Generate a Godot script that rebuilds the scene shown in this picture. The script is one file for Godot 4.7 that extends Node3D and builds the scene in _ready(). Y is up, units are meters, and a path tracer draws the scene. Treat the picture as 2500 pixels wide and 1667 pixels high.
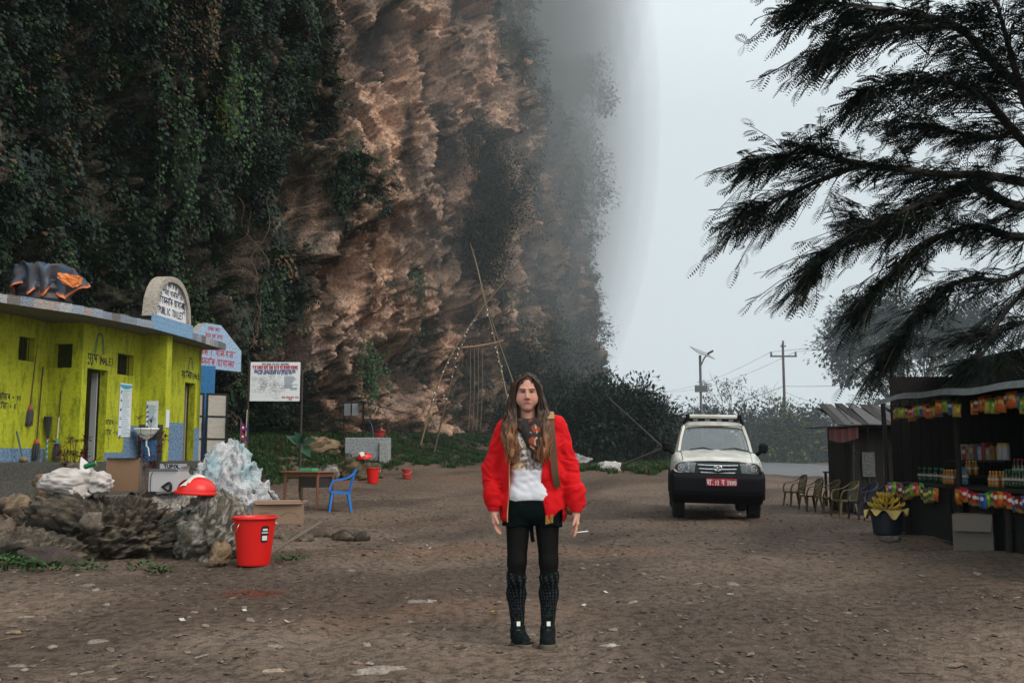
extends Node3D
# A dirt yard below a limestone cliff in low cloud: one standing person, a parked pickup, a public toilet, a snack stall.

var names := {}
var R := RandomNumberGenerator.new()
var nz := FastNoiseLite.new()
var mats := {}
var texs := {}

# ------------------------------------------------------------------ mesh builder
class MB:
	var v := PackedVector3Array()
	var c := PackedColorArray()
	var uv := PackedVector2Array()
	var ix := PackedInt32Array()
	var col := Color(1, 1, 1)
	var xf := Transform3D()
	func p(a: Vector3, t := Vector2.ZERO) -> int:
		v.append(xf * a); c.append(col); uv.append(t)
		return v.size() - 1
	func tri(a: int, b: int, d: int) -> void:   # given counter-clockwise seen from outside
		ix.append(a); ix.append(d); ix.append(b)
	func face(pts: Array) -> void:              # flat fan, counter-clockwise from outside
		var k := v.size()
		for a in pts: p(a)
		for i in range(1, pts.size() - 1): tri(k, k + i, k + i + 1)
	func quad_uv(a: Vector3, b: Vector3, d: Vector3, e: Vector3) -> void:
		var k := v.size()
		p(a, Vector2(0, 1)); p(b, Vector2(1, 1)); p(d, Vector2(1, 0)); p(e, Vector2(0, 0))
		tri(k, k + 1, k + 2); tri(k, k + 2, k + 3)
	func box(at: Vector3, s: Vector3, r := 0.0, b := Basis()) -> void:
		var h := s * 0.5
		r = minf(r, minf(h.x, minf(h.y, h.z)) * 0.9)
		var o := xf
		xf = o * Transform3D(b, at)
		if r <= 0.0:
			for ax in 3:
				for sg in [-1.0, 1.0]:
					var n := Vector3.ZERO; n[ax] = sg
					var u := Vector3.ZERO; u[(ax + 1) % 3] = 1.0
					var w := n.cross(u)
					face([(n - u - w) * h, (n + u - w) * h, (n + u + w) * h, (n - u + w) * h])
		else:
			var i := h - Vector3(r, r, r)
			for ax in 3:
				for sg in [-1.0, 1.0]:
					var n := Vector3.ZERO; n[ax] = sg
					var u := Vector3.ZERO; u[(ax + 1) % 3] = 1.0
					var w := n.cross(u)
					var nn := n * h
					face([nn + (-u - w) * i, nn + (u - w) * i, nn + (u + w) * i, nn + (-u + w) * i])
			for ax in 3:       # edges
				for s1 in [-1.0, 1.0]:
					for s2 in [-1.0, 1.0]:
						var e := Vector3.ZERO; e[ax] = 1.0
						var n1 := Vector3.ZERO; n1[(ax + 1) % 3] = s1
						var n2 := Vector3.ZERO; n2[(ax + 2) % 3] = s2
						var a1 := n1 * h + n2 * i
						var a2 := n1 * i + n2 * h
						if s1 * s2 > 0: face([a1 - e * i, a2 - e * i, a2 + e * i, a1 + e * i])
						else: face([a2 - e * i, a1 - e * i, a1 + e * i, a2 + e * i])
			for sx in [-1.0, 1.0]:
				for sy in [-1.0, 1.0]:
					for sz in [-1.0, 1.0]:
						var q1 := Vector3(sx * h.x, sy * i.y, sz * i.z)
						var q2 := Vector3(sx * i.x, sy * h.y, sz * i.z)
						var q3 := Vector3(sx * i.x, sy * i.y, sz * h.z)
						if sx * sy * sz > 0: face([q1, q2, q3])
						else: face([q1, q3, q2])
		xf = o
	func tube(pts: Array, rad: Array, n := 8, caps := true) -> void:
		var k0 := v.size()
		var m := pts.size()
		var side := Vector3.ZERO
		for i in m:
			var t: Vector3 = (pts[mini(i + 1, m - 1)] - pts[maxi(i - 1, 0)]).normalized()
			if side == Vector3.ZERO:
				side = t.cross(Vector3.UP if absf(t.y) < 0.9 else Vector3.RIGHT).normalized()
			else:
				side = (side - t * side.dot(t)).normalized()
			var up := t.cross(side)
			var r: float = rad[mini(i, rad.size() - 1)]
			for j in n:
				var a := TAU * j / n
				p(pts[i] + (side * cos(a) + up * sin(a)) * r, Vector2(float(j) / n, float(i) / m))
		for i in m - 1:
			for j in n:
				var a := k0 + i * n + j
				var b := k0 + i * n + (j + 1) % n
				tri(a, b, b + n); tri(a, b + n, a + n)
		if caps:
			var s := v.size()
			for j in n: p(xf.affine_inverse() * v[k0 + j])
			for j in range(1, n - 1): tri(s, s + j + 1, s + j)
			s = v.size()
			for j in n: p(xf.affine_inverse() * v[k0 + (m - 1) * n + j])
			for j in range(1, n - 1): tri(s, s + j, s + j + 1)
	func lathe(prof: Array, n := 20, at := Vector3.ZERO, b := Basis(), sharp := false) -> void:   # prof: Vector2(radius, y) from bottom outside to top
		var o := xf
		xf = o * Transform3D(b, at)
		var rows := []
		for i in prof.size():
			if sharp and i > 0 and i < prof.size() - 1: rows.append([prof[i], prof[i]])
			else: rows.append([prof[i]])
		var last := -1
		for row in rows:
			for q in row:
				var k := v.size()
				for j in n + 1:
					var a := TAU * j / n
					p(Vector3(cos(a) * q.x, q.y, -sin(a) * q.x), Vector2(float(j) / n, q.y))
				if last >= 0 and q == row[0]:
					for j in n: tri(last + j, last + j + 1, k + j + 1); tri(last + j, k + j + 1, k + j)
				last = k
				if row.size() == 2 and q != row[1]: break
			if row.size() == 2:
				last = v.size()
				for j in n + 1:
					var a := TAU * j / n
					p(Vector3(cos(a) * row[1].x, row[1].y, -sin(a) * row[1].x), Vector2(float(j) / n, row[1].y))
		xf = o
	func grid(nu: int, nv: int, fn: Callable, wrap := false) -> void:   # fn(u, v) -> Vector3, u and v 0..1
		var k := v.size()
		for i in nv + 1:
			for j in nu + 1:
				var u := float(j) / nu
				var w := float(i) / nv
				p(fn.call(u, w), Vector2(u, w))
		for i in nv:
			for j in nu:
				var a := k + i * (nu + 1) + j
				tri(a, a + 1, a + nu + 2); tri(a, a + nu + 2, a + nu + 1)
	func ball(at: Vector3, r: Vector3, n := 10, fn = null) -> void:
		var k := v.size()
		var m := maxi(4, n / 2)
		for i in m + 1:
			for j in n + 1:
				var th := PI * i / m
				var ph := TAU * (j % n) / n
				var q := Vector3(sin(th) * cos(ph), cos(th), sin(th) * sin(ph))
				var s := 1.0
				if fn != null: s = fn.call(q)
				p(at + q * r * s, Vector2(float(j) / n, float(i) / m))
		for i in m:
			for j in n:
				var a := k + i * (n + 1) + j
				tri(a, a + 1, a + n + 2); tri(a, a + n + 2, a + n + 1)
	func leaf(at: Vector3, d: Vector3, nrm: Vector3, l: float, w: float, fold := 0.25) -> void:
		var s := d.cross(nrm).normalized()
		var up := s.cross(d).normalized()
		var k := v.size()
		p(at); p(at + d * l * 0.45 + s * w * 0.5 + up * w * fold); p(at + d * l); p(at + d * l * 0.45 - s * w * 0.5 + up * w * fold)
		ix.append(k); ix.append(k + 1); ix.append(k + 2); ix.append(k); ix.append(k + 2); ix.append(k + 3)
	func mesh(welded := false) -> ArrayMesh:
		var n := PackedVector3Array(); n.resize(v.size())
		for i in range(0, ix.size(), 3):
			var a := ix[i]; var b := ix[i + 1]; var d := ix[i + 2]
			var q := (v[d] - v[a]).cross(v[b] - v[a])
			n[a] += q; n[b] += q; n[d] += q
		if welded:
			var at := {}
			for i in v.size():
				var key := Vector3i((v[i] * 20000.0).round())
				at[key] = at.get(key, Vector3.ZERO) + n[i]
			for i in v.size(): n[i] = at[Vector3i((v[i] * 20000.0).round())]
		for i in n.size(): n[i] = n[i].normalized() if n[i].length_squared() > 1e-20 else Vector3.UP
		var arr := []; arr.resize(Mesh.ARRAY_MAX)
		arr[Mesh.ARRAY_VERTEX] = v; arr[Mesh.ARRAY_NORMAL] = n; arr[Mesh.ARRAY_COLOR] = c; arr[Mesh.ARRAY_TEX_UV] = uv; arr[Mesh.ARRAY_INDEX] = ix
		var m := ArrayMesh.new()
		if ix.size(): m.add_surface_from_arrays(Mesh.PRIMITIVE_TRIANGLES, arr)
		return m

# ------------------------------------------------------------------ nodes
func numbered(n: String) -> String:
	if not names.has(n):
		names[n] = 0
		return n
	names[n] += 1
	return "%s_%03d" % [n, names[n]]

func tag(o: Node, label: String, category: String, group := "", kind := "") -> Node:
	if label: o.set_meta("label", label)
	if category: o.set_meta("category", category)
	if group: o.set_meta("group", group)
	if kind: o.set_meta("kind", kind)
	return o

func thing(called: String, label: String, category: String, at := Vector3.ZERO, turn := 0.0, group := "") -> Node3D:
	var o := Node3D.new()
	o.name = numbered(called)
	add_child(o)
	o.position = at
	o.rotation.y = turn
	return tag(o, label, category, group)

func part(parent: Node, called: String, m, material: Material, label := "", welded := false) -> MeshInstance3D:
	var o := MeshInstance3D.new()
	o.name = called
	o.mesh = m.mesh(welded) if m is MB else m
	o.material_override = material
	o.cast_shadow = GeometryInstance3D.SHADOW_CASTING_SETTING_ON
	parent.add_child(o, true)
	if label: o.set_meta("label", label)
	return o

func solo(called: String, m, material: Material, label: String, category: String, at := Vector3.ZERO, turn := 0.0, group := "", kind := "") -> MeshInstance3D:
	var o := part(self, numbered(called), m, material)
	o.position = at
	o.rotation.y = turn
	tag(o, label, category, group, kind)
	return o

func struct(called: String, m, material: Material) -> MeshInstance3D:
	var o := part(self, numbered(called), m, material)
	o.set_meta("kind", "structure")
	return o

func copy_of(o: Node3D, at: Vector3, turn: float, label := "") -> Node3D:
	var n: Node3D = o.duplicate()
	n.name = numbered(String(o.name).trim_suffix("_000"))
	add_child(n)
	n.position = at
	n.rotation.y = turn
	if label: n.set_meta("label", label)
	return n

func scatter(parent: Node, called: String, m: Mesh, material: Material, xs: Array, cols: Array) -> MultiMeshInstance3D:
	var mm := MultiMesh.new()
	mm.transform_format = MultiMesh.TRANSFORM_3D
	mm.use_colors = true
	mm.mesh = m
	mm.instance_count = xs.size()
	for i in xs.size():
		mm.set_instance_transform(i, xs[i])
		mm.set_instance_color(i, cols[i % cols.size()])
	var o := MultiMeshInstance3D.new()
	o.name = called
	o.multimesh = mm
	o.material_override = material
	parent.add_child(o, true)
	return o

# ------------------------------------------------------------------ materials (colours given as linear base colours)
func lin(r: float, g: float, b: float) -> Color:
	return Color(r, g, b).linear_to_srgb()

func mat(key: String, col: Color, rough := 0.8, metal := 0.0, o := {}) -> StandardMaterial3D:
	if mats.has(key): return mats[key]
	var m := StandardMaterial3D.new()
	m.resource_name = key
	m.albedo_color = col
	m.roughness = rough
	m.metallic = metal
	for k in o: m.set(k, o[k])
	mats[key] = m
	return m

func noise_tex(key: String, freq: float, stops: Array, cols: Array, o := {}) -> NoiseTexture2D:
	if texs.has(key): return texs[key]
	var f := FastNoiseLite.new()
	f.seed = hash(key) % 1000
	f.frequency = freq
	f.noise_type = o.get("type", FastNoiseLite.TYPE_SIMPLEX_SMOOTH)
	f.fractal_type = o.get("fractal", FastNoiseLite.FRACTAL_FBM)
	f.fractal_octaves = o.get("oct", 5)
	f.fractal_gain = o.get("gain", 0.5)
	if o.has("jitter"): f.cellular_jitter = o.jitter
	var t := NoiseTexture2D.new()
	t.width = o.get("size", 512); t.height = t.width
	t.seamless = true
	t.noise = f
	t.normalize = true
	if o.get("normal", 0.0) > 0.0:
		t.as_normal_map = true
		t.bump_strength = o.normal
	elif stops.size():
		var g := Gradient.new()
		g.offsets = PackedFloat32Array(stops)
		g.colors = PackedColorArray(cols)
		t.color_ramp = g
	texs[key] = t
	return t

# a matter with grain: vertex colours times a grey grain texture, and fine relief
func rough_mat(key: String, scale: float, relief: float, rough := 0.9, lo := 0.6, hi := 1.25, tri := true) -> StandardMaterial3D:
	if mats.has(key): return mats[key]
	var m := mat(key, Color(1, 1, 1), rough)
	m.vertex_color_use_as_albedo = true
	m.albedo_texture = noise_tex(key + "_c", 0.02, [0.0, 0.35, 0.55, 1.0], [lin(lo, lo, lo), lin(lo * 1.15, lo * 1.13, lo * 1.1), lin(0.95, 0.95, 0.95), lin(minf(hi, 1.0), minf(hi, 1.0), minf(hi, 1.0))], {"oct": 6, "gain": 0.62})
	m.normal_enabled = true
	m.normal_texture = noise_tex(key + "_n", 0.025, [], [], {"oct": 6, "gain": 0.6, "normal": 12.0})
	m.normal_scale = relief
	if tri:
		m.uv1_triplanar = true
		m.uv1_world_triplanar = true
		m.uv1_scale = Vector3(scale, scale, scale)
	return m

func leaf_mat(key := "leaf") -> StandardMaterial3D:
	if mats.has(key): return mats[key]
	var m := mat(key, Color(1, 1, 1), 0.62)
	m.vertex_color_use_as_albedo = true
	m.cull_mode = BaseMaterial3D.CULL_DISABLED
	m.metallic_specular = 0.35
	m.backlight_enabled = true
	m.backlight = Color(0.25, 0.3, 0.15)
	return m

func tint_mat(key: String, rough := 0.7, metal := 0.0) -> StandardMaterial3D:
	return mat(key, Color(1, 1, 1), rough, metal, {"vertex_color_use_as_albedo": true})

func rv(a: float) -> Vector3:
	return Vector3(R.randf_range(-a, a), R.randf_range(-a, a), R.randf_range(-a, a))

# ------------------------------------------------------------------ start
func _ready() -> void:
	nz.frequency = 1.0
	nz.noise_type = FastNoiseLite.TYPE_SIMPLEX_SMOOTH
	nz.fractal_type = FastNoiseLite.FRACTAL_NONE
	camera_and_light()
	cliff_path()
	build_ground()
	build_cliff()
	build_vegetation()
	build_far()
	build_toilet()
	build_yard_left()
	build_car()
	build_stall()
	build_person()
	build_big_tree()
	build_litter()

func camera_and_light() -> void:
	var cam := Camera3D.new()
	cam.name = "camera"
	add_child(cam)
	cam.position = Vector3(0, 1.2, 0)
	cam.rotation_degrees.x = 6.5
	cam.fov = 37.78
	cam.near = 0.1
	cam.far = 900.0
	var e := Environment.new()
	var sm := ProceduralSkyMaterial.new()
	sm.sky_top_color = Color(0.835, 0.865, 0.875)
	sm.sky_horizon_color = Color(0.835, 0.868, 0.882)
	sm.ground_bottom_color = Color(0.3, 0.28, 0.26)
	sm.ground_horizon_color = Color(0.6, 0.65, 0.67)
	sm.sky_curve = 0.2
	var sky := Sky.new()
	sky.sky_material = sm
	e.background_mode = Environment.BG_SKY
	e.sky = sky
	e.background_energy_multiplier = 1.02
	e.tonemap_mode = Environment.TONE_MAPPER_LINEAR
	e.tonemap_exposure = 1.75
	e.fog_enabled = true
	e.fog_density = 0.0003
	e.fog_light_color = Color(0.90, 0.97, 1.0)
	e.volumetric_fog_enabled = true
	e.volumetric_fog_density = 0.0
	e.sdfgi_enabled = true
	e.ssao_enabled = true
	e.ssil_enabled = true
	var we := WorldEnvironment.new()
	we.name = "environment"
	we.environment = e
	add_child(we)
	var sun := DirectionalLight3D.new()
	sun.name = "overcast_sun"
	sun.light_color = Color(1.0, 0.97, 0.93)
	sun.light_energy = 0.45
	sun.light_angular_distance = 40.0
	sun.shadow_enabled = true
	add_child(sun)
	sun.look_at_from_position(Vector3(17, 22, 14), Vector3.ZERO)

# ------------------------------------------------------------------ cliff line and terrain
var cp := PackedVector2Array()   # points of the cliff's foot (x, z), 0.1 m apart
var cn := PackedVector2Array()   # outward normals
const FOOT := [Vector2(-30, -2), Vector2(-20, -11), Vector2(-16, -19), Vector2(-13.9, -27), Vector2(-11.2, -33.5), Vector2(-7.6, -38.5), Vector2(-3.4, -42.5), Vector2(0.0, -47.5), Vector2(2.2, -55), Vector2(2.6, -66), Vector2(-2, -80), Vector2(-14, -95)]
var cx := PackedFloat32Array()   # x of the foot for -z = 0, 0.5, 1 ...

func cliff_path() -> void:
	var c := Curve2D.new()
	for i in FOOT.size():
		var t: Vector2 = (FOOT[mini(i + 1, FOOT.size() - 1)] - FOOT[maxi(i - 1, 0)]) / 6.0
		c.add_point(FOOT[i], -t, t)
	c.bake_interval = 0.1
	var l := c.get_baked_length()
	for k in int(l / 0.1):
		cp.append(c.sample_baked(k * 0.1, true))
	for k in cp.size():
		var t := (cp[mini(k + 2, cp.size() - 1)] - cp[maxi(k - 2, 0)]).normalized()
		cn.append(Vector2(-t.y, t.x))
	for k in 140:
		var z := -0.5 * k
		var x := -30.0
		for q in range(0, cp.size(), 3):
			if cp[q].y < z:
				x = cp[q].x
				break
		cx.append(x)

func terrain(x: float, z: float) -> float:
	var d := -z
	var h := 0.018 * clampf(d - 22.0, 0.0, 130.0)
	h += 0.42 * smoothstep(27.0, 37.0, d) * smoothstep(10.0, 7.0, x) * smoothstep(85.0, 60.0, d)
	var ux := cx[clampi(int(d * 2.0), 0, 139)] if d < 68.0 else -999.0
	if d > 0.0 and d < 68.0:
		var dist := x - ux
		var far := smoothstep(26.0, 36.0, d)
		h += far * (0.85 * smoothstep(7.0, 0.5, dist) + 0.35 * smoothstep(5.0, 0.0, dist))
		h += (1.0 - far) * 0.85 * smoothstep(7.0, 3.6, dist)
		# the raised yard of table and chair
		h += 0.12 * smoothstep(-2.0, -5.0, x) * smoothstep(13.0, 17.0, d) * (1.0 - far)
	# ruts and bumps
	h += 0.05 * nz.get_noise_2d(x * 0.35, z * 0.35) + 0.018 * nz.get_noise_2d(x * 1.3 + 9.0, z * 1.3)
	h -= 0.05 * smoothstep(0.35, 0.0, absf(x + 1.5 + 0.04 * z)) * smoothstep(4.0, 8.0, d) * smoothstep(26.0, 16.0, d)
	h -= 0.04 * smoothstep(0.35, 0.0, absf(x - 0.75 + 0.02 * z)) * smoothstep(8.0, 12.0, d) * smoothstep(26.0, 18.0, d)
	return h

func build_ground() -> void:
	var m := MB.new()
	var xs := PackedFloat32Array()
	var zs := PackedFloat32Array()
	var z := 12.0
	while z > -170.0:
		zs.append(z)
		var d := absf(z + 4.0)
		z -= clampf(0.035 + maxf(0.0, d - 6.0) * 0.012, 0.035, 4.0) if z < -3.0 else 0.5
	var nx := 230
	for j in nx + 1:
		var t := 2.0 * j / nx - 1.0
		xs.append(signf(t) * (9.0 * absf(t) + 110.0 * pow(absf(t), 4.0)))
	var k0 := 0
	for zz in zs:
		for xx in xs:
			var f := nz.get_noise_2d(xx * 0.22 + 30.0, zz * 0.22)
			var g := nz.get_noise_2d(xx * 0.9 - 11.0, zz * 0.9 + 7.0)
			var mix := 0.5 + 0.5 * f
			# damp grey-brown mud, redder dry earth, pale trodden stone dust
			var cc := Color(0.23, 0.182, 0.15).lerp(Color(0.37, 0.285, 0.23), clampf(mix + 0.35 * g, 0, 1))
			cc = cc.lerp(Color(0.36, 0.31, 0.27), clampf(0.5 * nz.get_noise_2d(xx * 0.5, zz * 1.1 + 40.0) - 0.1, 0, 1))
			cc = cc.lerp(Color(0.36, 0.215, 0.15), clampf(0.9 * nz.get_noise_2d(xx * 0.16 + 3.0, zz * 0.3 - 80.0) - 0.2, 0, 0.6))
			cc = cc.lerp(Color(0.15, 0.117, 0.096), clampf(1.5 * nz.get_noise_2d(xx * 0.33 + 0.12 * zz, zz * 0.16 + 55.0) - 0.05, 0, 0.8))
			var st := Vector2((xx + 2.3) / 0.26, (zz + 8.93) / 0.22).length() + 0.5 * g
			cc = cc.lerp(Color(0.26, 0.055, 0.03), 0.75 * smoothstep(1.0, 0.5, st))
			m.col = cc
			var micro := 0.012 * nz.get_noise_2d(xx * 4.0, zz * 4.0) + 0.006 * nz.get_noise_2d(xx * 11.0, zz * 11.0) if zz < -3.0 and zz > -32.0 and absf(xx) < 14.0 else 0.0
			m.p(Vector3(xx, terrain(xx, zz) + micro, zz))
	var w := xs.size()
	for i in zs.size() - 1:
		for j in w - 1:
			var a := i * w + j
			m.tri(a, a + 1, a + w + 1); m.tri(a, a + w + 1, a + w)
	var g := rough_mat("ground", 0.7, 1.1, 0.82, 0.5, 1.0)
	g.metallic_specular = 0.3
	g.detail_enabled = true
	g.detail_albedo = noise_tex("ground_detail", 0.05, [0.0, 0.4, 0.6, 1.0], [lin(0.28, 0.25, 0.23), lin(0.5, 0.48, 0.46), lin(0.56, 0.54, 0.52), lin(0.95, 0.9, 0.85)], {"oct": 6, "gain": 0.7})
	g.detail_blend_mode = BaseMaterial3D.BLEND_MODE_MUL
	g.detail_uv_layer = BaseMaterial3D.DETAIL_UV_2
	g.uv2_triplanar = true
	g.uv2_world_triplanar = true
	g.uv2_scale = Vector3(2.3, 2.3, 2.3)
	struct("ground", m, g)

# ------------------------------------------------------------------ cliff surface
var CAVES := [   # along, height, half length, half height, depth
	[42.3, 11.0, 1.3, 2.6, 2.6], [44.7, 8.6, 1.0, 1.4, 1.7], [48.3, 4.6, 1.5, 1.3, 2.2], [44.9, 3.1, 1.6, 1.1, 1.3], [38.0, 10.5, 1.6, 4.0, 1.6],
	[53.9, 10.0, 0.5, 2.5, 0.8], [46.4, 9.0, 0.7, 1.0, 0.7], [50.3, 7.0, 0.9, 0.7, 0.7], [47.0, 2.0, 1.8, 0.6, 0.8], [51.6, 2.3, 1.4, 0.9, 0.8], [36.0, 5.0, 1.2, 1.2, 0.9], [40.2, 6.0, 0.8, 1.5, 0.9]]
var cw := FastNoiseLite.new()
var cr := FastNoiseLite.new()

func cliff_out(s: float, y: float, x: float, z: float) -> float:
	var wx := x + 0.9 * nz.get_noise_3d(x * 0.3, y * 0.3, z * 0.3)
	var wy := y + 0.9 * nz.get_noise_3d(x * 0.3 + 50.0, y * 0.3, z * 0.3)
	var d := 1.5 * nz.get_noise_3d(x * 0.11, y * 0.075, z * 0.11)
	d += 0.85 * cw.get_noise_3d(wx * 0.55, wy * 0.36 + s * 0.12, z * 0.55)               # blocks
	d += 0.9 * (0.45 - absf(nz.get_noise_3d(wx * 0.42 + 7.0, wy * 0.2, z * 0.42)))     # buttresses
	var low := smoothstep(10.0, 2.0, y)
	d += (0.25 + 0.45 * low) * (0.4 - absf(nz.get_noise_3d(wx * 1.1, wy * 0.22, z * 1.1 + 5.0)))   # flowstone ribs
	d += 0.30 * cw.get_noise_3d(x * 1.9, y * 1.5 + 0.5 * x, z * 1.9 + 20.0) + 0.12 * cw.get_noise_3d(x * 4.5, y * 3.4, z * 4.5)
	d += 0.30 * cr.get_noise_3d(wx * 1.3, wy * 1.1, z * 1.3)
	for c in CAVES:
		var a: float = (s - c[0]) / c[2]
		var b: float = (y - c[1]) / c[3]
		var q := a * a + b * b
		if q < 4.0: d -= c[4] * exp(-1.3 * q * q) 
	# undercut foot, bulge above, lean back near the top
	d += -0.7 * smoothstep(3.0, 0.5, y) + 0.9 * smoothstep(3.0, 9.0, y) - 0.19 * maxf(0.0, y - 11.0) * smoothstep(51.0, 58.0, s)
	d += 0.08 * maxf(0.0, y - 10.0) * smoothstep(44.0, 36.0, s)
	return d

func cliff_at(s: float, y: float) -> Vector3:
	var k := clampi(int(s * 10.0), 0, cp.size() - 1)
	var d := cliff_out(s, y, cp[k].x, cp[k].y)
	return Vector3(cp[k].x + cn[k].x * d, y, cp[k].y + cn[k].y * d)

func cliff_normal(s: float) -> Vector3:
	var k := clampi(int(s * 10.0), 0, cp.size() - 1)
	return Vector3(cn[k].x, 0, cn[k].y)

func green(s: float, y: float) -> float:    # how overgrown the cliff is, as the photograph shows it
	var n := nz.get_noise_2d(s * 0.5, y * 0.35 + 90.0)
	var g := 0.0
	g += smoothstep(41.5, 38.5, s + 1.2 * n) * (1.0 - 0.75 * smoothstep(2.2, 1.0, Vector2((s - 37.6) / 1.3, (y - 6.3) / 1.6).length()))
	g += smoothstep(10.5, 13.0, y + n) * smoothstep(45.3, 43.8, s + 0.25 * (y - 14.0) + 0.8 * n)
	g += 0.9 * smoothstep(1.5, 0.6, Vector2((s - 41.4) / 1.5, (y - 7.4) / 2.2).length())
	g += 0.95 * smoothstep(4.6, 3.2, y + n) * smoothstep(45.0, 43.5, s)
	g += 0.5 * smoothstep(1.3, 0.5, Vector2((s - 45.2) / 1.0, (y - 11.6) / 1.8).length())
	g += 0.6 * smoothstep(17.0, 19.0, y + 1.5 * n) * smoothstep(49.5, 51.5, s)
	g += 0.55 * smoothstep(0.05, 0.3, n) * smoothstep(44.0, 52.0, s) * smoothstep(12.0, 6.0, y) * smoothstep(1.5, 3.0, y)
	g += 0.6 * smoothstep(53.5, 56.0, s + n) * smoothstep(8.0, 5.0, y + 3.0 * n)
	g += 0.45 * smoothstep(55.0, 58.0, s + 2.0 * n)
	return clampf(g, 0.0, 1.0)

func build_cliff() -> void:
	cw.noise_type = FastNoiseLite.TYPE_CELLULAR
	cw.frequency = 1.0
	cw.cellular_return_type = FastNoiseLite.RETURN_CELL_VALUE
	cw.cellular_jitter = 1.0
	cw.fractal_type = FastNoiseLite.FRACTAL_NONE
	cr.noise_type = FastNoiseLite.TYPE_SIMPLEX
	cr.frequency = 0.9
	cr.fractal_type = FastNoiseLite.FRACTAL_RIDGED
	cr.fractal_octaves = 4
	cr.fractal_gain = 0.72
	var ss := PackedFloat32Array()
	var ys := PackedFloat32Array()
	var s := 2.0
	while s < 106.0:
		ss.append(s)
		s += 0.09 if s > 28.0 and s < 70.0 else 0.6
	var y := -0.5
	while y < 40.0:
		ys.append(y)
		y += 0.09 if y < 24.5 else 0.8
	var m := MB.new()
	var orange := Color(0.74, 0.45, 0.31)
	var tan_ := Color(0.86, 0.66, 0.50)
	var grey := Color(0.30, 0.25, 0.22)
	var dark := Color(0.035, 0.03, 0.027)
	var moss := Color(0.03, 0.04, 0.022)
	for yy in ys:
		for s_ in ss:
			var k := clampi(int(s_ * 10.0), 0, cp.size() - 1)
			var fr := s_ * 10.0 - int(s_ * 10.0)
			var b := cp[k].lerp(cp[mini(k + 1, cp.size() - 1)], fr)
			var d := cliff_out(s_, yy, b.x, b.y) if s_ > 27.0 and s_ < 72.0 and yy < 25.0 else 1.5 * nz.get_noise_3d(b.x * 0.11, yy * 0.075, b.y * 0.11) + 0.045 * yy * smoothstep(44.0, 36.0, s_) - 0.19 * maxf(0.0, yy - 11.0) * smoothstep(51.0, 58.0, s_)
			var q := Vector3(b.x + cn[k].x * d, yy, b.y + cn[k].y * d)
			# mineral stains: iron orange, tan flowstone, grey weathered crust, black streaks
			var n1 := nz.get_noise_3d(q.x * 0.28, q.y * 0.2, q.z * 0.28 + 60.0)
			var n2 := nz.get_noise_3d(q.x * 1.2, q.y * 0.25, q.z * 1.2 - 20.0)
			var n3 := nz.get_noise_3d(q.x * 3.0, q.y * 1.6, q.z * 3.0)
			var o := smoothstep(43.2, 46.0, s_ - 0.12 * (yy - 8.0)) * smoothstep(62.0, 50.0, s_)
			var cc := Color(0.10, 0.082, 0.07).lerp(grey, smoothstep(39.5, 43.5, s_ + n1)).lerp(orange, smoothstep(39.0, 43.0, s_ + 2.0 * n1) * clampf(0.28 + 0.75 * o * (0.55 + 0.8 * n1) + 0.35 * n2, 0, 1))
			cc = cc.lerp(tan_, clampf(0.9 * n2 - 0.12 + 0.35 * n3, 0, 0.75) * (0.35 + 0.65 * o))
			cc = cc.lerp(dark, clampf(1.7 * nz.get_noise_3d(q.x * 0.8 + 40.0, q.y * 0.16, q.z * 0.8) - 0.1 + 0.5 * n3, 0, 0.85))
			cc = cc.lerp(moss, 0.8 * green(s_, yy) * clampf(0.75 + n3, 0, 1))
			m.col = cc
			m.p(q)
	var w := ss.size()
	for i in ys.size() - 1:
		for j in w - 1:
			var a := i * w + j
			m.tri(a, a + 1, a + w + 1); m.tri(a, a + w + 1, a + w)
	var rm := rough_mat("cliff_rock", 0.55, 2.2, 0.95, 0.45, 1.0)
	rm.metallic_specular = 0.2
	struct("cliff", m, rm)

# ------------------------------------------------------------------ plants
var clumps := {}

func ivy_clump() -> Mesh:
	if clumps.has("ivy"): return clumps.ivy
	var m := MB.new()
	R.seed = 11
	for i in 44:
		var a := R.randf() * TAU
		var r := 0.34 * sqrt(R.randf())
		var q := Vector3(cos(a) * r, sin(a) * r * 1.25, R.randf_range(0.0, 0.16))
		var d := Vector3(R.randf_range(-0.6, 0.6), -1.0, R.randf_range(0.1, 0.7)).normalized()
		var g := R.randf_range(0.7, 1.3)
		m.col = Color(g, g, g)
		var l := R.randf_range(0.04, 0.10) * (1.0 if R.randf() < 0.75 else 1.9)
		m.leaf(q, d, Vector3(R.randf_range(-0.8, 0.8), R.randf_range(-0.2, 0.9), 1), l, l * R.randf_range(0.45, 0.95), R.randf_range(0.05, 0.3))
	clumps.ivy = m.mesh()
	return clumps.ivy

func shrub_clump(key := "shrub", n := 60, rad := 0.36, l0 := 0.07, l1 := 0.13, ar := 0.5, sd := 12) -> Mesh:
	if clumps.has(key): return clumps[key]
	var m := MB.new()
	R.seed = sd
	for i in n:
		var q := Vector3(R.randfn(), R.randfn(), R.randfn()).normalized() * rad * pow(R.randf(), 0.4)
		var d := (q.normalized() + rv(0.7) + Vector3(0, -0.15, 0)).normalized()
		var g := R.randf_range(0.65, 1.35)
		m.col = Color(g, g, g * R.randf_range(0.8, 1.1))
		var l := R.randf_range(l0, l1)
		m.leaf(q, d, rv(0.6) + Vector3.UP, l, l * ar, 0.2)
	clumps[key] = m.mesh()
	return clumps[key]

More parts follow.
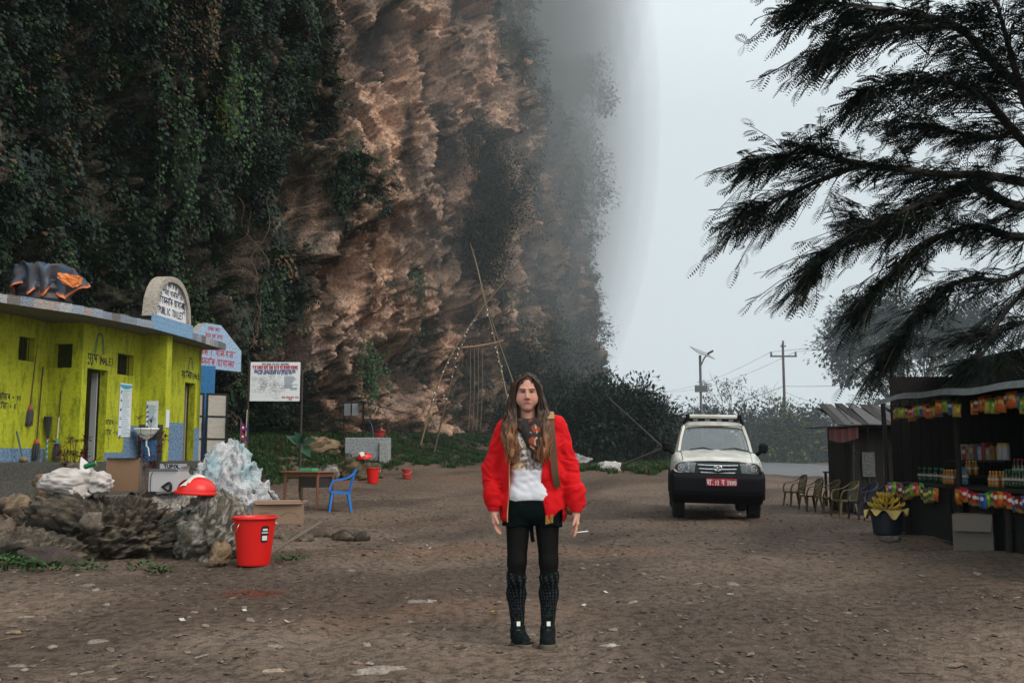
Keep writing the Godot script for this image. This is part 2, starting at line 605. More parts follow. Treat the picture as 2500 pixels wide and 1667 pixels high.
func blade_tuft(key := "tuft", n := 26, h := 0.16, spread := 0.13, w := 0.008, sd := 13) -> Mesh:
	if clumps.has(key): return clumps[key]
	var m := MB.new()
	R.seed = sd
	for i in n:
		var a := R.randf() * TAU
		var o := Vector3(cos(a), 0, sin(a))
		var b := o * spread * R.randf() * 0.6
		var hh := h * R.randf_range(0.5, 1.1)
		var tip := b + o * spread * R.randf_range(0.3, 1.0) + Vector3(0, hh, 0)
		var mid := b.lerp(tip, 0.55) + Vector3(0, hh * 0.18, 0)
		var s := o.cross(Vector3.UP) * w
		var g := R.randf_range(0.7, 1.3)
		m.col = Color(g, g, g)
		var k := m.v.size()
		m.p(b - s); m.p(b + s); m.p(mid + s * 0.8); m.p(mid - s * 0.8); m.p(tip)
		m.tri(k, k + 1, k + 2); m.tri(k, k + 2, k + 3); m.tri(k + 3, k + 2, k + 4)
	clumps[key] = m.mesh()
	return clumps[key]

func fern_clump() -> Mesh:     # arching fronds with narrow leaflets
	if clumps.has("fern"): return clumps.fern
	var m := MB.new()
	R.seed = 14
	for i in 13:
		var a := R.randf() * TAU
		var o := Vector3(cos(a), 0, sin(a))
		var l := R.randf_range(0.4, 0.75)
		for k in 9:
			var t := (k + 0.5) / 9.0
			var q := o * l * t * 0.8 + Vector3(0, 0.42 * t - 0.62 * t * t, 0)
			for sd in [-1.0, 1.0]:
				var g := R.randf_range(0.75, 1.25)
				m.col = Color(g, g, g)
				var d: Vector3 = (o * 0.5 + o.cross(Vector3.UP) * sd + Vector3(0, -0.35, 0)).normalized()
				m.leaf(q, d, Vector3.UP, 0.19 * (1.0 - 0.6 * t), 0.035, 0.1)
	clumps.fern = m.mesh()
	return clumps.fern

func basis_out(n: Vector3, roll: float, sc: float) -> Basis:
	var x := Vector3.UP.cross(n).normalized()
	var b := Basis(x, n.cross(x), n)
	return b.rotated(n, roll).scaled(Vector3(sc, sc, sc))

func leaf_tint(kind := 0) -> Color:
	var g := R.randf_range(0.75, 1.25)
	if kind == 1: return Color(0.13, 0.15, 0.016) * g          # yellowing
	if kind == 2: return Color(0.10, 0.06, 0.034) * g         # dead
	if kind == 3: return Color(0.030, 0.080, 0.022) * g       # fresh
	if kind == 4: return Color(0.011, 0.025, 0.019) * g       # deep blue green
	return Color(0.017, 0.036, 0.019) * g

# a tree or shrub: trunk and limbs as one tapered mesh, crown as clumps spread through blobs [centre, radius]
func tree(called: String, label: String, category: String, group: String, base: Vector3, stems: Array, blobs: Array, leaf: float, per: float, tint: Array, sd := 1, bark := Color(0.07, 0.058, 0.05)) -> Node3D:
	R.seed = sd
	var t := thing(called, label, category, base, 0.0, group)
	var m := MB.new()
	m.col = bark
	for st in stems:       # st: [radius0, radius1, points...]
		var pts := []
		for k in range(2, st.size()): pts.append(st[k] - base)
		var fine := smooth(pts, 4)
		var rad := []
		for k in fine.size(): rad.append(lerpf(st[0], st[1], float(k) / (fine.size() - 1)))
		m.tube(fine, rad, 7)
	var lv := MB.new()
	for b in blobs:
		var c: Vector3 = b[0] - base
		var r: float = b[1]
		var axis: Vector3 = b[2] if b.size() > 2 else Vector3.ONE
		if stems.size() and b.size() < 4:      # a limb into the blob
			var best := Vector3.ZERO
			var bd := 1e9
			for st in stems:
				for k in range(2, st.size()):
					var dd: float = (st[k] - base - c).length() + (0.0 if k > 2 else 0.5)
					if dd < bd: bd = dd; best = st[k] - base
			m.tube(smooth([best, best.lerp(c, 0.5) + rv(0.15 * r) + Vector3(0, -0.08 * r, 0), c + rv(0.2 * r)], 4), [clampf(r * 0.035, 0.01, 0.12), 0.006], 5)
		for i in int(per * r * r):
			var q := Vector3(R.randfn(), R.randfn(), R.randfn()).normalized() * pow(R.randf(), 0.4)
			var bump := 1.0 + 0.55 * nz.get_noise_3d(q.x * 1.7 + sd, q.y * 1.7 + c.x, q.z * 1.7)
			q = q * axis * r * bump
			if i % 6 == 0 and stems.size(): m.tube([c + q * 0.35, c + q * 0.95], [0.012 * r, 0.004], 3, false)
			var tone: Color = leaf_tint(tint[R.randi() % tint.size()])
			for k in 7:
				var o := rv(2.2 * leaf)
				lv.col = tone * R.randf_range(0.75, 1.25)
				var l := leaf * R.randf_range(0.7, 1.3)
				lv.leaf(c + q + o, (o.normalized() + q.normalized() * 0.6 + rv(0.5) + Vector3(0, -0.35, 0)).normalized(), Vector3.UP + rv(0.5), l, l * 0.5, 0.2)
	if m.ix.size(): part(t, "trunk", m, rough_mat("bark", 2.0, 1.0, 0.9, 0.5, 1.0))
	if lv.ix.size(): part(t, "crown", lv, leaf_mat())
	return t

func smooth(pts: Array, k: int) -> Array:
	var out := []
	var n := pts.size()
	for i in n - 1:
		var a: Vector3 = pts[maxi(i - 1, 0)]
		var b: Vector3 = pts[i]
		var c: Vector3 = pts[i + 1]
		var d: Vector3 = pts[mini(i + 2, n - 1)]
		for j in k: out.append(b.cubic_interpolate(c, a, d, float(j) / k))
	out.append(pts[n - 1])
	return out

func bare_tree(label: String, base: Vector3, h: float, sd: int, spread: float, group := "leafless roadside trees", leafy := 0.0, forks := 2) -> void:
	R.seed = sd
	var m := MB.new()
	m.col = Color(0.085, 0.075, 0.068)
	var leaves := MB.new()
	grow(m, leaves, Vector3.ZERO, Vector3(R.randf_range(-0.12, 0.12), 1, 0).normalized(), h * 0.42, h * 0.014, 5, spread, leafy)
	if forks > 1: grow(m, leaves, Vector3(0.25, 0, 0.1), Vector3(0.22, 1, 0.1).normalized(), h * 0.36, h * 0.011, 5, spread, leafy)
	var t := thing("bare_tree", label, "tree", base, 0.0, group)
	part(t, "trunk", m, rough_mat("bark", 2.0, 1.0, 0.9, 0.5, 1.0))
	if leaves.ix.size(): part(t, "crown", leaves, leaf_mat())

func grow(m: MB, lv: MB, at: Vector3, d: Vector3, l: float, r: float, depth: int, spread: float, leafy: float) -> void:
	var mid := at + d * l * 0.5 + rv(l * 0.06)
	var end := at + d * l + rv(l * 0.05)
	m.tube([at, mid, end], [r, r * 0.85, r * 0.68], 5 if depth > 2 else 3, false)
	if depth <= 2 and R.randf() < leafy:
		for i in 10:
			var g := R.randf_range(0.7, 1.3)
			lv.col = leaf_tint(0) * g
			lv.leaf(end + rv(0.25), (rv(1.0) + Vector3(0, -0.3, 0)).normalized(), Vector3.UP, 0.2, 0.09)
	if depth == 0: return
	var n := 2 if R.randf() < 0.7 else 3
	for i in n:
		var side := rv(1.0)
		side = (side - d * side.dot(d)).normalized()
		var nd := (d + side * spread * R.randf_range(0.5, 1.1) + Vector3(0, 0.10, 0)).normalized()
		grow(m, lv, end, nd, l * R.randf_range(0.55, 0.85), r * 0.62, depth - 1, spread, leafy)

func build_vegetation() -> void:
	# leaves that cover the rock
	R.seed = 21
	var xs := []; var cols := []
	var fx := []; var fc := []
	var tries := 0
	while tries < 26000:
		tries += 1
		var s := R.randf_range(27.5, 68.0)
		var y := R.randf_range(0.6, 24.5)
		var g := green(s, y)
		if R.randf() > g * (clampf(0.62 + 1.3 * nz.get_noise_2d(s * 0.55 + 30.0, y * 0.22), 0.1, 1.0) if s < 45.0 else 0.55): continue
		var q := cliff_at(s, y)
		var n := cliff_normal(s)
		if R.randf() < 0.72:
			q += n * R.randf_range(-0.02, 0.3)
			xs.append(Transform3D(basis_out((n + Vector3(0, 0.25, 0) + rv(0.35)).normalized(), R.randf_range(-0.5, 0.5), R.randf_range(0.75, 1.6)), q))
			var k := 4
			var rr := R.randf()
			if rr < 0.05: k = 2
			elif rr < 0.11: k = 3
			elif rr < 0.3: k = 0
			cols.append(leaf_tint(k))
		else:
			fx.append(Transform3D(Basis(Vector3.UP, R.randf() * TAU).rotated(Vector3(n.z, 0, -n.x), -0.5).scaled(Vector3.ONE * R.randf_range(0.8, 1.6)), q + n * 0.05))
			fc.append(leaf_tint(0 if R.randf() < 0.8 else 3))
	var o := scatter(self, "ivy", ivy_clump(), leaf_mat(), xs, cols)
	tag(o, "dark creeper leaves matting the shaded cliff face", "ivy", "", "stuff")
	o = scatter(self, "undergrowth", fern_clump(), leaf_mat(), fx, fc)
	tag(o, "drooping ferns and grasses rooted in the cliff face", "ferns", "", "stuff")
	# single hanging creepers: along, top, bottom, width, leaf tints, label
	var vines := [
		[34.6, 13.0, 7.4, 0.9, [0, 4, 3], "broad curtain of heart leaves behind the water tank"], [35.2, 9.2, 4.9, 1.1, [3, 0, 0], "fresh green creeper spilling behind the toilet roof"],
		[35.9, 7.2, 4.7, 0.7, [3, 3, 0], "short bright creeper above the lettered arch"], [37.1, 15.2, 11.0, 0.28, [1, 3, 1], "narrow yellowing vine trailing high on the dark cliff"],
		[36.3, 14.6, 10.6, 0.35, [0, 3], "mid green vine beside the yellowing one"], [35.3, 16.2, 12.4, 0.4, [2, 0, 2], "dry brown leaved vine high on the cliff"],
		[34.3, 15.5, 11.8, 0.35, [2, 4], "withered vine with a few brown leaves over ivy"], [33.2, 10.0, 5.5, 0.8, [4, 0], "dark creeper hanging behind the tarpaulin"],
		[38.2, 13.5, 8.8, 0.3, [4, 0], "thin dark vine crossing the deep recess"], [39.2, 16.0, 12.0, 0.6, [4, 0], "dark creeper hanging beside the orange rock top"],
		[43.0, 18.5, 14.5, 0.8, [4, 0], "leafy creeper draped over the rim of the orange rock"], [44.1, 12.5, 9.8, 0.45, [0, 4], "creeper hanging across the upper cave mouth"],
		[41.0, 9.0, 5.0, 0.8, [0, 4, 3], "creeper tumbling below the dark cave beside pale rock"], [50.9, 22.0, 17.0, 0.5, [4], "hazy creeper streaking down the upper cliff"], [54.6, 21.0, 13.0, 0.8, [4], "hazy creeper column behind the large cliff shrub"],
		[45.9, 5.8, 3.4, 0.5, [0, 3], "fern creeper hanging over the water tank's canopy"]]
	for i in vines.size():
		var a: Array = vines[i]
		R.seed = 100 + i
		var top := cliff_at(a[0], a[1])
		var n := cliff_normal(a[0])
		var t := thing("hanging_vine", a[5], "vine", top + n * 0.35, 0.0, "creepers hanging down the cliff")
		var m := MB.new()
		var st := MB.new()
		st.col = Color(0.06, 0.045, 0.03)
		var side := Vector3.UP.cross(n)
		var strands := int(3 + a[3] * 9)
		for j in strands:
			var off: float = R.randf_range(-a[3], a[3])
			var len: float = (a[1] - a[2]) * R.randf_range(0.45, 1.0)
			var start: float = R.randf_range(0.0, 0.3) * (a[1] - a[2])
			var pts := []
			var steps := int(len / 0.12)
			for k in steps + 1:
				var y: float = start + k * 0.12
				pts.append(side * (off + 0.22 * sin(y * 0.8 + j) + 0.05 * sin(y * 3.1 + i)) + n * (0.25 * sin(y * 0.6 + j * 2.0) + R.randf_range(0, 0.05)) - Vector3(0, y, 0))
			if pts.size() > 3: st.tube(pts, [0.012, 0.006], 3, false)
			for q in pts:
				for k in 4:
					m.col = leaf_tint(a[4][R.randi() % a[4].size()])
					var l := R.randf_range(0.05, 0.17)
					m.leaf(q + rv(0.16), (Vector3(0, -1, 0) + rv(0.7) + n * 0.4).normalized(), n + rv(0.5), l, l * 0.9, 0.12)
		part(t, "stem", st, rough_mat("bark", 2.0, 1.0, 0.9, 0.5, 1.0))
		part(t, "leaves", m, leaf_mat())
	# bare roots and lianas on the rock
	for i in 14:
		R.seed = 300 + i
		var s := R.randf_range(45.5, 54.5) if i > 3 else R.randf_range(37.0, 42.0)
		var y0 := R.randf_range(6.0, 12.0)
		var y1 := R.randf_range(1.2, 4.0)
		var pts := []
		for k in 14:
			var y := lerpf(y0, y1, k / 13.0)
			pts.append(cliff_at(s + 0.25 * sin(k * 0.7 + i), y) + cliff_normal(s) * 0.45)
		var m := MB.new()
		m.col = Color(0.16, 0.11, 0.075)
		m.tube(smooth(pts, 3), [R.randf_range(0.025, 0.05), 0.015], 5)
		solo("liana", m, rough_mat("bark", 2.0, 1.0, 0.9, 0.5, 1.0), "bare brown liana hanging against the orange rock" if i > 3 else "bare liana hanging in the dark overgrown rock", "liana", Vector3.ZERO, 0.0, "lianas on the rock" if i > 3 else "lianas in the dark")
	# the large shrub on the cliff, seen against the rock
	tree("cliff_shrub", "large dark leafy shrub growing out of the cliff above the bamboo swing", "shrub", "", Vector3(-2.0, 9.0, -43.6), [[0.14, 0.05, Vector3(-2.0, 9.0, -43.6), Vector3(-1.9, 11.0, -42.8), Vector3(-2.6, 14.0, -42.6)]],
		[[Vector3(-3.6, 15.9, -42.4), 1.1], [Vector3(-2.6, 15.1, -42.0), 1.5], [Vector3(-1.7, 14.2, -41.8), 1.6], [Vector3(-0.8, 13.1, -42.2), 1.5], [Vector3(-0.6, 11.7, -42.2), 1.35], [Vector3(-1.2, 10.5, -42.2), 1.2], [Vector3(-1.0, 9.4, -42.4), 0.9], [Vector3(-4.5, 13.9, -41.6), 1.1], [Vector3(-4.6, 15.0, -41.6), 1.1], [Vector3(-3.4, 13.0, -41.8), 1.0]], 0.12, 330.0, [4, 4, 0], 31)
	tree("cliff_shrub", "small shrub on the pale rock rim beside the upper cave", "shrub", "", Vector3(-7.2, 11.0, -38.6), [], [[Vector3(-6.6, 12.2, -38.2), 0.8], [Vector3(-6.9, 11.2, -38.0), 0.7]], 0.10, 330.0, [0, 3], 32)
	tree("cliff_shrub", "dark shrub bulging over the orange rock top beside the frame of creepers", "shrub", "", Vector3(-8.6, 19.0, -37.5), [], [[Vector3(-8.4, 18.6, -36.6), 1.6], [Vector3(-9.6, 17.6, -35.8), 1.6], [Vector3(-7.9, 16.6, -36.9), 1.1], [Vector3(-8.9, 15.6, -36.4), 1.2]], 0.12, 300.0, [4, 0], 33)
	# trees standing out from the cliff's edge, in mist
	tree("cliff_tree", "misty tree leaning out from the upper cliff edge", "tree", "", Vector3(2.6, 12.0, -60.0), [[0.22, 0.06, Vector3(2.2, 12.0, -60.5), Vector3(3.4, 16.0, -60.0), Vector3(3.6, 21.0, -59.5), Vector3(4.4, 23.5, -59.5)]],
		[[Vector3(3.2, 24.0, -59.5), 1.5], [Vector3(4.5, 24.4, -59.0), 1.2], [Vector3(5.6, 22.9, -59.2), 0.8], [Vector3(3.5, 20.8, -59.6), 1.6], [Vector3(4.6, 19.2, -59.5), 1.2], [Vector3(2.6, 18.0, -59.8), 1.5], [Vector3(4.9, 17.2, -59.0), 1.1], [Vector3(3.4, 16.2, -59.5), 1.4], [Vector3(4.4, 14.9, -59.3), 0.9], [Vector3(2.9, 13.8, -59.6), 1.2]], 0.2, 130.0, [4, 0], 34)
	tree("cliff_tree", "small misty tree with open crown below the cliff edge", "tree", "", Vector3(2.3, 2.0, -54.0), [[0.12, 0.04, Vector3(2.3, 2.0, -54.0), Vector3(2.6, 5.0, -54.0), Vector3(3.4, 8.2, -54.0), Vector3(3.6, 10.2, -54.0)]],
		[[Vector3(3.6, 10.8, -54.0), 0.9], [Vector3(2.9, 10.0, -54.0), 0.7], [Vector3(4.3, 8.6, -54.0), 0.8], [Vector3(3.3, 8.4, -54.0), 0.7], [Vector3(5.0, 7.8, -54.0), 0.5], [Vector3(3.0, 7.2, -54.2), 0.6]], 0.15, 170.0, [4, 0], 35)
	var low := [[-0.2, 6.0, -45.8, 1.6], [0.8, 4.2, -46.5, 1.7], [1.6, 2.8, -47.0, 1.6], [0.2, 2.4, -44.8, 1.2], [2.4, 6.6, -51.5, 1.5], [2.6, 4.0, -50.0, 1.6], [3.6, 2.8, -49.5, 1.3], [1.2, 8.0, -49.5, 1.3]]
	for i in low.size():
		var a: Array = low[i]
		var c := Vector3(a[0], a[1], a[2])
		tree("base_bush", "dark bush at the cliff foot, %s" % ["highest up the rock behind the swing", "second below the highest one", "low behind the person's head", "smallest beside the swing's leg", "high on the misty edge", "middle of the misty edge", "lowest next to the young trees", "uppermost of the far ones"][i], "bush", "bushes at the cliff foot", Vector3(a[0], a[1] - a[3], a[2]), [], [[c, a[3]], [c + Vector3(0.7, -0.7, 0.4), a[3] * 0.6], [c + Vector3(-0.6, 0.5, 0.3), a[3] * 0.55]], 0.15, 170.0, [4, 0], 50 + i)
	var ferny := [[42.0, 2.4], [42.9, 3.2], [43.8, 2.2], [44.6, 2.8], [41.2, 3.6], [40.4, 2.6], [46.0, 3.6], [45.2, 2.0]]
	for i in ferny.size():
		R.seed = 400 + i
		var q := cliff_at(ferny[i][0], ferny[i][1]) + cliff_normal(ferny[i][0]) * 0.5
		var t := thing("fern_bush", "mound of arching ferns at the cliff foot behind the sign board", "fern", q, 0.0, "ferns at the cliff foot")
		var fm := MB.new()
		for k in 22:
			var tone := leaf_tint(0 if k % 3 else 4)
			var c0 := Vector3(R.randfn() * 0.5, R.randfn() * 0.5, R.randfn() * 0.3)
			for f in 10:
				var a := R.randf() * TAU
				var d := Vector3(cos(a), 0, sin(a))
				var l := R.randf_range(0.35, 0.8)
				for j in 7:
					var tt := (j + 0.5) / 7.0
					for sg in [-1.0, 1.0]:
						fm.col = tone * R.randf_range(0.8, 1.2)
						fm.leaf(c0 + d * l * tt * 0.8 + Vector3(0, 0.42 * tt - 0.62 * tt * tt, 0), (d * 0.5 + d.cross(Vector3.UP) * sg + Vector3(0, -0.35, 0)).normalized(), Vector3.UP, 0.2 * (1.0 - 0.6 * tt), 0.04, 0.1)
		part(t, "fronds", fm, leaf_mat())
	# grass on the bank below the cliff and behind the pickup
	var gx := []; var gc := []
	R.seed = 61
	while gx.size() < 15000:
		var z := R.randf_range(-27.0, -62.0)
		var x := R.randf_range(-13.0, 12.0)
		var ux := cx[clampi(int(-z * 2.0), 0, 139)]
		if x < ux - 1.0: continue
		var keep := smoothstep(6.2, 4.2, x - ux + 1.2 * nz.get_noise_2d(x * 0.5, z * 0.5)) * smoothstep(26.5, 30.0, -z) if x < 1.0 else 0.0
		# the strip under the young trees
		keep = maxf(keep, smoothstep(0.2, 2.0, x) * smoothstep(8.6, 7.8, x) * smoothstep(34.0, 37.5, -z + 0.8 * nz.get_noise_2d(x * 0.7, 3.0)) * smoothstep(60.0, 52.0, -z))
		keep *= clampf(0.7 + 0.8 * nz.get_noise_2d(x * 0.8 + 20.0, z * 0.8), 0, 1)
		if R.randf() > keep: continue
		gx.append(Transform3D(Basis(Vector3.UP, R.randf() * TAU).scaled(Vector3.ONE * R.randf_range(0.7, 1.5)), Vector3(x, terrain(x, z) - 0.01, z)))
		var k := R.randf_range(0.75, 1.25)
		gc.append(Color(0.04, 0.092, 0.03) * k if R.randf() < 0.8 else Color(0.09, 0.085, 0.04) * k)
	tag(scatter(self, "grass", blade_tuft(), leaf_mat(), gx, gc), "short green grass on the bank below the cliff", "grass", "", "stuff")

func mist(at: Vector3, size: Vector3, density: float) -> void:
	var f := FogVolume.new()
	f.name = numbered("mist")
	f.shape = 0
	f.size = size
	var m := FogMaterial.new()
	m.resource_name = "mist"
	m.density = density
	m.albedo = Color(0.93, 0.97, 1.0)
	f.material = m
	f.position = at
	add_child(f)
	tag(f, "pale bank of low cloud drifting round the cliff", "mist", "", "stuff")

func far_haze() -> void:
	var f := FogVolume.new()
	f.name = "far_haze"
	f.shape = 3
	f.size = Vector3(300, 70, 150)
	var m := FogMaterial.new()
	m.density = 0.0058
	m.albedo = Color(0.9, 0.96, 1.0)
	f.material = m
	f.position = Vector3(30, 33, -37 - 75)
	add_child(f)
	tag(f, "thin haze over the road and trees behind the yard", "haze", "", "stuff")

func build_far() -> void:
	far_haze()
	for k in 14:
		var q := 1.0 - 0.066 * k
		mist(Vector3(-3, 20, -58), Vector3(23, 44, 44) * q, 0.017)
	for k in 8:
		var q := 1.0 - 0.11 * k
		mist(Vector3(-1, 28, -51), Vector3(17, 28, 24) * q, 0.022)
	# wooded hill behind the cliff
	var m := MB.new()
	m.col = Color(0.04, 0.05, 0.03)
	m.grid(60, 30, func(u: float, w: float):
		var x: float = lerpf(-70, 26, u)
		var z: float = lerpf(-112, -165, w)
		var hx: float = clampf((26.0 - x) / 40.0, 0, 1)
		return Vector3(x, -1.0 + 34.0 * pow(hx, 1.3) * sin(PI * clampf(w * 0.9 + 0.1, 0, 1)) + 2.0 * nz.get_noise_2d(x * 0.2, z * 0.2), z))
	struct("hill", m, rough_mat("cliff_rock", 0.55, 1.4))
	# the road
	var rd := MB.new()
	rd.col = Color(0.105, 0.105, 0.108)
	var pts := [Vector2(45, -36), Vector2(25, -40), Vector2(16.0, -44), Vector2(12.6, -52), Vector2(11.0, -62), Vector2(9, -80), Vector2(6, -110)]
	var sm := smooth(pts.map(func(q): return Vector3(q.x, 0, q.y)), 8)
	for i in sm.size():
		var t: Vector3 = (sm[mini(i + 1, sm.size() - 1)] - sm[maxi(i - 1, 0)]).normalized()
		var nn := Vector3(-t.z, 0, t.x)
		for j in 7:
			var q: Vector3 = sm[i] + nn * lerpf(-5.6, 5.6, j / 6.0)
			rd.p(Vector3(q.x, terrain(q.x, q.z) + (0.10 if j > 0 and j < 6 else -0.1) + 0.05 * (1.0 - pow(absf(j / 3.0 - 1.0), 2.0)), q.z))
	for i in sm.size() - 1:
		for j in 6:
			var a := i * 7 + j
			rd.tri(a, a + 8, a + 1); rd.tri(a, a + 7, a + 8)
	var rm := rough_mat("asphalt", 0.8, 0.4, 0.4, 0.6, 1.0)
	struct("road", rd, rm)
	# young trees in a row behind the grass
	var rows := [[1.7, -42.0, 1.2, 2.0], [2.6, -43.5, 1.3, 2.1], [3.5, -41.5, 1.35, 2.3], [4.4, -43.0, 1.45, 2.6], [5.3, -41.5, 1.4, 2.5], [6.1, -43.0, 1.2, 1.9], [2.2, -47.0, 1.4, 2.3], [4.0, -47.5, 1.5, 2.7], [5.8, -47.0, 1.4, 2.3], [7.4, -46.0, 1.1, 1.5]]
	for i in rows.size():
		var a: Array = rows[i]
		var y := terrain(a[0], a[1])
		var b := Vector3(a[0], y, a[1])
		var c := b + Vector3(0, a[3] - 0.35, 0)
		var r: float = a[2]
		tree("young_tree", "bushy young tree, %s from the cliff in the %s row behind the grass" % [["first", "second", "third", "fourth", "fifth", "last", "first", "second", "third", "last"][i], "front" if i < 6 else "back"], "tree", "young trees behind the grass", b, [[0.05, 0.02, b, b + Vector3(0.1, 0.8, 0), c]],
			[[c, r * 0.75], [c + Vector3(0.7, -0.3, 0.2), r * 0.6], [c + Vector3(-0.7, -0.35, 0.1), r * 0.6], [c + Vector3(0.1, 0.6, 0), r * 0.5], [c + Vector3(0.35, -0.6, 0.3), r * 0.4], [c + Vector3(-0.4, -0.65, 0.2), r * 0.4]], 0.19, 200.0, [4, 4, 0], 70 + i)
	# bushes beyond the road
	var hedge := [[12.5, -62.0, 1.8], [15.0, -66.0, 2.0], [17.5, -64.0, 2.0], [20.5, -68.0, 2.2], [23.0, -66.0, 1.9], [25.5, -68.0, 2.0], [19.0, -72.0, 2.4], [28.0, -66.0, 2.2], [14.0, -74.0, 2.4], [11.2, -80.0, 2.4], [22.0, -62.0, 1.3], [31.0, -68.0, 2.4], [26.5, -61.0, 1.2]]
	for i in hedge.size():
		var a: Array = hedge[i]
		var b := Vector3(a[0], terrain(a[0], a[1]), a[1])
		var r: float = a[2]
		var olive := i in [2, 4, 10]
		tree("roadside_bush", ("olive tinged bush beyond the road, %s" if olive else "dense dark green bush beyond the road, %s") % ["nearest the solar lamp", "between the lamp and the utility pole", "before the utility pole", "behind the utility pole", "just past the utility pole", "farther past the utility pole", "set back behind the pole", "before the tall hazy tree", "set back behind the lamp", "farthest back where mist begins", "low at the road edge", "under the tall hazy tree", "low beside the plank hut"][i], "bush", "olive bushes beyond the road" if olive else "bushes beyond the road", b, [], [[b + Vector3(0, r * 0.55, 0), r * 0.8], [b + Vector3(r * 0.6, r * 0.4, 0), r * 0.65], [b + Vector3(-r * 0.6, r * 0.4, 0.3), r * 0.65], [b + Vector3(0.2, r * 1.05, 0), r * 0.55], [b + Vector3(r * 0.2, r * 0.25, r * 0.5), r * 0.6]], 0.3, 110.0, [0, 1, 0] if olive else [4, 0], 90 + i)
	# the big tree beyond the stall
	var T := Vector3(17.4, 0.5, -44.0)
	var tt := tree("tall_tree", "tall hazy tree with forked pale trunks beyond the stall roof", "tree", "", T, [[0.24, 0.08, T, T + Vector3(0.1, 2.4, 0), T + Vector3(-0.5, 4.6, 0), T + Vector3(-1.3, 6.0, 0)], [0.17, 0.06, T + Vector3(0.1, 2.0, 0), T + Vector3(1.0, 3.9, 0), T + Vector3(1.6, 5.8, 0)], [0.14, 0.04, T + Vector3(0, 2.0, 0), T + Vector3(-1.4, 3.4, 0), T + Vector3(-2.6, 4.3, 0)]],
		[[T + Vector3(-2.4, 6.2, 0), 0.9], [T + Vector3(-1.2, 6.6, 0), 0.9], [T + Vector3(-2.9, 5.2, 0), 0.8], [T + Vector3(-1.6, 5.4, 0), 0.85], [T + Vector3(-2.7, 4.2, 0.3), 0.6], [T + Vector3(-0.2, 6.2, 0), 0.9], [T + Vector3(1.1, 6.4, 0), 0.9], [T + Vector3(2.2, 5.7, 0), 0.9], [T + Vector3(0.9, 5.0, 0), 0.7], [T + Vector3(-0.4, 4.5, 0), 0.6], [T + Vector3(2.2, 4.5, 0), 0.7], [T + Vector3(-1.5, 3.9, 0), 0.45], [T + Vector3(3.2, 6.4, 0), 0.9]], 0.2, 330.0, [4, 0], 110, Color(0.12, 0.10, 0.085))
	tt.position = Vector3(24.6, terrain(24.6, -62.0), -62.0)
	tt.scale = Vector3.ONE * 1.41
	var T2 := Vector3(16.4, 0.4, -40.0)
	tree("slender_tree", "low spreading tree with sparse leaves between pole and stall", "tree", "", T2, [[0.1, 0.03, T2, T2 + Vector3(-0.4, 2.0, 0), T2 + Vector3(-1.3, 3.6, 0)], [0.08, 0.02, T2 + Vector3(-0.2, 1.2, 0), T2 + Vector3(0.5, 2.6, 0), T2 + Vector3(0.3, 4.0, 0)]],
		[[T2 + Vector3(-1.5, 3.6, 0), 0.6], [T2 + Vector3(-0.7, 3.3, 0), 0.5], [T2 + Vector3(0.2, 3.7, 0), 0.5], [T2 + Vector3(-2.1, 2.9, 0), 0.45], [T2 + Vector3(0.6, 2.9, 0), 0.4]], 0.12, 200.0, [4, 0], 111)
	bare_tree("bare forked tree with a few leaf tufts behind the pickup", Vector3(13.2, 0.8, -58.0), 3.9, 121, 0.55, "", 0.16)
	bare_tree("wide bare tree behind the solar lamp post", Vector3(10.2, 0.8, -56.0), 2.3, 122, 0.75, "")
	bare_tree("leafless tree holding a dark nest beside the utility pole", Vector3(20.5, 0.8, -56.0), 4.2, 123, 0.5, "", 0.03, 1)
	bare_tree("thin leafless tree over the roadside bushes", Vector3(17.2, 1.0, -64.0), 3.6, 124, 0.6, "", 0.0, 1)
	bare_tree("dark bare branches fanning up behind the stall hut", Vector3(11.6, 0.3, -28.0), 3.5, 125, 0.42, "", 0.0, 2)
	bare_tree("fine twigged sapling close behind the stall hut", Vector3(12.6, 0.4, -31.0), 3.3, 126, 0.5, "", 0.05, 2)

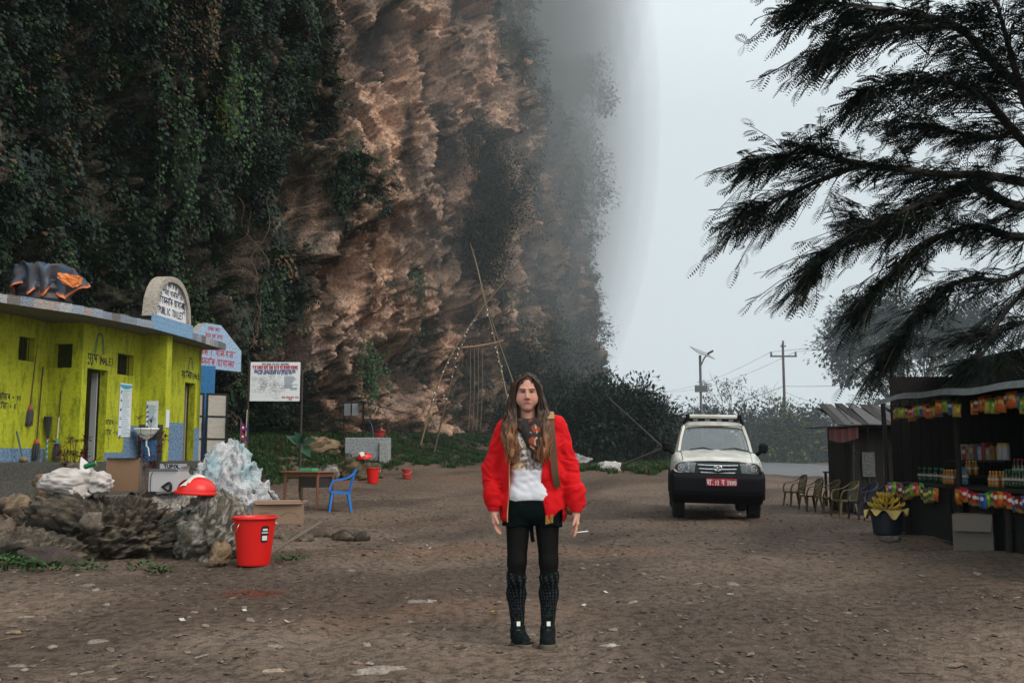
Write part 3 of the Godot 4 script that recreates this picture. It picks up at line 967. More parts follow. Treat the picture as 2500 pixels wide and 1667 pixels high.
# ------------------------------------------------------------------ lettering drawn with strokes
const GLYPH := {
	"p": "75,0 75,100;15,0 15,45 30,60 75,55", "b": "80,0 80,100;75,35 40,25 15,45 30,70 80,60;30,35 70,65", "c": "80,0 80,100;10,30 60,30;30,30 25,60 45,70 80,55",
	"A": "40,0 40,100", "m": "80,0 80,100;30,0 30,60 15,75 10,60 30,55 80,55", "h": "50,0 50,20 20,30 30,50 60,50 65,70 30,75 40,100", "i": "30,0 30,100;30,0 50,-25 90,-10 100,0",
	"l": "85,0 85,100;10,80 10,40 35,35 45,70 55,40 85,40", "r": "40,0 55,25 35,45 15,45;30,45 70,100", "S": "75,0 75,100;15,0 15,50 30,65 75,50;15,15 70,55", "s": "85,0 85,100;25,0 35,30 15,45;20,45 45,95;25,50 85,50",
	"v": "80,0 80,100;80,30 40,25 20,50 45,75 80,60", "j": "85,0 85,100;85,40 40,40 50,60 25,75 10,55", "n": "80,0 80,100;80,50 30,50 20,65 35,70", "k": "50,0 50,100;50,35 20,35 10,55 25,70 50,55;50,40 85,35 95,60 75,80",
	"z": "80,0 80,100;20,10 40,30 20,50 15,30;25,50 55,95", "y": "80,0 80,100;15,0 30,25 15,50 40,70 80,55", "t": "75,0 75,100;75,35 35,40 20,70 35,95", "g": "85,0 85,100;35,0 35,60 20,75 10,60", "d": "50,0 50,25 15,45 20,75 50,80 70,100",
	"u": "30,104 10,118 30,132 55,118", "e": "60,0 10,-32", "0": "50,12 80,30 80,75 50,96 20,75 20,30 50,12", "1": "35,35 55,15 70,35 50,50 35,35;70,32 72,65 50,100", "3": "20,15 60,10 72,28 40,45 78,55 66,80 30,80 62,104", "4": "15,10 75,70 55,96 30,80 40,55 80,10", "7": "15,28 15,70 40,96 70,75 76,30 60,14 45,33 60,50",
	"=": "20,40 80,40;20,65 80,65", ".": "40,88 50,98", "(": "60,-10 35,30 35,75 60,110", ")": "40,-10 65,30 65,75 40,110", "-": "15,45 85,45"}
const LATIN := {"P": "15,100 15,0 70,5 80,28 65,50 15,52", "U": "15,0 15,75 45,100 80,75 80,0", "B": "15,100 15,0 65,5 70,35 15,48 75,60 75,92 15,100", "L": "15,0 15,100 80,100", "I": "50,0 50,100", "C": "85,15 50,0 15,30 15,70 50,100 85,85", "T": "5,0 95,0;50,0 50,100", "O": "50,0 85,30 85,70 50,100 15,70 15,30 50,0", "E": "80,0 15,0 15,100 80,100;15,48 65,48", "M": "10,100 10,0 50,60 90,0 90,100", "A": "5,100 50,0 95,100;25,62 75,62", "F": "15,100 15,0 80,0;15,48 65,48"}

func glyph_lines(g: String, latin: bool) -> Array:
	var out := []
	var src: String = (LATIN if latin else GLYPH).get(g, "")
	for line in src.split(";", false):
		var pts := []
		for q in line.split(" ", false):
			var xy := q.split(",")
			pts.append(Vector2(float(xy[0]), float(xy[1])) / 100.0)
		out.append(pts)
	return out

# strokes as flat ribbons on the plane o + right * x + up * y; bend > 0 lays the line on an arc of that radius about o
func letter(m: MB, txt: String, o: Vector3, right: Vector3, up: Vector3, size: float, wide := 0.62, pen := 0.1, latin := false, centred := true, bend := 0.0) -> void:
	var out := right.cross(up)
	var adv := size * wide
	var total := 0.0
	for ch in txt: total += 0.0 if ch in ["u", "e"] and not latin else adv
	var x := -total * 0.5 if centred else 0.0
	var place := func(px: float, py: float) -> Vector3:
		if bend > 0.0:
			var a := px / bend
			return o + (right * sin(a) + up * cos(a)) * (bend + py)
		return o + right * px + up * py
	for ch in txt:
		if ch == " ":
			x += adv
			continue
		var x0 := x - adv if (ch in ["u", "e"] and not latin) else x
		var lines := glyph_lines(ch, latin)
		if not latin and not (ch in ["u", "e", "0", "1", "3", "4", "7", "=", ".", "(", ")", "-"]): lines.append([Vector2(-0.05, 0), Vector2(1.08, 0)])
		for l in lines:
			for k in l.size() - 1:
				var a: Vector2 = l[k]
				var b: Vector2 = l[k + 1]
				var p: Vector3 = place.call(x0 + a.x * adv, size * (0.5 - a.y))
				var q: Vector3 = place.call(x0 + b.x * adv, size * (0.5 - b.y))
				ribbon(m, p, q, out, size * pen)
		if not (ch in ["u", "e"]) or latin: x += adv

func word(parent: Node, material: Material, own: Node3D, txt: String, o: Vector3, right: Vector3, up: Vector3, size: float, wide := 0.62, pen := 0.1, latin := false, centred := true, bend := 0.0) -> void:
	var m := mbx(own)
	letter(m, txt, o, right, up, size, wide, pen, latin, centred, bend)
	part(parent, "lettering", m, material).set_meta("kind", "stuff")

func mbx(own: Node3D) -> MB:
	var m := MB.new()
	m.xf = own.transform.affine_inverse()
	return m

func ribbon(m: MB, p: Vector3, q: Vector3, out: Vector3, w: float) -> void:
	if (q - p).length() < 1e-5: return
	var d := (q - p).normalized() * w * 0.3
	var s := out.cross(q - p).normalized() * w * 0.5
	m.face([p - d - s, q + d - s, q + d + s, p - d + s])

# ------------------------------------------------------------------ walls with openings
func wall(m: MB, a: Vector2, b: Vector2, y0: float, y1: float, th: float, holes := []) -> void:   # outer face runs a -> b, thickness goes to the far side
	var d := (b - a).normalized()
	var l := (b - a).length()
	var n := Vector2(-d.y, d.x)      # outward
	var bas := Basis(Vector3(d.x, 0, d.y), Vector3.UP, Vector3(d.x, 0, d.y).cross(Vector3.UP))
	var put := func(t0: float, t1: float, h0: float, h1: float) -> void:
		if t1 - t0 < 0.001 or h1 - h0 < 0.001: return
		var c: Vector2 = a + d * (t0 + t1) * 0.5 - n * th * 0.5
		m.box(Vector3(c.x, (h0 + h1) * 0.5, c.y), Vector3(t1 - t0, h1 - h0, th), 0.0, bas)
	var t := 0.0
	for h in holes:     # sorted along the wall: [t0, t1, low, high]
		put.call(t, h[0], y0, y1)
		put.call(h[0], h[1], y0, h[2])
		put.call(h[0], h[1], h[3], y1)
		t = h[1]
	put.call(t, l, y0, y1)

func slab(m: MB, poly: Array, y0: float, y1: float) -> void:      # poly of Vector2(x, z)
	var pk := PackedVector2Array(poly)
	var tris := Geometry2D.triangulate_polygon(pk)
	var area := 0.0
	for i in poly.size(): area += poly[i].cross(poly[(i + 1) % poly.size()])
	for i in range(0, tris.size(), 3):
		var a: Vector2 = poly[tris[i]]; var b: Vector2 = poly[tris[i + 1]]; var c: Vector2 = poly[tris[i + 2]]
		if (b - a).cross(c - a) > 0: var sw := b; b = c; c = sw
		m.face([Vector3(a.x, y1, a.y), Vector3(b.x, y1, b.y), Vector3(c.x, y1, c.y)])
		m.face([Vector3(a.x, y0, a.y), Vector3(c.x, y0, c.y), Vector3(b.x, y0, b.y)])
	for i in poly.size():
		var a: Vector2 = poly[i]
		var b: Vector2 = poly[(i + 1) % poly.size()]
		if area > 0: m.face([Vector3(b.x, y0, b.y), Vector3(a.x, y0, a.y), Vector3(a.x, y1, a.y), Vector3(b.x, y1, b.y)])
		else: m.face([Vector3(a.x, y0, a.y), Vector3(b.x, y0, b.y), Vector3(b.x, y1, b.y), Vector3(a.x, y1, a.y)])

const FD := Vector2(0.165, -0.986)   # along the toilet's front, away from the road's near end
const FN := Vector2(0.986, 0.165)    # out of the front

func v3(q: Vector2, y: float) -> Vector3:
	return Vector3(q.x, y, q.y)

func build_toilet() -> void:
	var lime := rough_mat("lime_plaster", 0.9, 0.35, 0.9, 0.72, 1.0)
	var conc := rough_mat("concrete", 1.1, 0.7, 0.9, 0.55, 1.0)
	var C_LIME := Color(0.46, 0.50, 0.016)
	lime.detail_enabled = true      # runs of dirt and damp
	lime.detail_albedo = noise_tex("lime_dirt", 0.018, [0.0, 0.3, 0.5, 1.0], [lin(0.30, 0.34, 0.22), lin(0.62, 0.66, 0.55), lin(0.92, 0.93, 0.9), lin(1, 1, 1)], {"oct": 6, "gain": 0.6})
	lime.detail_blend_mode = BaseMaterial3D.BLEND_MODE_MUL
	lime.detail_uv_layer = BaseMaterial3D.DETAIL_UV_2
	lime.uv2_triplanar = true
	lime.uv2_world_triplanar = true
	lime.uv2_scale = Vector3(0.5, 0.14, 0.5)
	var F := 1.06
	var top := 4.02
	var t := thing("public_toilet", "lime green public toilet block with flat concrete roof", "building", Vector3(-9.14, F, -21.12))
	var own := t
	var c2 := Vector2(-9.14, -21.12)
	var c1 := Vector2(-9.90, -21.25)
	var a0 := c1 - FD * 5.5
	var e1 := c2 + FD * 5.35
	var back := FN * -2.6
	# walls
	var m: MB = mbx(own)
	m.col = C_LIME
	wall(m, a0, c1, F, top, 0.18, [[4.47, 4.97, 3.13, 3.62]])
	part(t, "wall", m, lime)
	m = mbx(own); m.col = C_LIME
	wall(m, c1 + FN * 0.002, c2, F, top, 0.16, [[0.08, 0.52, 3.05, 3.57]])
	part(t, "wall", m, lime)
	m = mbx(own); m.col = C_LIME
	wall(m, c2, e1, F, top, 0.18, [[0.19, 0.97, F, 3.06], [1.34, 2.02, 3.02, 3.5], [4.5, 5.06, F, 3.06]])
	part(t, "wall", m, lime)
	var d0 := c2 + FD * 2.34
	m = mbx(own); m.col = C_LIME
	wall(m, d0 + FN * 0.003, d0 + FN * 0.65, F, top, 0.23)
	part(t, "screen_wall", m, lime)
	m = mbx(own); m.col = C_LIME
	wall(m, e1, e1 + back, F, top, 0.18)
	wall(m, e1 + back, a0 + back, F, top, 0.18)
	part(t, "wall", m, lime)
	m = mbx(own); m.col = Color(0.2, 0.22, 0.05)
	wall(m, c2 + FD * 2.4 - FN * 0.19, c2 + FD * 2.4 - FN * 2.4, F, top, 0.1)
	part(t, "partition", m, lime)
	# dado: light blue painted band, proud of the plaster
	m = mbx(own); m.col = Color(0.16, 0.27, 0.42)
	wall(m, a0 + FN * 0.006, c1 + FN * 0.006 - FD * 0.01, F, F + 0.28, 0.006)
	part(t, "dado", m, rough_mat("blue_paint", 1.2, 0.4, 0.85, 0.5, 1.0))
	m = mbx(own); m.col = Color(0.16, 0.27, 0.42)
	wall(m, c2 + FN * 0.006 + FD * 0.98, c2 + FN * 0.006 + FD * 1.72, F, F + 0.2, 0.006)
	part(t, "dado", m, rough_mat("blue_paint", 1.2, 0.4, 0.85, 0.5, 1.0))
	m = mbx(own); m.col = Color(0.16, 0.27, 0.42)
	wall(m, c2 + FN * 0.006 + FD * 1.72, c2 + FN * 0.006 + FD * 2.33, F, F + 0.82, 0.006)
	part(t, "dado", m, rough_mat("blue_paint", 1.2, 0.4, 0.85, 0.5, 1.0))
	m = mbx(own); m.col = Color(0.16, 0.27, 0.42)
	wall(m, c2 + FN * 0.006 + FD * 3.2, c2 + FN * 0.006 + FD * 4.49, F, F + 0.95, 0.006)
	part(t, "dado", m, rough_mat("blue_paint", 1.2, 0.4, 0.85, 0.5, 1.0))
	m = mbx(own); m.col = Color(0.16, 0.27, 0.42)
	wall(m, c2 + FN * 0.006 + FD * 5.07, c2 + FN * 0.006 + FD * 5.35, F, F + 0.85, 0.006)
	part(t, "dado", m, rough_mat("blue_paint", 1.2, 0.4, 0.85, 0.5, 1.0))
	m = mbx(own); m.col = Color(0.06, 0.065, 0.055)
	wall(m, d0 + FN * 0.012 - FD * 0.006, d0 + FN * 0.62 - FD * 0.006, F, F + 0.85, 0.006)
	part(t, "dado", m, conc, "dark mouldy splash panel behind the basin")
	# door leaf of pale grey metal standing in the left opening
	m = mbx(own); m.col = Color(0.36, 0.38, 0.42)
	var dq := c2 + FD * 0.92 - FN * 0.2
	wall(m, dq, dq - FN * 0.14, F, 3.0, 0.03)
	part(t, "door", m, tint_mat("grey_door", 0.6))
	m = mbx(own); m.col = Color(0.34, 0.3, 0.28)
	dq = c2 + FD * 5.0 - FN * 0.2
	wall(m, dq, dq - FN * 0.14, F, 3.0, 0.03)
	part(t, "door", m, tint_mat("grey_door", 0.6))
	# window bars
	for q in [[a0, 4.47, 4.97, 3.13, 3.62], [c2, 1.34, 2.02, 3.02, 3.5]]:
		m = mbx(own); m.col = Color(0.02, 0.018, 0.02)
		for k in 6:
			var w: Vector2 = q[0] + FD * lerpf(q[1] + 0.05, q[2] - 0.05, k / 5.0) - FN * 0.1
			m.tube([v3(w, q[3]), v3(w, q[4])], [0.008], 5)
		part(t, "window_grille", m, tint_mat("dark_iron", 0.6, 0.4))
	# floor and roof
	m = mbx(own); m.col = Color(0.1, 0.09, 0.08)
	slab(m, [a0 - FN * 0.2, e1 - FN * 0.2, e1 + back * 0.93, a0 + back * 0.93], F - 0.1, F + 0.004)
	part(t, "floor_slab", m, conc)
	var edge := [Vector2(-9.95, -16.2), Vector2(-9.45, -18.4), Vector2(-8.65, -19.9), Vector2(-8.05, -22.1), Vector2(-7.84, -24.2), Vector2(-7.74, -26.7), Vector2(-10.9, -27.2), Vector2(-12.6, -15.8)]
	m = mbx(own); m.col = Color(0.19, 0.185, 0.17)
	slab(m, edge, top, top + 0.15)
	var roof := part(t, "roof", m, conc)
	m = mbx(own)
	R.seed = 5
	for k in 5:     # weathered fascia, painted pale blue and whitewash
		var a: Vector2 = edge[k]
		var b: Vector2 = edge[k + 1]
		var n := int((b - a).length() / 0.28)
		for i in n:
			var wa := a.lerp(b, float(i) / n)
			var wb := a.lerp(b, float(i + 1) / n)
			m.col = [Color(0.28, 0.34, 0.42), Color(0.36, 0.32, 0.31), Color(0.17, 0.16, 0.15), Color(0.40, 0.42, 0.45), Color(0.22, 0.26, 0.33)][R.randi() % 5]
			if k == 3: m.col = Color(0.22, 0.40, 0.62)
			var nn := Vector2(-(b - a).normalized().y, (b - a).normalized().x)
			var hi := top + 0.15 + (0.17 if k == 3 else R.randf_range(-0.005, 0.02))
			wall(m, wa + nn * 0.03, wb + nn * 0.03, top - 0.012, hi, 0.05)
	part(roof, "fascia", m, rough_mat("limewash", 1.6, 0.7, 0.9, 0.5, 1.0))
	# lettered arch on the roof edge
	var ar: Vector2 = Vector2(-8.03, -22.22)
	var ad := (Vector2(-7.84, -24.2) - ar).normalized()
	var an := Vector2(-ad.y, ad.x)
	var A3 := Vector3(ad.x, 0, ad.y)
	var N3 := Vector3(an.x, 0, an.y)
	var mid := v3(ar + ad * 1.0 - an * 0.02, top + 0.3)
	var ap := func(u: float, inset: float) -> Vector3:
		var x: float = lerpf(-1.0 + inset, 1.0 - inset, u)
		var k := absf(x) / (1.0 - inset)
		return A3 * x + Vector3.UP * ((1.04 - inset) * sqrt(maxf(0.0, 1.0 - pow(k, 2.4))) + 0.003)
	m = mbx(own); m.col = Color(0.42, 0.39, 0.34)
	var n := 28
	for i in n:
		var p0: Vector3 = mid + ap.call(float(i) / n, 0.0)
		var p1: Vector3 = mid + ap.call(float(i + 1) / n, 0.0)
		var q0: Vector3 = mid + ap.call(float(i) / n, 0.13)
		var q1: Vector3 = mid + ap.call(float(i + 1) / n, 0.13)
		var dep := N3 * -0.3
		m.face([p0, p0 + dep, p1 + dep, p1]); m.face([q0, p0, p1, q1])
		m.face([q0 + N3 * -0.07, q0, q1, q1 + N3 * -0.07]); m.face([p0 + dep, mid + A3 * -0.0 + dep, p1 + dep])
	var arch := part(t, "sign_arch", m, conc)
	m = mbx(own); m.col = Color(0.72, 0.74, 0.76)
	for i in n: m.face([mid + N3 * -0.07, mid + N3 * -0.07 + ap.call(float(i) / n, 0.12), mid + N3 * -0.07 + ap.call(float(i + 1) / n, 0.12)])
	part(arch, "sign_face", m, rough_mat("whitewash", 1.6, 0.4, 0.9, 0.75, 1.0))
	var navy := mat("navy_paint", lin(0.012, 0.02, 0.075), 0.8)
	var to := mid + N3 * -0.064
	var R3 := A3
	word(arch, navy, own, "PUBLIC TOILET", to + Vector3.UP * 0.2, R3, Vector3.UP, 0.15, 0.68, 0.17, true)
	word(arch, navy, own, "sArvjnik zAcAly", to + Vector3.UP * 0.44, R3, Vector3.UP, 0.14, 0.7, 0.16)
	word(arch, navy, own, "ngr pAlikA", to + Vector3.UP * 0.64, R3, Vector3.UP, 0.11, 0.7, 0.15)
	word(arch, navy, own, "zrI hAtImArA yuvA sNgh mhilA smitI", to + Vector3.UP * 0.12, R3, Vector3.UP, 0.1, 0.62, 0.15, false, true, 0.72)
	word(arch, navy, own, "gAu vikAs smitI ruprekhA sArvjnik", to + Vector3.UP * 0.02, R3, Vector3.UP, 0.085, 0.6, 0.15, false, true, 0.93)
	# painted words on the walls
	var f3 := Vector3(FD.x, 0, FD.y)
	var black := mat("black_paint", lin(0.015, 0.02, 0.02), 0.8)
	var cw3 := v3(c2, 0) + v3(FN, 0) * 0.004
	word(t, black, own, "puruS", cw3 + f3 * 0.36 + Vector3.UP * 3.28, f3, Vector3.UP, 0.17, 0.68, 0.16)
	word(t, black, own, "(", cw3 + f3 * 0.66 + Vector3.UP * 3.26, f3, Vector3.UP, 0.17, 0.6, 0.12)
	word(t, black, own, "MALE", cw3 + f3 * 0.88 + Vector3.UP * 3.26, f3, Vector3.UP, 0.15, 0.7, 0.17, true)
	word(t, black, own, ")", cw3 + f3 * 1.12 + Vector3.UP * 3.26, f3, Vector3.UP, 0.17, 0.6, 0.12)
	word(t, black, own, "pisAb = 3.", cw3 + f3 * 0.98 + Vector3.UP * 1.92, f3, Vector3.UP, 0.1, 0.6, 0.15, false, false)
	word(t, black, own, "disA = 0 7", cw3 + f3 * 0.98 + Vector3.UP * 1.7, f3, Vector3.UP, 0.1, 0.6, 0.15, false, false)
	word(t, black, own, "mhilA", cw3 + f3 * 4.56 + Vector3.UP * 3.25, f3, Vector3.UP, 0.16, 0.66, 0.17)
	word(t, black, own, "FEMALE", cw3 + f3 * 5.02 + Vector3.UP * 3.25, f3, Vector3.UP, 0.13, 0.62, 0.15, true)
	var ca := v3(a0, 0) + v3(FN, 0) * 0.004
	word(t, black, own, "pisAb = 10", ca + f3 * 3.95 + Vector3.UP * 2.36, f3, Vector3.UP, 0.11, 0.6, 0.16, false, false)
	word(t, black, own, "disA = 4", ca + f3 * 3.95 + Vector3.UP * 2.18, f3, Vector3.UP, 0.11, 0.6, 0.16, false, false)
	# the faded painted figure above each doorway: a head with long hair
	for q in [0.6, 4.75]:
		m = mbx(own)
		var b3: Vector3 = cw3 + f3 * q + Vector3.UP * 3.4
		var k := 1.0 if q < 1.0 else 0.7
		for i in 14:
			var a1 := PI * i / 13.0
			var a2 := PI * (i + 1) / 13.0
			if i < 13: ribbon(m, b3 + (f3 * -cos(a1) * 0.11 + Vector3.UP * (0.3 + sin(a1) * 0.14)) * k, b3 + (f3 * -cos(a2) * 0.11 + Vector3.UP * (0.3 + sin(a2) * 0.14)) * k, v3(FN, 0), 0.055 * k)
		for sg in [-1.0, 1.0]:
			ribbon(m, b3 + (f3 * sg * 0.11 + Vector3.UP * 0.3) * k, b3 + (f3 * sg * 0.16 + Vector3.UP * 0.02) * k, v3(FN, 0), 0.09 * k)
		part(t, "painted_figure", m, mat("faded_green_paint", lin(0.13, 0.2, 0.06), 0.9))
	# platform and steps
	var st := thing("concrete_steps", "damp stained concrete platform and steps before the toilet", "steps", v3(c2 + FN * 0.6, 0))
	for k in 3:
		var h: float = [F - 0.005, 0.72, 0.36][k]
		var w: float = [0.62, 0.98, 1.34][k]
		m = MB.new(); m.xf = Transform3D(Basis(), -st.position)
		m.col = [Color(0.075, 0.078, 0.07), Color(0.09, 0.088, 0.078), Color(0.15, 0.135, 0.12)][k]
		var pa := a0 - FD * 1.0 + FN * (0.002 + 0.001 * k)
		var pb := c2 + FD * (5.6 - 0.01 * k) 
		var poly := [pa, pa + FN * w, pb + FN * (w - 0.1), pb + FN * 0.002] if k == 0 else [pa + FN * (w - 0.365), pa + FN * w, pb + FN * (w - 0.1), pb + FN * (w - 0.465)]
		slab(m, poly, -0.2, h)
		part(st, "step", m, conc)
	# blue second block with gabled sign and steel gate
	var b := thing("blue_toilet", "small bright blue toilet block with gabled lettered sign behind the lime one", "building", Vector3(-9.0, 0.9, -28.6))
	own = b
	m = mbx(own); m.col = Color(0.03, 0.17, 0.40)
	wall(m, Vector2(-9.8, -27.4), Vector2(-8.45, -28.3), 0.6, 3.72, 0.2, [])
	wall(m, Vector2(-8.45, -28.3), Vector2(-9.3, -31.0), 0.6, 3.72, 0.2, [])
	part(b, "wall", m, rough_mat("blue_plaster", 1.0, 0.4, 0.85, 0.65, 1.0))
	var g0 := Vector2(-9.1, -27.45)
	var g1 := Vector2(-8.08, -29.6)
	var gd := (g1 - g0).normalized()
	var gl := (g1 - g0).length()
	var gn := Vector2(-gd.y, gd.x)
	var G3 := v3(gd, 0); var GN := v3(gn, 0)
	var prof := [Vector2(0, 3.66), Vector2(gl, 3.66), Vector2(gl, 4.28), Vector2(gl * 0.62, 4.95), Vector2(gl * 0.36, 4.95), Vector2(0, 4.28)]
	m = mbx(own); m.col = Color(0.33, 0.47, 0.66)
	var front := prof.map(func(q): return v3(g0, 0) + G3 * q.x + Vector3.UP * q.y)
	m.face(front)
	var rear := front.map(func(q): return q - GN * 0.3)
	rear.reverse()
	m.face(rear)
	for i in 6:
		m.col = Color(0.33, 0.47, 0.66) if i < 2 else Color(0.42, 0.42, 0.42)
		m.face([front[(i + 1) % 6], front[i], front[i] - GN * 0.3, front[(i + 1) % 6] - GN * 0.3])
	var gs := part(b, "gable_sign", m, rough_mat("blue_wash", 1.3, 0.5, 0.9, 0.6, 1.0))
	var red := mat("red_paint", lin(0.42, 0.05, 0.07), 0.8)
	var lo := v3(g0, 0) + G3 * gl * 0.5 + GN * 0.005
	word(gs, red, own, "sArvjnik zAcAly", lo + Vector3.UP * 3.85, G3, Vector3.UP, 0.17, 0.68, 0.15)
	word(gs, red, own, "bAlvAlikA r apAng mEtrI", lo + Vector3.UP * 4.13, G3, Vector3.UP, 0.16, 0.5, 0.15)
	word(gs, red, own, "pAlpA", lo + Vector3.UP * 4.4, G3, Vector3.UP, 0.1, 0.6, 0.14)
	word(gs, red, own, "nepAl yuvA sAgr", lo + Vector3.UP * 4.6, G3, Vector3.UP, 0.1, 0.55, 0.14)
	word(gs, red, own, "ruprekhA smitI", lo + Vector3.UP * 4.8, G3, Vector3.UP, 0.085, 0.5, 0.14)
	m = mbx(own); m.col = Color(0.1, 0.14, 0.2)
	slab(m, [g0 - gn * 0.02, g1 - gn * 0.02, g1 - gn * 2.0, g0 - gn * 1.2], 3.72, 3.84)
	part(b, "roof", m, conc)
	# steel gate
	var gt := thing("steel_gate", "pale panelled steel gate with black frame beside the toilet", "gate", Vector3(-8.7, 1.0, -28.0))
	own = gt
	var ga := Vector2(-9.2, -27.0)
	var gb := Vector2(-7.95, -27.9)
	var fr := (gb - ga).normalized()
	var fl := (gb - ga).length()
	var fn := Vector2(-fr.y, fr.x)
	var sp := [0.0, 0.57 * fl, 0.61 * fl, fl]
	for leafn in 2:
		var x0: float = sp[leafn * 2]
		var x1: float = sp[leafn * 2 + 1]
		m = mbx(own); m.col = Color(0.012, 0.013, 0.016)
		for yy in [1.0, 1.62, 2.24, 2.86]:
			wall(m, ga + fr * x0, ga + fr * x1, yy, yy + 0.045, 0.04)
		for yk in 3:
			for xx in [x0, x1 - 0.05]: wall(m, ga + fr * xx, ga + fr * (xx + 0.05), 1.045 + yk * 0.62, 1.62 + yk * 0.62, 0.04)
		var lf := part(gt, "gate_leaf", m, tint_mat("dark_iron", 0.6, 0.4))
		for yk in 3:
			m = mbx(own); m.col = Color(0.46, 0.45, 0.40)
			wall(m, ga + fr * (x0 + 0.05) - fn * 0.015, ga + fr * (x1 - 0.05) - fn * 0.015, 1.046 + yk * 0.62, 1.619 + yk * 0.62, 0.012)
			part(lf, "panel", m, rough_mat("gate_panel", 1.0, 0.25, 0.7, 0.75, 1.0))
		m = mbx(own); m.col = Color(0.01, 0.01, 0.012)
		wall(m, ga + fr * (x1 - 0.05) + fn * 0.03, ga + fr * (x1 - 0.0) + fn * 0.03, 1.9, 2.1, 0.03)
		part(lf, "handle", m, tint_mat("dark_iron", 0.6, 0.4))
	# posters
	poster("tall printed notice with blue header on the lime wall", v3(c2, 0) + f3 * 1.72 + v3(FN, 0) * 0.012 + Vector3.UP * 2.22, f3, 0.5, 1.22, Color(0.05, 0.33, 0.5), 41)
	var p3 := v3(FN, 0)
	poster("smaller printed notice on the screen wall above the basin", v3(d0, 0) + p3 * 0.34 + f3 * -0.012 + Vector3.UP * 2.1, p3, 0.3, 0.72, Color(0.2, 0.4, 0.55), 42)
	poster("small blank white paper stuck on the screen wall's end", v3(d0 + FN * 0.662, 0) + f3 * 0.12 + Vector3.UP * 2.05, f3, 0.16, 0.42, Color(0.7, 0.7, 0.7), 43)
	# wash basin
	var s := thing("wash_basin", "small white wash basin on pedestal in the toilet corner", "basin", v3(d0 + FN * 0.36 - FD * 0.27, F))
	m = MB.new(); m.col = Color(0.78, 0.8, 0.8)
	m.lathe([Vector2(0.05, 0.5), Vector2(0.13, 0.56), Vector2(0.2, 0.66), Vector2(0.24, 0.72), Vector2(0.26, 0.73), Vector2(0.26, 0.76), Vector2(0.22, 0.76), Vector2(0.18, 0.7), Vector2(0.08, 0.64), Vector2(0.0, 0.63)], 24, Vector3.ZERO, Basis().scaled(Vector3(1.1, 1, 0.85)))
	part(s, "bowl", m, tint_mat("ceramic", 0.25))
	m = MB.new(); m.col = Color(0.7, 0.7, 0.7)
	m.tube([Vector3(0, 0.5, -0.03), Vector3(0, 0.36, -0.03), Vector3(0.04, 0.3, -0.05), Vector3(0.06, 0.12, -0.08)], [0.025, 0.02, 0.018, 0.018], 8)
	part(s, "drain_pipe", m, tint_mat("plastic_white", 0.5))
	m = MB.new(); m.col = Color(0.6, 0.62, 0.62)
	m.tube([Vector3(0, 0.75, -0.17), Vector3(0, 0.85, -0.17), Vector3(0, 0.87, -0.12), Vector3(0, 0.83, -0.08)], [0.014], 8)
	part(s, "tap", m, tint_mat("chrome", 0.25, 1.0))
	m = MB.new(); m.col = Color(0.025, 0.14, 0.32)
	m.box(Vector3(0, 0.24, -0.2), Vector3(0.36, 0.48, 0.05), 0.01)
	part(s, "backboard", m, rough_mat("blue_plaster", 1.0, 0.4, 0.85, 0.65, 1.0))
	# brooms leaning on the wall
	broom("long handled straw broom with grey head leaning highest on the lime wall", a0 + FD * 4.86 + FN * 0.03, F + 0.72, 1.75, 0.07, Color(0.11, 0.055, 0.035), Color(0.09, 0.085, 0.08), Color(0.35, 0.05, 0.04), 51)
	broom("dark broom with red collar standing on the platform", a0 + FD * 5.1 + FN * 0.06, F + 0.02, 1.98, 0.05, Color(0.05, 0.03, 0.02), Color(0.06, 0.06, 0.06), Color(0.5, 0.03, 0.02), 52)
	broom("broom with teal collar and half white handle standing at the corner", c1 + FN * 0.34 - FD * 0.12, F + 0.01, 1.5, 0.045, Color(0.03, 0.03, 0.03), Color(0.08, 0.075, 0.07), Color(0.02, 0.3, 0.3), 53)
	broom("upturned broom with blue and white beaded handle", c1 + FN * 0.12 - FD * 0.1, F + 0.02, 0.95, 0.0, Color(0.1, 0.35, 0.5), Color(0.05, 0.05, 0.05), Color(0.05, 0.05, 0.05), 54)
	var br := thing("hand_brush", "short green handled brush leaning on the blue dado", "brush", v3(a0 + FD * 4.42 + FN * 0.25, F))
	m = MB.new(); m.col = Color(0.05, 0.11, 0.1)
	m.tube([Vector3(0.0, 0.1, 0), Vector3(-0.12, 0.62, 0.05)], [0.016, 0.02], 7)
	part(br, "handle", m, tint_mat("plastic_matt", 0.6))
	m = MB.new(); m.col = Color(0.3, 0.22, 0.11)
	m.ball(Vector3(0.02, 0.05, 0), Vector3(0.09, 0.06, 0.07), 12, func(q): return 1.0 + 0.2 * nz.get_noise_3dv(q * 5.0))
	part(br, "bristles", m, rough_mat("straw", 6.0, 1.0, 0.9, 0.4, 1.0))
	# water tank and tarpaulin on the roof
	var wt := thing("water_tank", "black ribbed plastic water tank on the toilet roof", "tank", Vector3(-10.75, top + 0.15, -22.6))
	m = MB.new(); m.col = Color(0.022, 0.023, 0.028)
	var pr := []
	for k in 33:
		var y := 0.95 * k / 32.0
		pr.append(Vector2(0.6 + 0.022 * sin(k * PI / 4.0), y))
	pr.append_array([Vector2(0.5, 1.05), Vector2(0.25, 1.12), Vector2(0.24, 1.2), Vector2(0.0, 1.22)])
	m.lathe(pr, 32)
	part(wt, "shell", m, tint_mat("tank_plastic", 0.5))
	var tp := thing("tarpaulin", "crumpled dark blue tarpaulin with orange hem over the water tank", "tarpaulin", wt.position)
	var tarp := mat("tarp", Color(1, 1, 1), 0.5, 0.0, {"vertex_color_use_as_albedo": true, "cull_mode": BaseMaterial3D.CULL_DISABLED})
	m = MB.new()
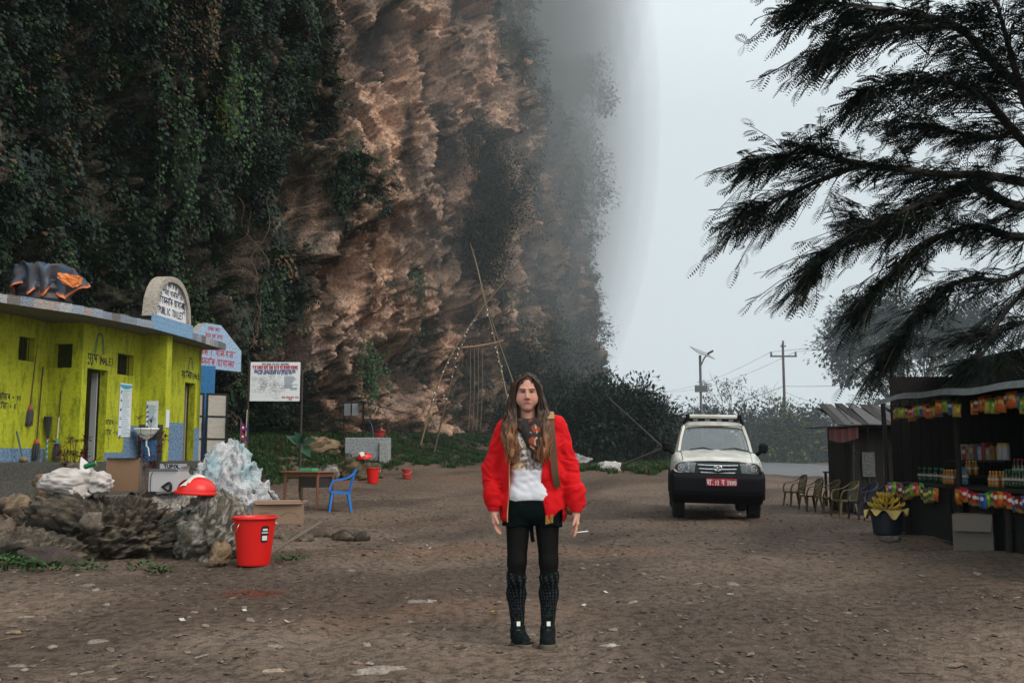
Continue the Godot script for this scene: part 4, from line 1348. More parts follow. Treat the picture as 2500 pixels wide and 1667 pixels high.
	m.grid(72, 30, func(u: float, w: float):
		var a := TAU * u
		var r := 0.74 * minf(1.0, w / 0.5)
		var hang := maxf(0.0, (w - 0.5) / 0.5)
		var f := hang * (0.05 * sin(a * 11.0) + 0.16 * nz.get_noise_2d(cos(a) * 2.2 + 3.0, sin(a) * 2.2)) + 0.05 * nz.get_noise_3d(cos(a) * r * 4.0, w * 4.0, sin(a) * r * 4.0)
		var lift := 0.35 * exp(-8.0 * pow(wrapf(a - 0.25, -PI, PI), 2.0)) * hang
		var y := 1.34 - 0.10 * r * r - hang * (0.62 + 0.2 * nz.get_noise_2d(cos(a) * 1.5, sin(a) * 1.5 + 8.0)) + lift * 0.9 + 0.09 * nz.get_noise_2d(cos(a) * r * 4.0, sin(a) * r * 4.0 + 2.0)
		return Vector3(cos(a) * (r + f + lift), y, -sin(a) * (r + f + lift * 0.4)))
	for k in m.v.size():
		var b1 := nz.get_noise_2d(m.v[k].x * 3.0, m.v[k].y * 5.0 + m.v[k].z * 3.0)
		m.c[k] = Color(0.025, 0.06, 0.12).lerp(Color(0.055, 0.045, 0.045), clampf(0.6 + 1.3 * b1, 0, 1)) if m.uv[k].y < 0.955 else Color(0.6, 0.15, 0.03)
	part(tp, "sheet", m, tarp)
	m = MB.new()     # the torn flap, orange lining out
	m.grid(16, 8, func(u: float, w: float):
		var a := lerpf(-0.75, 0.55, u)
		var r := 0.8 + 0.16 * sin(u * PI) + 0.05 * nz.get_noise_2d(u * 8.0, w * 5.0)
		return Vector3(cos(a) * r, 1.1 - 0.3 * w * (0.35 + 0.65 * absf(sin(u * 5.0))) + 0.04 * nz.get_noise_2d(u * 9.0, w * 4.0 + 4.0), -sin(a) * r))
	m.c.fill(Color(0.66, 0.19, 0.04))
	part(tp, "lining", m, tarp)
	tp.scale = Vector3(0.88, 1.0, 0.88)
	# roof iron sheet behind
	m = MB.new(); m.col = Color(0.05, 0.05, 0.05)
	m.grid(60, 2, func(u: float, w: float): return Vector3(lerpf(-12.4, -9.7, w), 4.3 - 0.02 * w + 0.02 * sin(u * 150.0), lerpf(-15.4, -20.4, u)))
	solo("roofing_sheet", m, rough_mat("rusty_iron", 1.5, 0.6, 0.75, 0.4, 1.0), "corrugated rusty sheet lying on the toilet roof before the tank", "sheet")

func poster(label: String, at: Vector3, right: Vector3, w: float, h: float, head: Color, sd: int) -> void:
	R.seed = sd
	var out := right.cross(Vector3.UP)
	var t := thing("poster", label, "poster", at)
	var m := MB.new()
	m.col = Color(0.62, 0.68, 0.74)
	m.box(Vector3.ZERO, Vector3(w, h, 0.006), 0.0, Basis(right, Vector3.UP, out))
	part(t, "sheet", m, tint_mat("poster_paper", 0.6))
	if sd == 43: return
	m = MB.new()
	m.col = head
	var z := out * 0.005
	if sd == 41:
		for k in 12:
			var x0 := lerpf(-0.5, 0.5, k / 12.0); var x1 := lerpf(-0.5, 0.5, (k + 1) / 12.0)
			m.face([z + right * x0 * w + Vector3.UP * h * (0.5 - 0.11 + 0.2 * x0 * x0), z + right * x1 * w + Vector3.UP * h * (0.39 + 0.2 * x1 * x1), z + right * x1 * w + Vector3.UP * h * 0.47, z + right * x0 * w + Vector3.UP * h * 0.47])
	for k in 26:
		m.col = Color(0.25, 0.33, 0.42) if k % 3 else head
		var y := h * lerpf(0.36, -0.46, k / 25.0)
		var a := -0.28 * w
		ribbon(m, z + right * a + Vector3.UP * y, z + right * R.randf_range(0.1, 0.44) * w + Vector3.UP * y, out, 0.012)
		if k % 5 == 0:
			m.col = Color(0.05, 0.1, 0.15)
			for j in 5: ribbon(m, z + right * (-0.40 * w + R.randf_range(-0.03, 0.03)) + Vector3.UP * (y - R.randf_range(0, 0.07)), z + right * (-0.36 * w + R.randf_range(-0.03, 0.03)) + Vector3.UP * (y - R.randf_range(0, 0.07)), out, 0.018)
	part(t, "print", m, tint_mat("print_ink", 0.7))

func broom(label: String, at: Vector2, y: float, l: float, lean: float, hc: Color, bc: Color, cc: Color, sd: int) -> void:
	R.seed = sd
	var t := thing("broom", label, "broom", v3(at, y))
	var up := (Vector3.UP + v3(FD, 0) * lean * 1.6 - v3(FN, 0) * 0.02).normalized()
	var flip := sd == 54
	var m := MB.new()
	m.col = hc
	var h0 := up * (0.42 if not flip else 0.0)
	m.tube([h0, up * l], [0.013, 0.011], 7)
	if sd == 53:
		m.col = Color(0.5, 0.47, 0.38)
		m.tube([h0 + up * 0.05, up * l * 0.62], [0.0145], 7)
	if flip:
		for k in 14:
			m.col = Color(0.45, 0.5, 0.5) if k % 2 else Color(0.03, 0.2, 0.35)
			m.ball(up * (0.03 + k * 0.055), Vector3(0.019, 0.024, 0.019), 7)
	part(t, "handle", m, tint_mat("broom_handle", 0.7))
	m = MB.new()
	for k in 90:
		var a := R.randf() * TAU
		var g := R.randf_range(0.6, 1.3)
		m.col = Color(bc.r * g, bc.g * g, bc.b * g)
		var o := Vector3(cos(a), 0, sin(a)) * sqrt(R.randf())
		if flip: m.tube([up * l * 0.98 + o * 0.085, up * l * 0.5 + o * 0.03], [0.007, 0.004], 3, false)
		else: m.tube([up * 0.42 + o * 0.03, up * 0.3 + o * 0.075, up * R.randf_range(0.0, 0.06) + o * 0.085], [0.008, 0.008, 0.004], 3, false)
	part(t, "bristles", m, tint_mat("bristle", 0.9))
	m = MB.new()
	m.col = cc
	m.lathe([Vector2(0.05, 0.36), Vector2(0.045, 0.4), Vector2(0.02, 0.45), Vector2(0.0, 0.455)], 12, Vector3.ZERO, Basis(Quaternion(Vector3.UP, up)))
	if not flip: part(t, "collar", m, tint_mat("plastic_matt", 0.6))

# ------------------------------------------------------------------ stones and boulders
func boulder(called: String, label: String, category: String, at: Vector3, rad: Vector3, sd: int, tones: Array, o := {}) -> MeshInstance3D:
	var n: int = o.get("n", 56)
	var taper: float = o.get("taper", 0.0)
	var ribs: float = o.get("ribs", 0.0)
	var amp: float = o.get("amp", 0.28)
	var fine: float = o.get("fine", 0.07)
	var tones_f: float = o.get("patch", 2.2)
	var m := MB.new()
	var cell := FastNoiseLite.new()
	cell.noise_type = FastNoiseLite.TYPE_CELLULAR
	cell.cellular_return_type = FastNoiseLite.RETURN_DISTANCE2_SUB
	cell.frequency = 1.0
	cell.seed = sd
	var k := sd * 3.7
	var rg := RandomNumberGenerator.new()
	rg.seed = sd * 77 + 5
	var planes := []
	for i in int(o.get("facets", 22)):
		planes.append([Vector3(rg.randfn(), rg.randfn() * 0.8 + 0.15, rg.randfn()).normalized(), rg.randf_range(0.72, 1.0)])
	m.ball(Vector3.ZERO, rad, n, func(q: Vector3):
		var hull := 1.12
		for pl in planes:
			var dt: float = q.dot(pl[0])
			if dt > 0.15: hull = minf(hull, pl[1] / dt)
		var s := hull + 0.55 * amp * nz.get_noise_3d(q.x * 1.5 + k, q.y * 1.5, q.z * 1.5) + amp * 0.5 * (0.35 - absf(nz.get_noise_3d(q.x * 3.1, q.y * 2.6 + k, q.z * 3.1)))
		s += fine * cell.get_noise_3d(q.x * 5.0 + k, q.y * 4.0, q.z * 5.0) + fine * 0.8 * nz.get_noise_3d(q.x * 9.0, q.y * 8.0 + k, q.z * 9.0) + fine * 0.5 * nz.get_noise_3d(q.x * 22.0, q.y * 20.0 + k, q.z * 22.0)
		if ribs > 0.0:
			var a := atan2(q.z, q.x)
			var rr := absf(nz.get_noise_3d(cos(a) * 3.2 + k, q.y * 0.9, sin(a) * 3.2))
			s += ribs * (0.3 - rr) - ribs * 0.7 * smoothstep(0.08, 0.0, absf(nz.get_noise_3d(cos(a) * 5.0, q.y * 1.6 + k, sin(a) * 5.0)))
		return s)
	for i in m.v.size():
		var q := m.v[i]
		if taper > 0.0:
			var h := clampf(q.y / rad.y, -1.0, 1.0)
			var f := 1.0 - taper * smoothstep(-0.6, 1.0, h)
			m.v[i] = Vector3(q.x * f + o.get("lean", 0.0) * maxf(h, 0.0), q.y, q.z * f)
		var w := clampf(0.5 + 1.1 * nz.get_noise_3d(q.x * tones_f + k, q.y * tones_f, q.z * tones_f) + 0.5 * nz.get_noise_3d(q.x * tones_f * 3.5, q.y * tones_f * 3.5 + k, q.z * tones_f * 3.5), 0.0, 0.999) * (tones.size() - 1)
		var a: Color = tones[int(w)]
		m.c[i] = a.lerp(tones[int(w) + 1], smoothstep(0.25, 0.75, w - int(w)))
	if not label: 
		var p := part(self, numbered(called), m, rough_mat("stone", 3.0, 1.0, 0.9, 0.45, 1.0), "", true)
		p.position = at
		return p
	var p := part(self, numbered(called), m, rough_mat("stone", 3.0, 1.0, 0.9, 0.45, 1.0), "", true)
	p.position = at
	p.rotation = o.get("rot", Vector3.ZERO)
	tag(p, label, category, o.get("group", ""))
	return p

func open_box(t: Node3D, w: float, h: float, d: float, col: Color, flaps: Array, material: Material) -> void:
	var th := 0.007
	for q in [[Vector3(0, h / 2, d / 2), Vector3(w, h, th)], [Vector3(0, h / 2, -d / 2), Vector3(w, h, th)], [Vector3(w / 2 - th / 2, h / 2, 0), Vector3(th, h - 0.002, d - th)], [Vector3(-w / 2 + th / 2, h / 2, 0), Vector3(th, h - 0.002, d - th)], [Vector3(0, th, 0), Vector3(w - th * 2, th, d - th)]]:
		var m := MB.new()
		m.col = col * R.randf_range(0.9, 1.1)
		m.box(q[0], q[1], 0.002)
		part(t, "panel", m, material)
	for f in flaps:      # [side 0..3, length, angle from upright, droop]
		var m := MB.new()
		m.col = col * R.randf_range(0.85, 1.15)
		var side: int = f[0]
		var out: Vector3 = [Vector3(0, 0, 1), Vector3(0, 0, -1), Vector3(1, 0, 0), Vector3(-1, 0, 0)][side]
		var along := Vector3.UP.cross(out)
		var hw := (w if side < 2 else d) / 2 - 0.004
		var base := out * ((d if side < 2 else w) / 2) + Vector3.UP * (h + 0.001)
		var dir := (Vector3.UP * cos(f[2]) + out * sin(f[2]))
		m.grid(8, 5, func(u: float, v: float):
			return base + along * lerpf(-hw, hw, u) * (1.0 - 0.06 * v) + dir * f[1] * v + out * f[3] * v * v * sin(u * 3.0) - Vector3.UP * absf(f[3]) * v * v)
		part(t, "flap", m, material)

func card() -> StandardMaterial3D:
	var m := rough_mat("cardboard", 4.0, 0.3, 0.9, 0.78, 1.0)
	m.cull_mode = BaseMaterial3D.CULL_DISABLED
	return m

func bin(label: String, at: Vector3, turn: float, sc: float, group: String) -> Node3D:
	var t := thing("red_bin", label, "bin", at, turn, group)
	t.scale = Vector3.ONE * sc
	var red := mat("red_plastic", lin(0.62, 0.008, 0.006), 0.38)
	var m := MB.new()
	m.lathe([Vector2(0.0, 0.004), Vector2(0.165, 0.004), Vector2(0.175, 0.012), Vector2(0.176, 0.03), Vector2(0.228, 0.5), Vector2(0.23, 0.505), Vector2(0.246, 0.505), Vector2(0.25, 0.515), Vector2(0.25, 0.53), Vector2(0.243, 0.536), Vector2(0.228, 0.532), Vector2(0.222, 0.5), Vector2(0.17, 0.03), Vector2(0.0, 0.02)], 40)
	part(t, "body", m, red)
	m = MB.new()
	m.col = Color(0.012, 0.012, 0.014)
	m.grid(10, 8, func(u: float, v: float):
		var y := lerpf(0.26, 0.44, v)
		var r := lerpf(0.176, 0.228, (y - 0.03) / 0.47) + 0.003
		var cut := 0.02 * pow(absf(u * 2.0 - 1.0), 6.0) * (1.0 if v > 0.5 else -1.0) * absf(v * 2.0 - 1.0)
		var a := lerpf(-0.62, -1.05, u) + PI
		return Vector3(cos(a) * -r, y - cut, -sin(a) * r * -1.0))
	var lb := part(t, "sticker", m, mat("sticker_black", lin(0.012, 0.012, 0.014), 0.4, 0.0, {"cull_mode": BaseMaterial3D.CULL_DISABLED}))
	m = MB.new()
	for q in [[0.4, 0.05, 0.022], [0.368, 0.09, 0.012], [0.31, 0.03, 0.05]]:
		for k in 4:
			var a = 0.835 + (k - 1.5) * q[1]
			var r: float = lerpf(0.176, 0.228, (q[0] - 0.03) / 0.47) + 0.0055
			var c := Vector3(cos(a) * r, q[0], sin(a) * r)
			var s := Vector3(-sin(a), 0, cos(a))
			ribbon(m, c - s * 0.006, c + s * 0.006, Vector3(cos(a), 0, sin(a)), q[2])
	part(lb, "print", m, mat("print_white", lin(0.6, 0.6, 0.6), 0.6))
	for sg in [2.45, 2.45 + PI]:
		m = MB.new()
		var c := Vector3(cos(sg) * 0.215, 0.47, sin(sg) * 0.215)
		var s := Vector3(-sin(sg), 0, cos(sg))
		var o := Vector3(cos(sg), 0, sin(sg))
		m.tube(smooth([c - s * 0.06, c - s * 0.075 - Vector3.UP * 0.04 + o * 0.03, c - s * 0.045 - Vector3.UP * 0.09 + o * 0.03, c + s * 0.045 - Vector3.UP * 0.09 + o * 0.03, c + s * 0.075 - Vector3.UP * 0.04 + o * 0.03, c + s * 0.06], 4), [0.0045], 6)
		part(t, "wire_handle", m, mat("steel_wire", lin(0.6, 0.6, 0.58), 0.3, 0.9))
	return t

func bin_lid(label: String, at: Vector3, turn: float, sc: float, tilt: float) -> void:
	var t := thing("bin_lid", label, "lid", at, turn, "swing lids of the red bins")
	t.scale = Vector3.ONE * sc
	t.rotation.z = tilt
	var red := mat("red_plastic_thin", lin(0.66, 0.012, 0.008), 0.38, 0.0, {"cull_mode": BaseMaterial3D.CULL_DISABLED})
	var m := MB.new()
	var n := 40
	var rows := 14
	var at0 := m.v.size()
	for i in rows + 1:
		for j in n + 1:
			var th := 0.5 * PI * i / rows
			var ph := TAU * j / n
			m.p(Vector3(cos(th) * cos(ph) * 0.235, 0.03 + 0.175 * sin(th), cos(th) * sin(ph) * 0.235))
	for i in rows:
		for j in n:
			var q := m.v[i * (n + 1) + j]
			if q.y > 0.085 and q.x > -0.15 and q.x < 0.03 and q.z > -0.16: continue
			var a := i * (n + 1) + j
			m.tri(a, a + n + 2, a + 1); m.tri(a, a + n + 1, a + n + 2)
	m.lathe([Vector2(0.236, 0.03), Vector2(0.262, 0.03), Vector2(0.268, 0.02), Vector2(0.266, 0.0), Vector2(0.255, -0.004), Vector2(0.238, 0.0)], 40)
	part(t, "dome", m, red)
	m = MB.new()
	m.grid(8, 8, func(u: float, v: float): return Vector3(lerpf(-0.14, 0.04, u), 0.08 + 0.13 * v + 0.02 * sin(u * PI), lerpf(0.16, -0.08, v)))
	part(t, "flap", m, mat("white_plastic_thin", lin(0.66, 0.65, 0.6), 0.5, 0.0, {"cull_mode": BaseMaterial3D.CULL_DISABLED}))

# moulded plastic armchair, facing +z
func plastic_chair(label: String, at: Vector3, turn: float, col: Color, key: String, group := "") -> Node3D:
	var t := thing("plastic_chair", label, "chair", at, turn, group)
	var pm := mat("chair_" + key, col, 0.42)
	var m := MB.new()
	var seat := func(u: float, v: float, y: float) -> Vector3:
		return Vector3(lerpf(-0.225, 0.225, u) * (1.0 - 0.08 * (1.0 - v)), 0.42 + y - 0.025 * sin(u * PI) * sin(v * PI) - 0.02 * (1.0 - v), lerpf(-0.21, 0.22, v))
	m.grid(12, 10, func(u: float, v: float): return seat.call(u, 1.0 - v, 0.0))
	m.grid(12, 10, func(u: float, v: float): return seat.call(u, v, -0.018))
	for e in 4:
		m.grid(10, 1, func(u: float, v: float):
			var a: Vector2 = [Vector2(u, 1), Vector2(1, 1.0 - u), Vector2(1.0 - u, 0), Vector2(0, u)][e]
			return seat.call(a.x, a.y, -0.045 * (1.0 - v)))
	part(t, "seat", m, pm)
	for sx in [-1.0, 1.0]:
		for sz in [-1.0, 1.0]:
			m = MB.new()
			var top := Vector3(sx * 0.205, 0.41, 0.19 if sz > 0 else -0.185)
			var bot := Vector3(sx * 0.245, 0.0, 0.235 if sz > 0 else -0.245)
			for k in 4:        # an L-shaped leg: two tapered webs
				var f := k / 4.0; var g := (k + 1) / 4.0
				for web in 2:
					var a := Vector3(-sx * 0.055, 0, 0) if web == 0 else Vector3(0, 0, -sz * 0.055)
					var n := Vector3(0, 0, sz * 0.008) if web == 0 else Vector3(sx * 0.008, 0, 0)
					var p0 := top.lerp(bot, f); var p1 := top.lerp(bot, g)
					var a0 := a * (1.0 - 0.35 * f); var a1 := a * (1.0 - 0.35 * g)
					var q := [p1, p1 + a1, p0 + a0, p0]
					var flip: bool = (q[1] - q[0]).cross(q[2] - q[0]).dot(n) < 0.0
					if flip: q.reverse()
					m.face(q)
					var r := q.map(func(z): return z - n)
					r.reverse()
					m.face(r)
			part(t, "leg", m, pm)
	for sx in [-1.0, 1.0]:
		m = MB.new()
		var line := smooth([Vector3(sx * 0.215, 0.40, 0.2), Vector3(sx * 0.25, 0.52, 0.19), Vector3(sx * 0.262, 0.63, 0.13), Vector3(sx * 0.262, 0.655, 0.0), Vector3(sx * 0.25, 0.69, -0.14), Vector3(sx * 0.2, 0.79, -0.27)], 5)
		flat_bar(m, line, 0.05, 0.02, Vector3.RIGHT)
		part(t, "armrest", m, pm)
	# hooped back: rim and three slats
	m = MB.new()
	var rim := smooth([Vector3(-0.2, 0.79, -0.27), Vector3(-0.12, 0.83, -0.31), Vector3(0, 0.845, -0.325), Vector3(0.12, 0.83, -0.31), Vector3(0.2, 0.79, -0.27)], 5)
	flat_bar(m, rim, 0.055, 0.02, Vector3(0, 1, -0.3))
	part(t, "back_rim", m, pm)
	for k in 5:
		m = MB.new()
		var x := lerpf(-0.15, 0.15, k / 4.0)
		flat_bar(m, smooth([Vector3(x * 0.85, 0.41, -0.195), Vector3(x, 0.6, -0.245), Vector3(x * 1.0, 0.82 - absf(x) * 0.15, -0.305)], 4), 0.045, 0.008, Vector3.RIGHT)
		part(t, "slat", m, pm)
	for sx in [-1.0, 1.0]:
		m = MB.new()
		flat_bar(m, smooth([Vector3(sx * 0.205, 0.40, -0.19), Vector3(sx * 0.2, 0.6, -0.23), Vector3(sx * 0.195, 0.8, -0.275)], 4), 0.045, 0.018, Vector3.RIGHT)
		part(t, "back_post", m, pm)
	return t

func flat_bar(m: MB, pts: Array, w: float, h: float, across: Vector3) -> void:
	var k0 := m.v.size()
	var n := pts.size()
	for i in n:
		var t: Vector3 = (pts[mini(i + 1, n - 1)] - pts[maxi(i - 1, 0)]).normalized()
		var s := (across - t * across.dot(t)).normalized()
		var u := t.cross(s)
		for q in [Vector2(-1, -1), Vector2(1, -1), Vector2(1, -1), Vector2(1, 1), Vector2(1, 1), Vector2(-1, 1), Vector2(-1, 1), Vector2(-1, -1)]:
			m.p(pts[i] + s * q.x * w * 0.5 + u * q.y * h * 0.5)
	for i in n - 1:
		for e in 4:
			var a := k0 + i * 8 + e * 2
			m.tri(a, a + 1, a + 9); m.tri(a, a + 9, a + 8)
	m.face([0, 6, 4, 2].map(func(e): return m.xf.affine_inverse() * m.v[k0 + e]))
	m.face([0, 2, 4, 6].map(func(e): return m.xf.affine_inverse() * m.v[k0 + (n - 1) * 8 + e]))

func croton(label: String, at: Vector3, h: float, n: int, sd: int) -> void:
	R.seed = sd
	var t := thing("red_leaf_plant", label, "plant", at, 0.0, "dark red leaved plants before the toilet")
	var st := MB.new(); st.col = Color(0.1, 0.02, 0.025)
	var lv := MB.new()
	for i in n:
		var a := TAU * i / n + R.randf()
		var d := Vector3(cos(a), 0, sin(a))
		var l := h * R.randf_range(0.55, 1.0)
		var pts := smooth([d * 0.02, d * 0.12 + Vector3.UP * l * 0.5 + rv(0.05), d * R.randf_range(0.15, 0.4) + Vector3.UP * l], 4)
		st.tube(pts, [0.012, 0.005], 5)
		for k in 3:
			var q: Vector3 = pts[pts.size() - 1 - k * 2]
			for j in 11:
				var g := R.randf_range(0.5, 1.5)
				lv.col = Color(0.055, 0.008, 0.012) * g if R.randf() < 0.8 else Color(0.12, 0.02, 0.02) * g
				var ld := (Vector3(R.randf_range(-1, 1), R.randf_range(-0.5, 0.4), R.randf_range(-1, 1))).normalized()
				lv.leaf(q, ld, Vector3.UP, R.randf_range(0.09, 0.17), 0.026, 0.2)
	part(t, "stem", st, tint_mat("red_stem", 0.7))
	part(t, "leaves", lv, leaf_mat())

func ground_plant(label: String, at: Vector3, r: float, n: int, sd: int, group: String, tint := 3, l := 0.09) -> void:
	R.seed = sd
	var t := thing("weed", label, "weed", at, 0.0, group)
	var lv := MB.new()
	for i in n:
		var a := R.randf() * TAU
		var d := Vector3(cos(a), R.randf_range(0.1, 0.9), sin(a)).normalized()
		var b := Vector3(cos(a), 0, sin(a)) * r * sqrt(R.randf()) + Vector3.UP * R.randf_range(0.0, r * 0.45)
		lv.col = leaf_tint(tint)
		lv.leaf(b, d, Vector3.UP + rv(0.3), l * R.randf_range(0.6, 1.3), l * 0.6, 0.15)
	part(t, "leaves", lv, leaf_mat())

func build_yard_left() -> void:
	var brown := [Color(0.035, 0.03, 0.022), Color(0.09, 0.07, 0.05), Color(0.05, 0.05, 0.028), Color(0.17, 0.13, 0.095), Color(0.10, 0.085, 0.065), Color(0.05, 0.042, 0.034)]
	var pale := [Color(0.10, 0.09, 0.075), Color(0.30, 0.29, 0.27), Color(0.42, 0.40, 0.38), Color(0.20, 0.17, 0.13), Color(0.36, 0.35, 0.33)]
	# the big dark boulder with its paler shoulders
	boulder("boulder", "huge dark mossy boulder carrying the sack and boxes", "boulder", Vector3(-5.0, 0.08, -12.6), Vector3(1.5, 0.84, 1.12), 1, brown, {"n": 190, "amp": 0.26, "fine": 0.13, "patch": 3.6, "facets": 34})
	boulder("boulder", "low sloping dark boulder end among weeds", "boulder", Vector3(-5.7, -0.02, -11.6), Vector3(1.0, 0.44, 0.62), 2, brown, {"n": 110, "amp": 0.22, "fine": 0.1, "patch": 3.2})
	boulder("boulder", "grey topped boulder under the red lid sloping down to the bin", "boulder", Vector3(-3.55, 0.12, -12.2), Vector3(0.62, 0.62, 0.62), 3, [Color(0.05, 0.045, 0.032), Color(0.24, 0.22, 0.195), Color(0.08, 0.075, 0.05), Color(0.33, 0.32, 0.30), Color(0.11, 0.095, 0.07)], {"n": 100, "amp": 0.2, "fine": 0.1, "patch": 3.0})
	boulder("boulder", "whitish rock crest under the white box", "boulder", Vector3(-4.35, 0.35, -13.1), Vector3(0.62, 0.42, 0.45), 4, pale, {"n": 80, "amp": 0.2, "fine": 0.12})
	var mp := [[Vector3(0.0, 0.1, 0), Vector3(0.98, 0.62, 0.8), 0.1], [Vector3(-0.05, 0.62, 0.0), Vector3(0.66, 0.6, 0.58), 0.3], [Vector3(-0.02, 1.05, -0.02), Vector3(0.40, 0.42, 0.4), 0.25], [Vector3(0.42, 0.35, 0.25), Vector3(0.45, 0.5, 0.4), 0.15], [Vector3(-0.45, 0.4, 0.2), Vector3(0.42, 0.5, 0.4), 0.15]]
	var mc := FastNoiseLite.new()
	mc.noise_type = FastNoiseLite.TYPE_CELLULAR
	mc.cellular_return_type = FastNoiseLite.RETURN_DISTANCE2_SUB
	mc.frequency = 1.0
	var mr := MB.new()
	nets(mr, Vector3(-1.15, -0.25, -0.95), Vector3(1.15, 1.6, 1.0), 0.03, func(p: Vector3):
		var w := Vector3(p.x + 0.10 * nz.get_noise_3dv(p * 2.0), p.y, p.z + 0.10 * nz.get_noise_3dv(p * 2.0 + Vector3.ONE * 9.0))
		return prims_d(mp, p) - 0.34 * (0.26 - absf(nz.get_noise_3d(w.x * 2.0, w.y * 0.75, w.z * 2.0))) - 0.16 * (0.25 - absf(nz.get_noise_3d(w.x * 4.4 + 3.0, w.y * 2.0, w.z * 4.4))) - 0.07 * mc.get_noise_3d(w.x * 4.5, w.y * 2.8, w.z * 4.5) - 0.05 * nz.get_noise_3d(p.x * 9.0, p.y * 7.0, p.z * 9.0), func(p: Vector3):
		var n1 := nz.get_noise_3d(p.x * 1.7, p.y * 1.3 + 4.0, p.z * 1.7)
		var n2 := nz.get_noise_3d(p.x * 7.0, p.y * 5.0, p.z * 7.0)
		var cc := Color(0.60, 0.61, 0.645).lerp(Color(0.33, 0.49, 0.56), clampf(0.35 + 1.3 * n1 + 0.5 * n2, 0, 1))
		return cc.lerp(Color(0.25, 0.26, 0.27), clampf(1.6 * n2 - 0.25, 0, 0.7)))
	solo("marble_rock", mr, rough_mat("stone", 3.0, 1.0, 0.9, 0.45, 1.0), "tall pale blue and white furrowed rock standing behind the lid", "rock", Vector3(-5.22, -0.02, -18.6))
	# heap of brown field stones
	R.seed = 77
	var heap := [[-7.0, 0.20, -13.4, 0.26], [-6.75, 0.14, -13.0, 0.24], [-6.55, 0.46, -13.2, 0.24], [-6.25, 0.42, -13.0, 0.22], [-6.85, 0.52, -13.5, 0.2], [-6.2, 0.68, -13.2, 0.2], [-5.95, 0.66, -13.0, 0.22], [-6.5, 0.2, -12.7, 0.22], [-6.9, 0.0, -12.7, 0.2], [-6.15, 0.16, -12.6, 0.24], [-7.1, -0.02, -13.0, 0.18], [-5.9, 0.84, -13.4, 0.17], [-6.45, 0.82, -13.6, 0.17], [-6.1, 0.94, -13.7, 0.18]]
	for i in heap.size():
		var h: Array = heap[i]
		var c: Color = [Color(0.20, 0.145, 0.10), Color(0.15, 0.115, 0.085), Color(0.25, 0.18, 0.115)][i % 3]
		boulder("field_stone", "angular brown stone in the heap beside the boulder", "stone", Vector3(h[0] + 0.28, h[1] + 0.05, h[2] + 0.25), Vector3(h[3] * 1.25, h[3] * 0.72, h[3]), 20 + i, [c * 0.6, c, c * 1.25, c * 0.8], {"n": 20, "amp": 0.35, "fine": 0.12, "rot": Vector3(R.randf_range(-0.4, 0.4), R.randf() * TAU, R.randf_range(-0.4, 0.4)), "group": "brown stones heaped beside the boulder"})
	boulder("field_stone", "blocky tan stone lying beside the red bin", "stone", Vector3(-3.2, 0.11, -11.15), Vector3(0.14, 0.15, 0.13), 61, [Color(0.16, 0.10, 0.06), Color(0.30, 0.21, 0.13), Color(0.22, 0.15, 0.09)], {"n": 26, "amp": 0.35, "fine": 0.14})
	boulder("field_stone", "square cornered grey stone set in the boulder's flank", "stone", Vector3(-4.85, 0.42, -11.62), Vector3(0.15, 0.13, 0.12), 62, [Color(0.10, 0.085, 0.065), Color(0.17, 0.14, 0.11), Color(0.12, 0.1, 0.08)], {"n": 18, "amp": 0.4, "fine": 0.1, "rot": Vector3(0.3, 0.5, 0.4)})
	boulder("flat_stone", "flat reddish slab lying against the boulder's foot", "stone", Vector3(-5.0, 0.08, -11.1), Vector3(0.42, 0.10, 0.16), 63, [Color(0.055, 0.038, 0.034), Color(0.075, 0.052, 0.046), Color(0.05, 0.036, 0.032)], {"n": 26, "amp": 0.2, "fine": 0.05, "rot": Vector3(0.5, 0.15, -0.18)})
	# black sheet hanging off the heap
	var m := MB.new()
	m.col = Color(0.008, 0.008, 0.009)
	m.grid(10, 14, func(u: float, v: float): return Vector3(-7.05 - 0.45 * v + 0.3 * u * (1.0 - v) + 0.03 * sin(u * 9.0), 0.62 - 0.66 * v + 0.04 * sin(u * 7.0 + v * 4.0), -12.75 + 0.25 * v + 0.08 * sin(v * 6.0)))
	solo("black_sheet", m, mat("black_sheet", lin(0.008, 0.008, 0.009), 0.5, 0.0, {"cull_mode": BaseMaterial3D.CULL_DISABLED}), "black plastic sheet hanging over the stone heap", "sheet")
	# sack
	var s := thing("cloth_sack", "crumpled dirty white cloth sack on the dark boulder", "sack", Vector3(-5.42, 0.86, -12.45), 0.1)
	m = MB.new()
	m.ball(Vector3(-0.06, 0, 0), Vector3(0.35, 0.175, 0.24), 96, func(q: Vector3):
		var f := 1.0 + 0.10 * nz.get_noise_3d(q.x * 1.3, q.y * 1.6, q.z * 1.3)
		f += 0.13 * (0.3 - absf(nz.get_noise_3d(q.x * 1.2 + q.y * 2.6, q.y * 0.9 - q.x * 1.4 + 7.0, q.z * 1.5)))
		return f - 0.22 * maxf(0.0, -q.y - 0.35))
	for k in m.v.size(): m.c[k] = Color(0.52, 0.49, 0.475).lerp(Color(0.36, 0.335, 0.315), clampf(0.3 + 1.1 * nz.get_noise_3dv(m.v[k] * 5.0), 0, 1))
	part(s, "bag", m, rough_mat("sackcloth", 5.0, 0.15, 0.95, 0.82, 1.0), "", true)
	m = MB.new()
	m.ball(Vector3(0.30, -0.005, 0.07), Vector3(0.17, 0.145, 0.15), 64, func(q: Vector3):
		var a := atan2(q.y, q.z)
		return 1.0 + 0.16 * sin(a * 7.0 + 3.0 * q.x) * (1.0 - absf(q.x) * 0.4) + 0.16 * nz.get_noise_3d(q.x * 2.5, q.y * 2.5 + 4.0, q.z * 2.5))
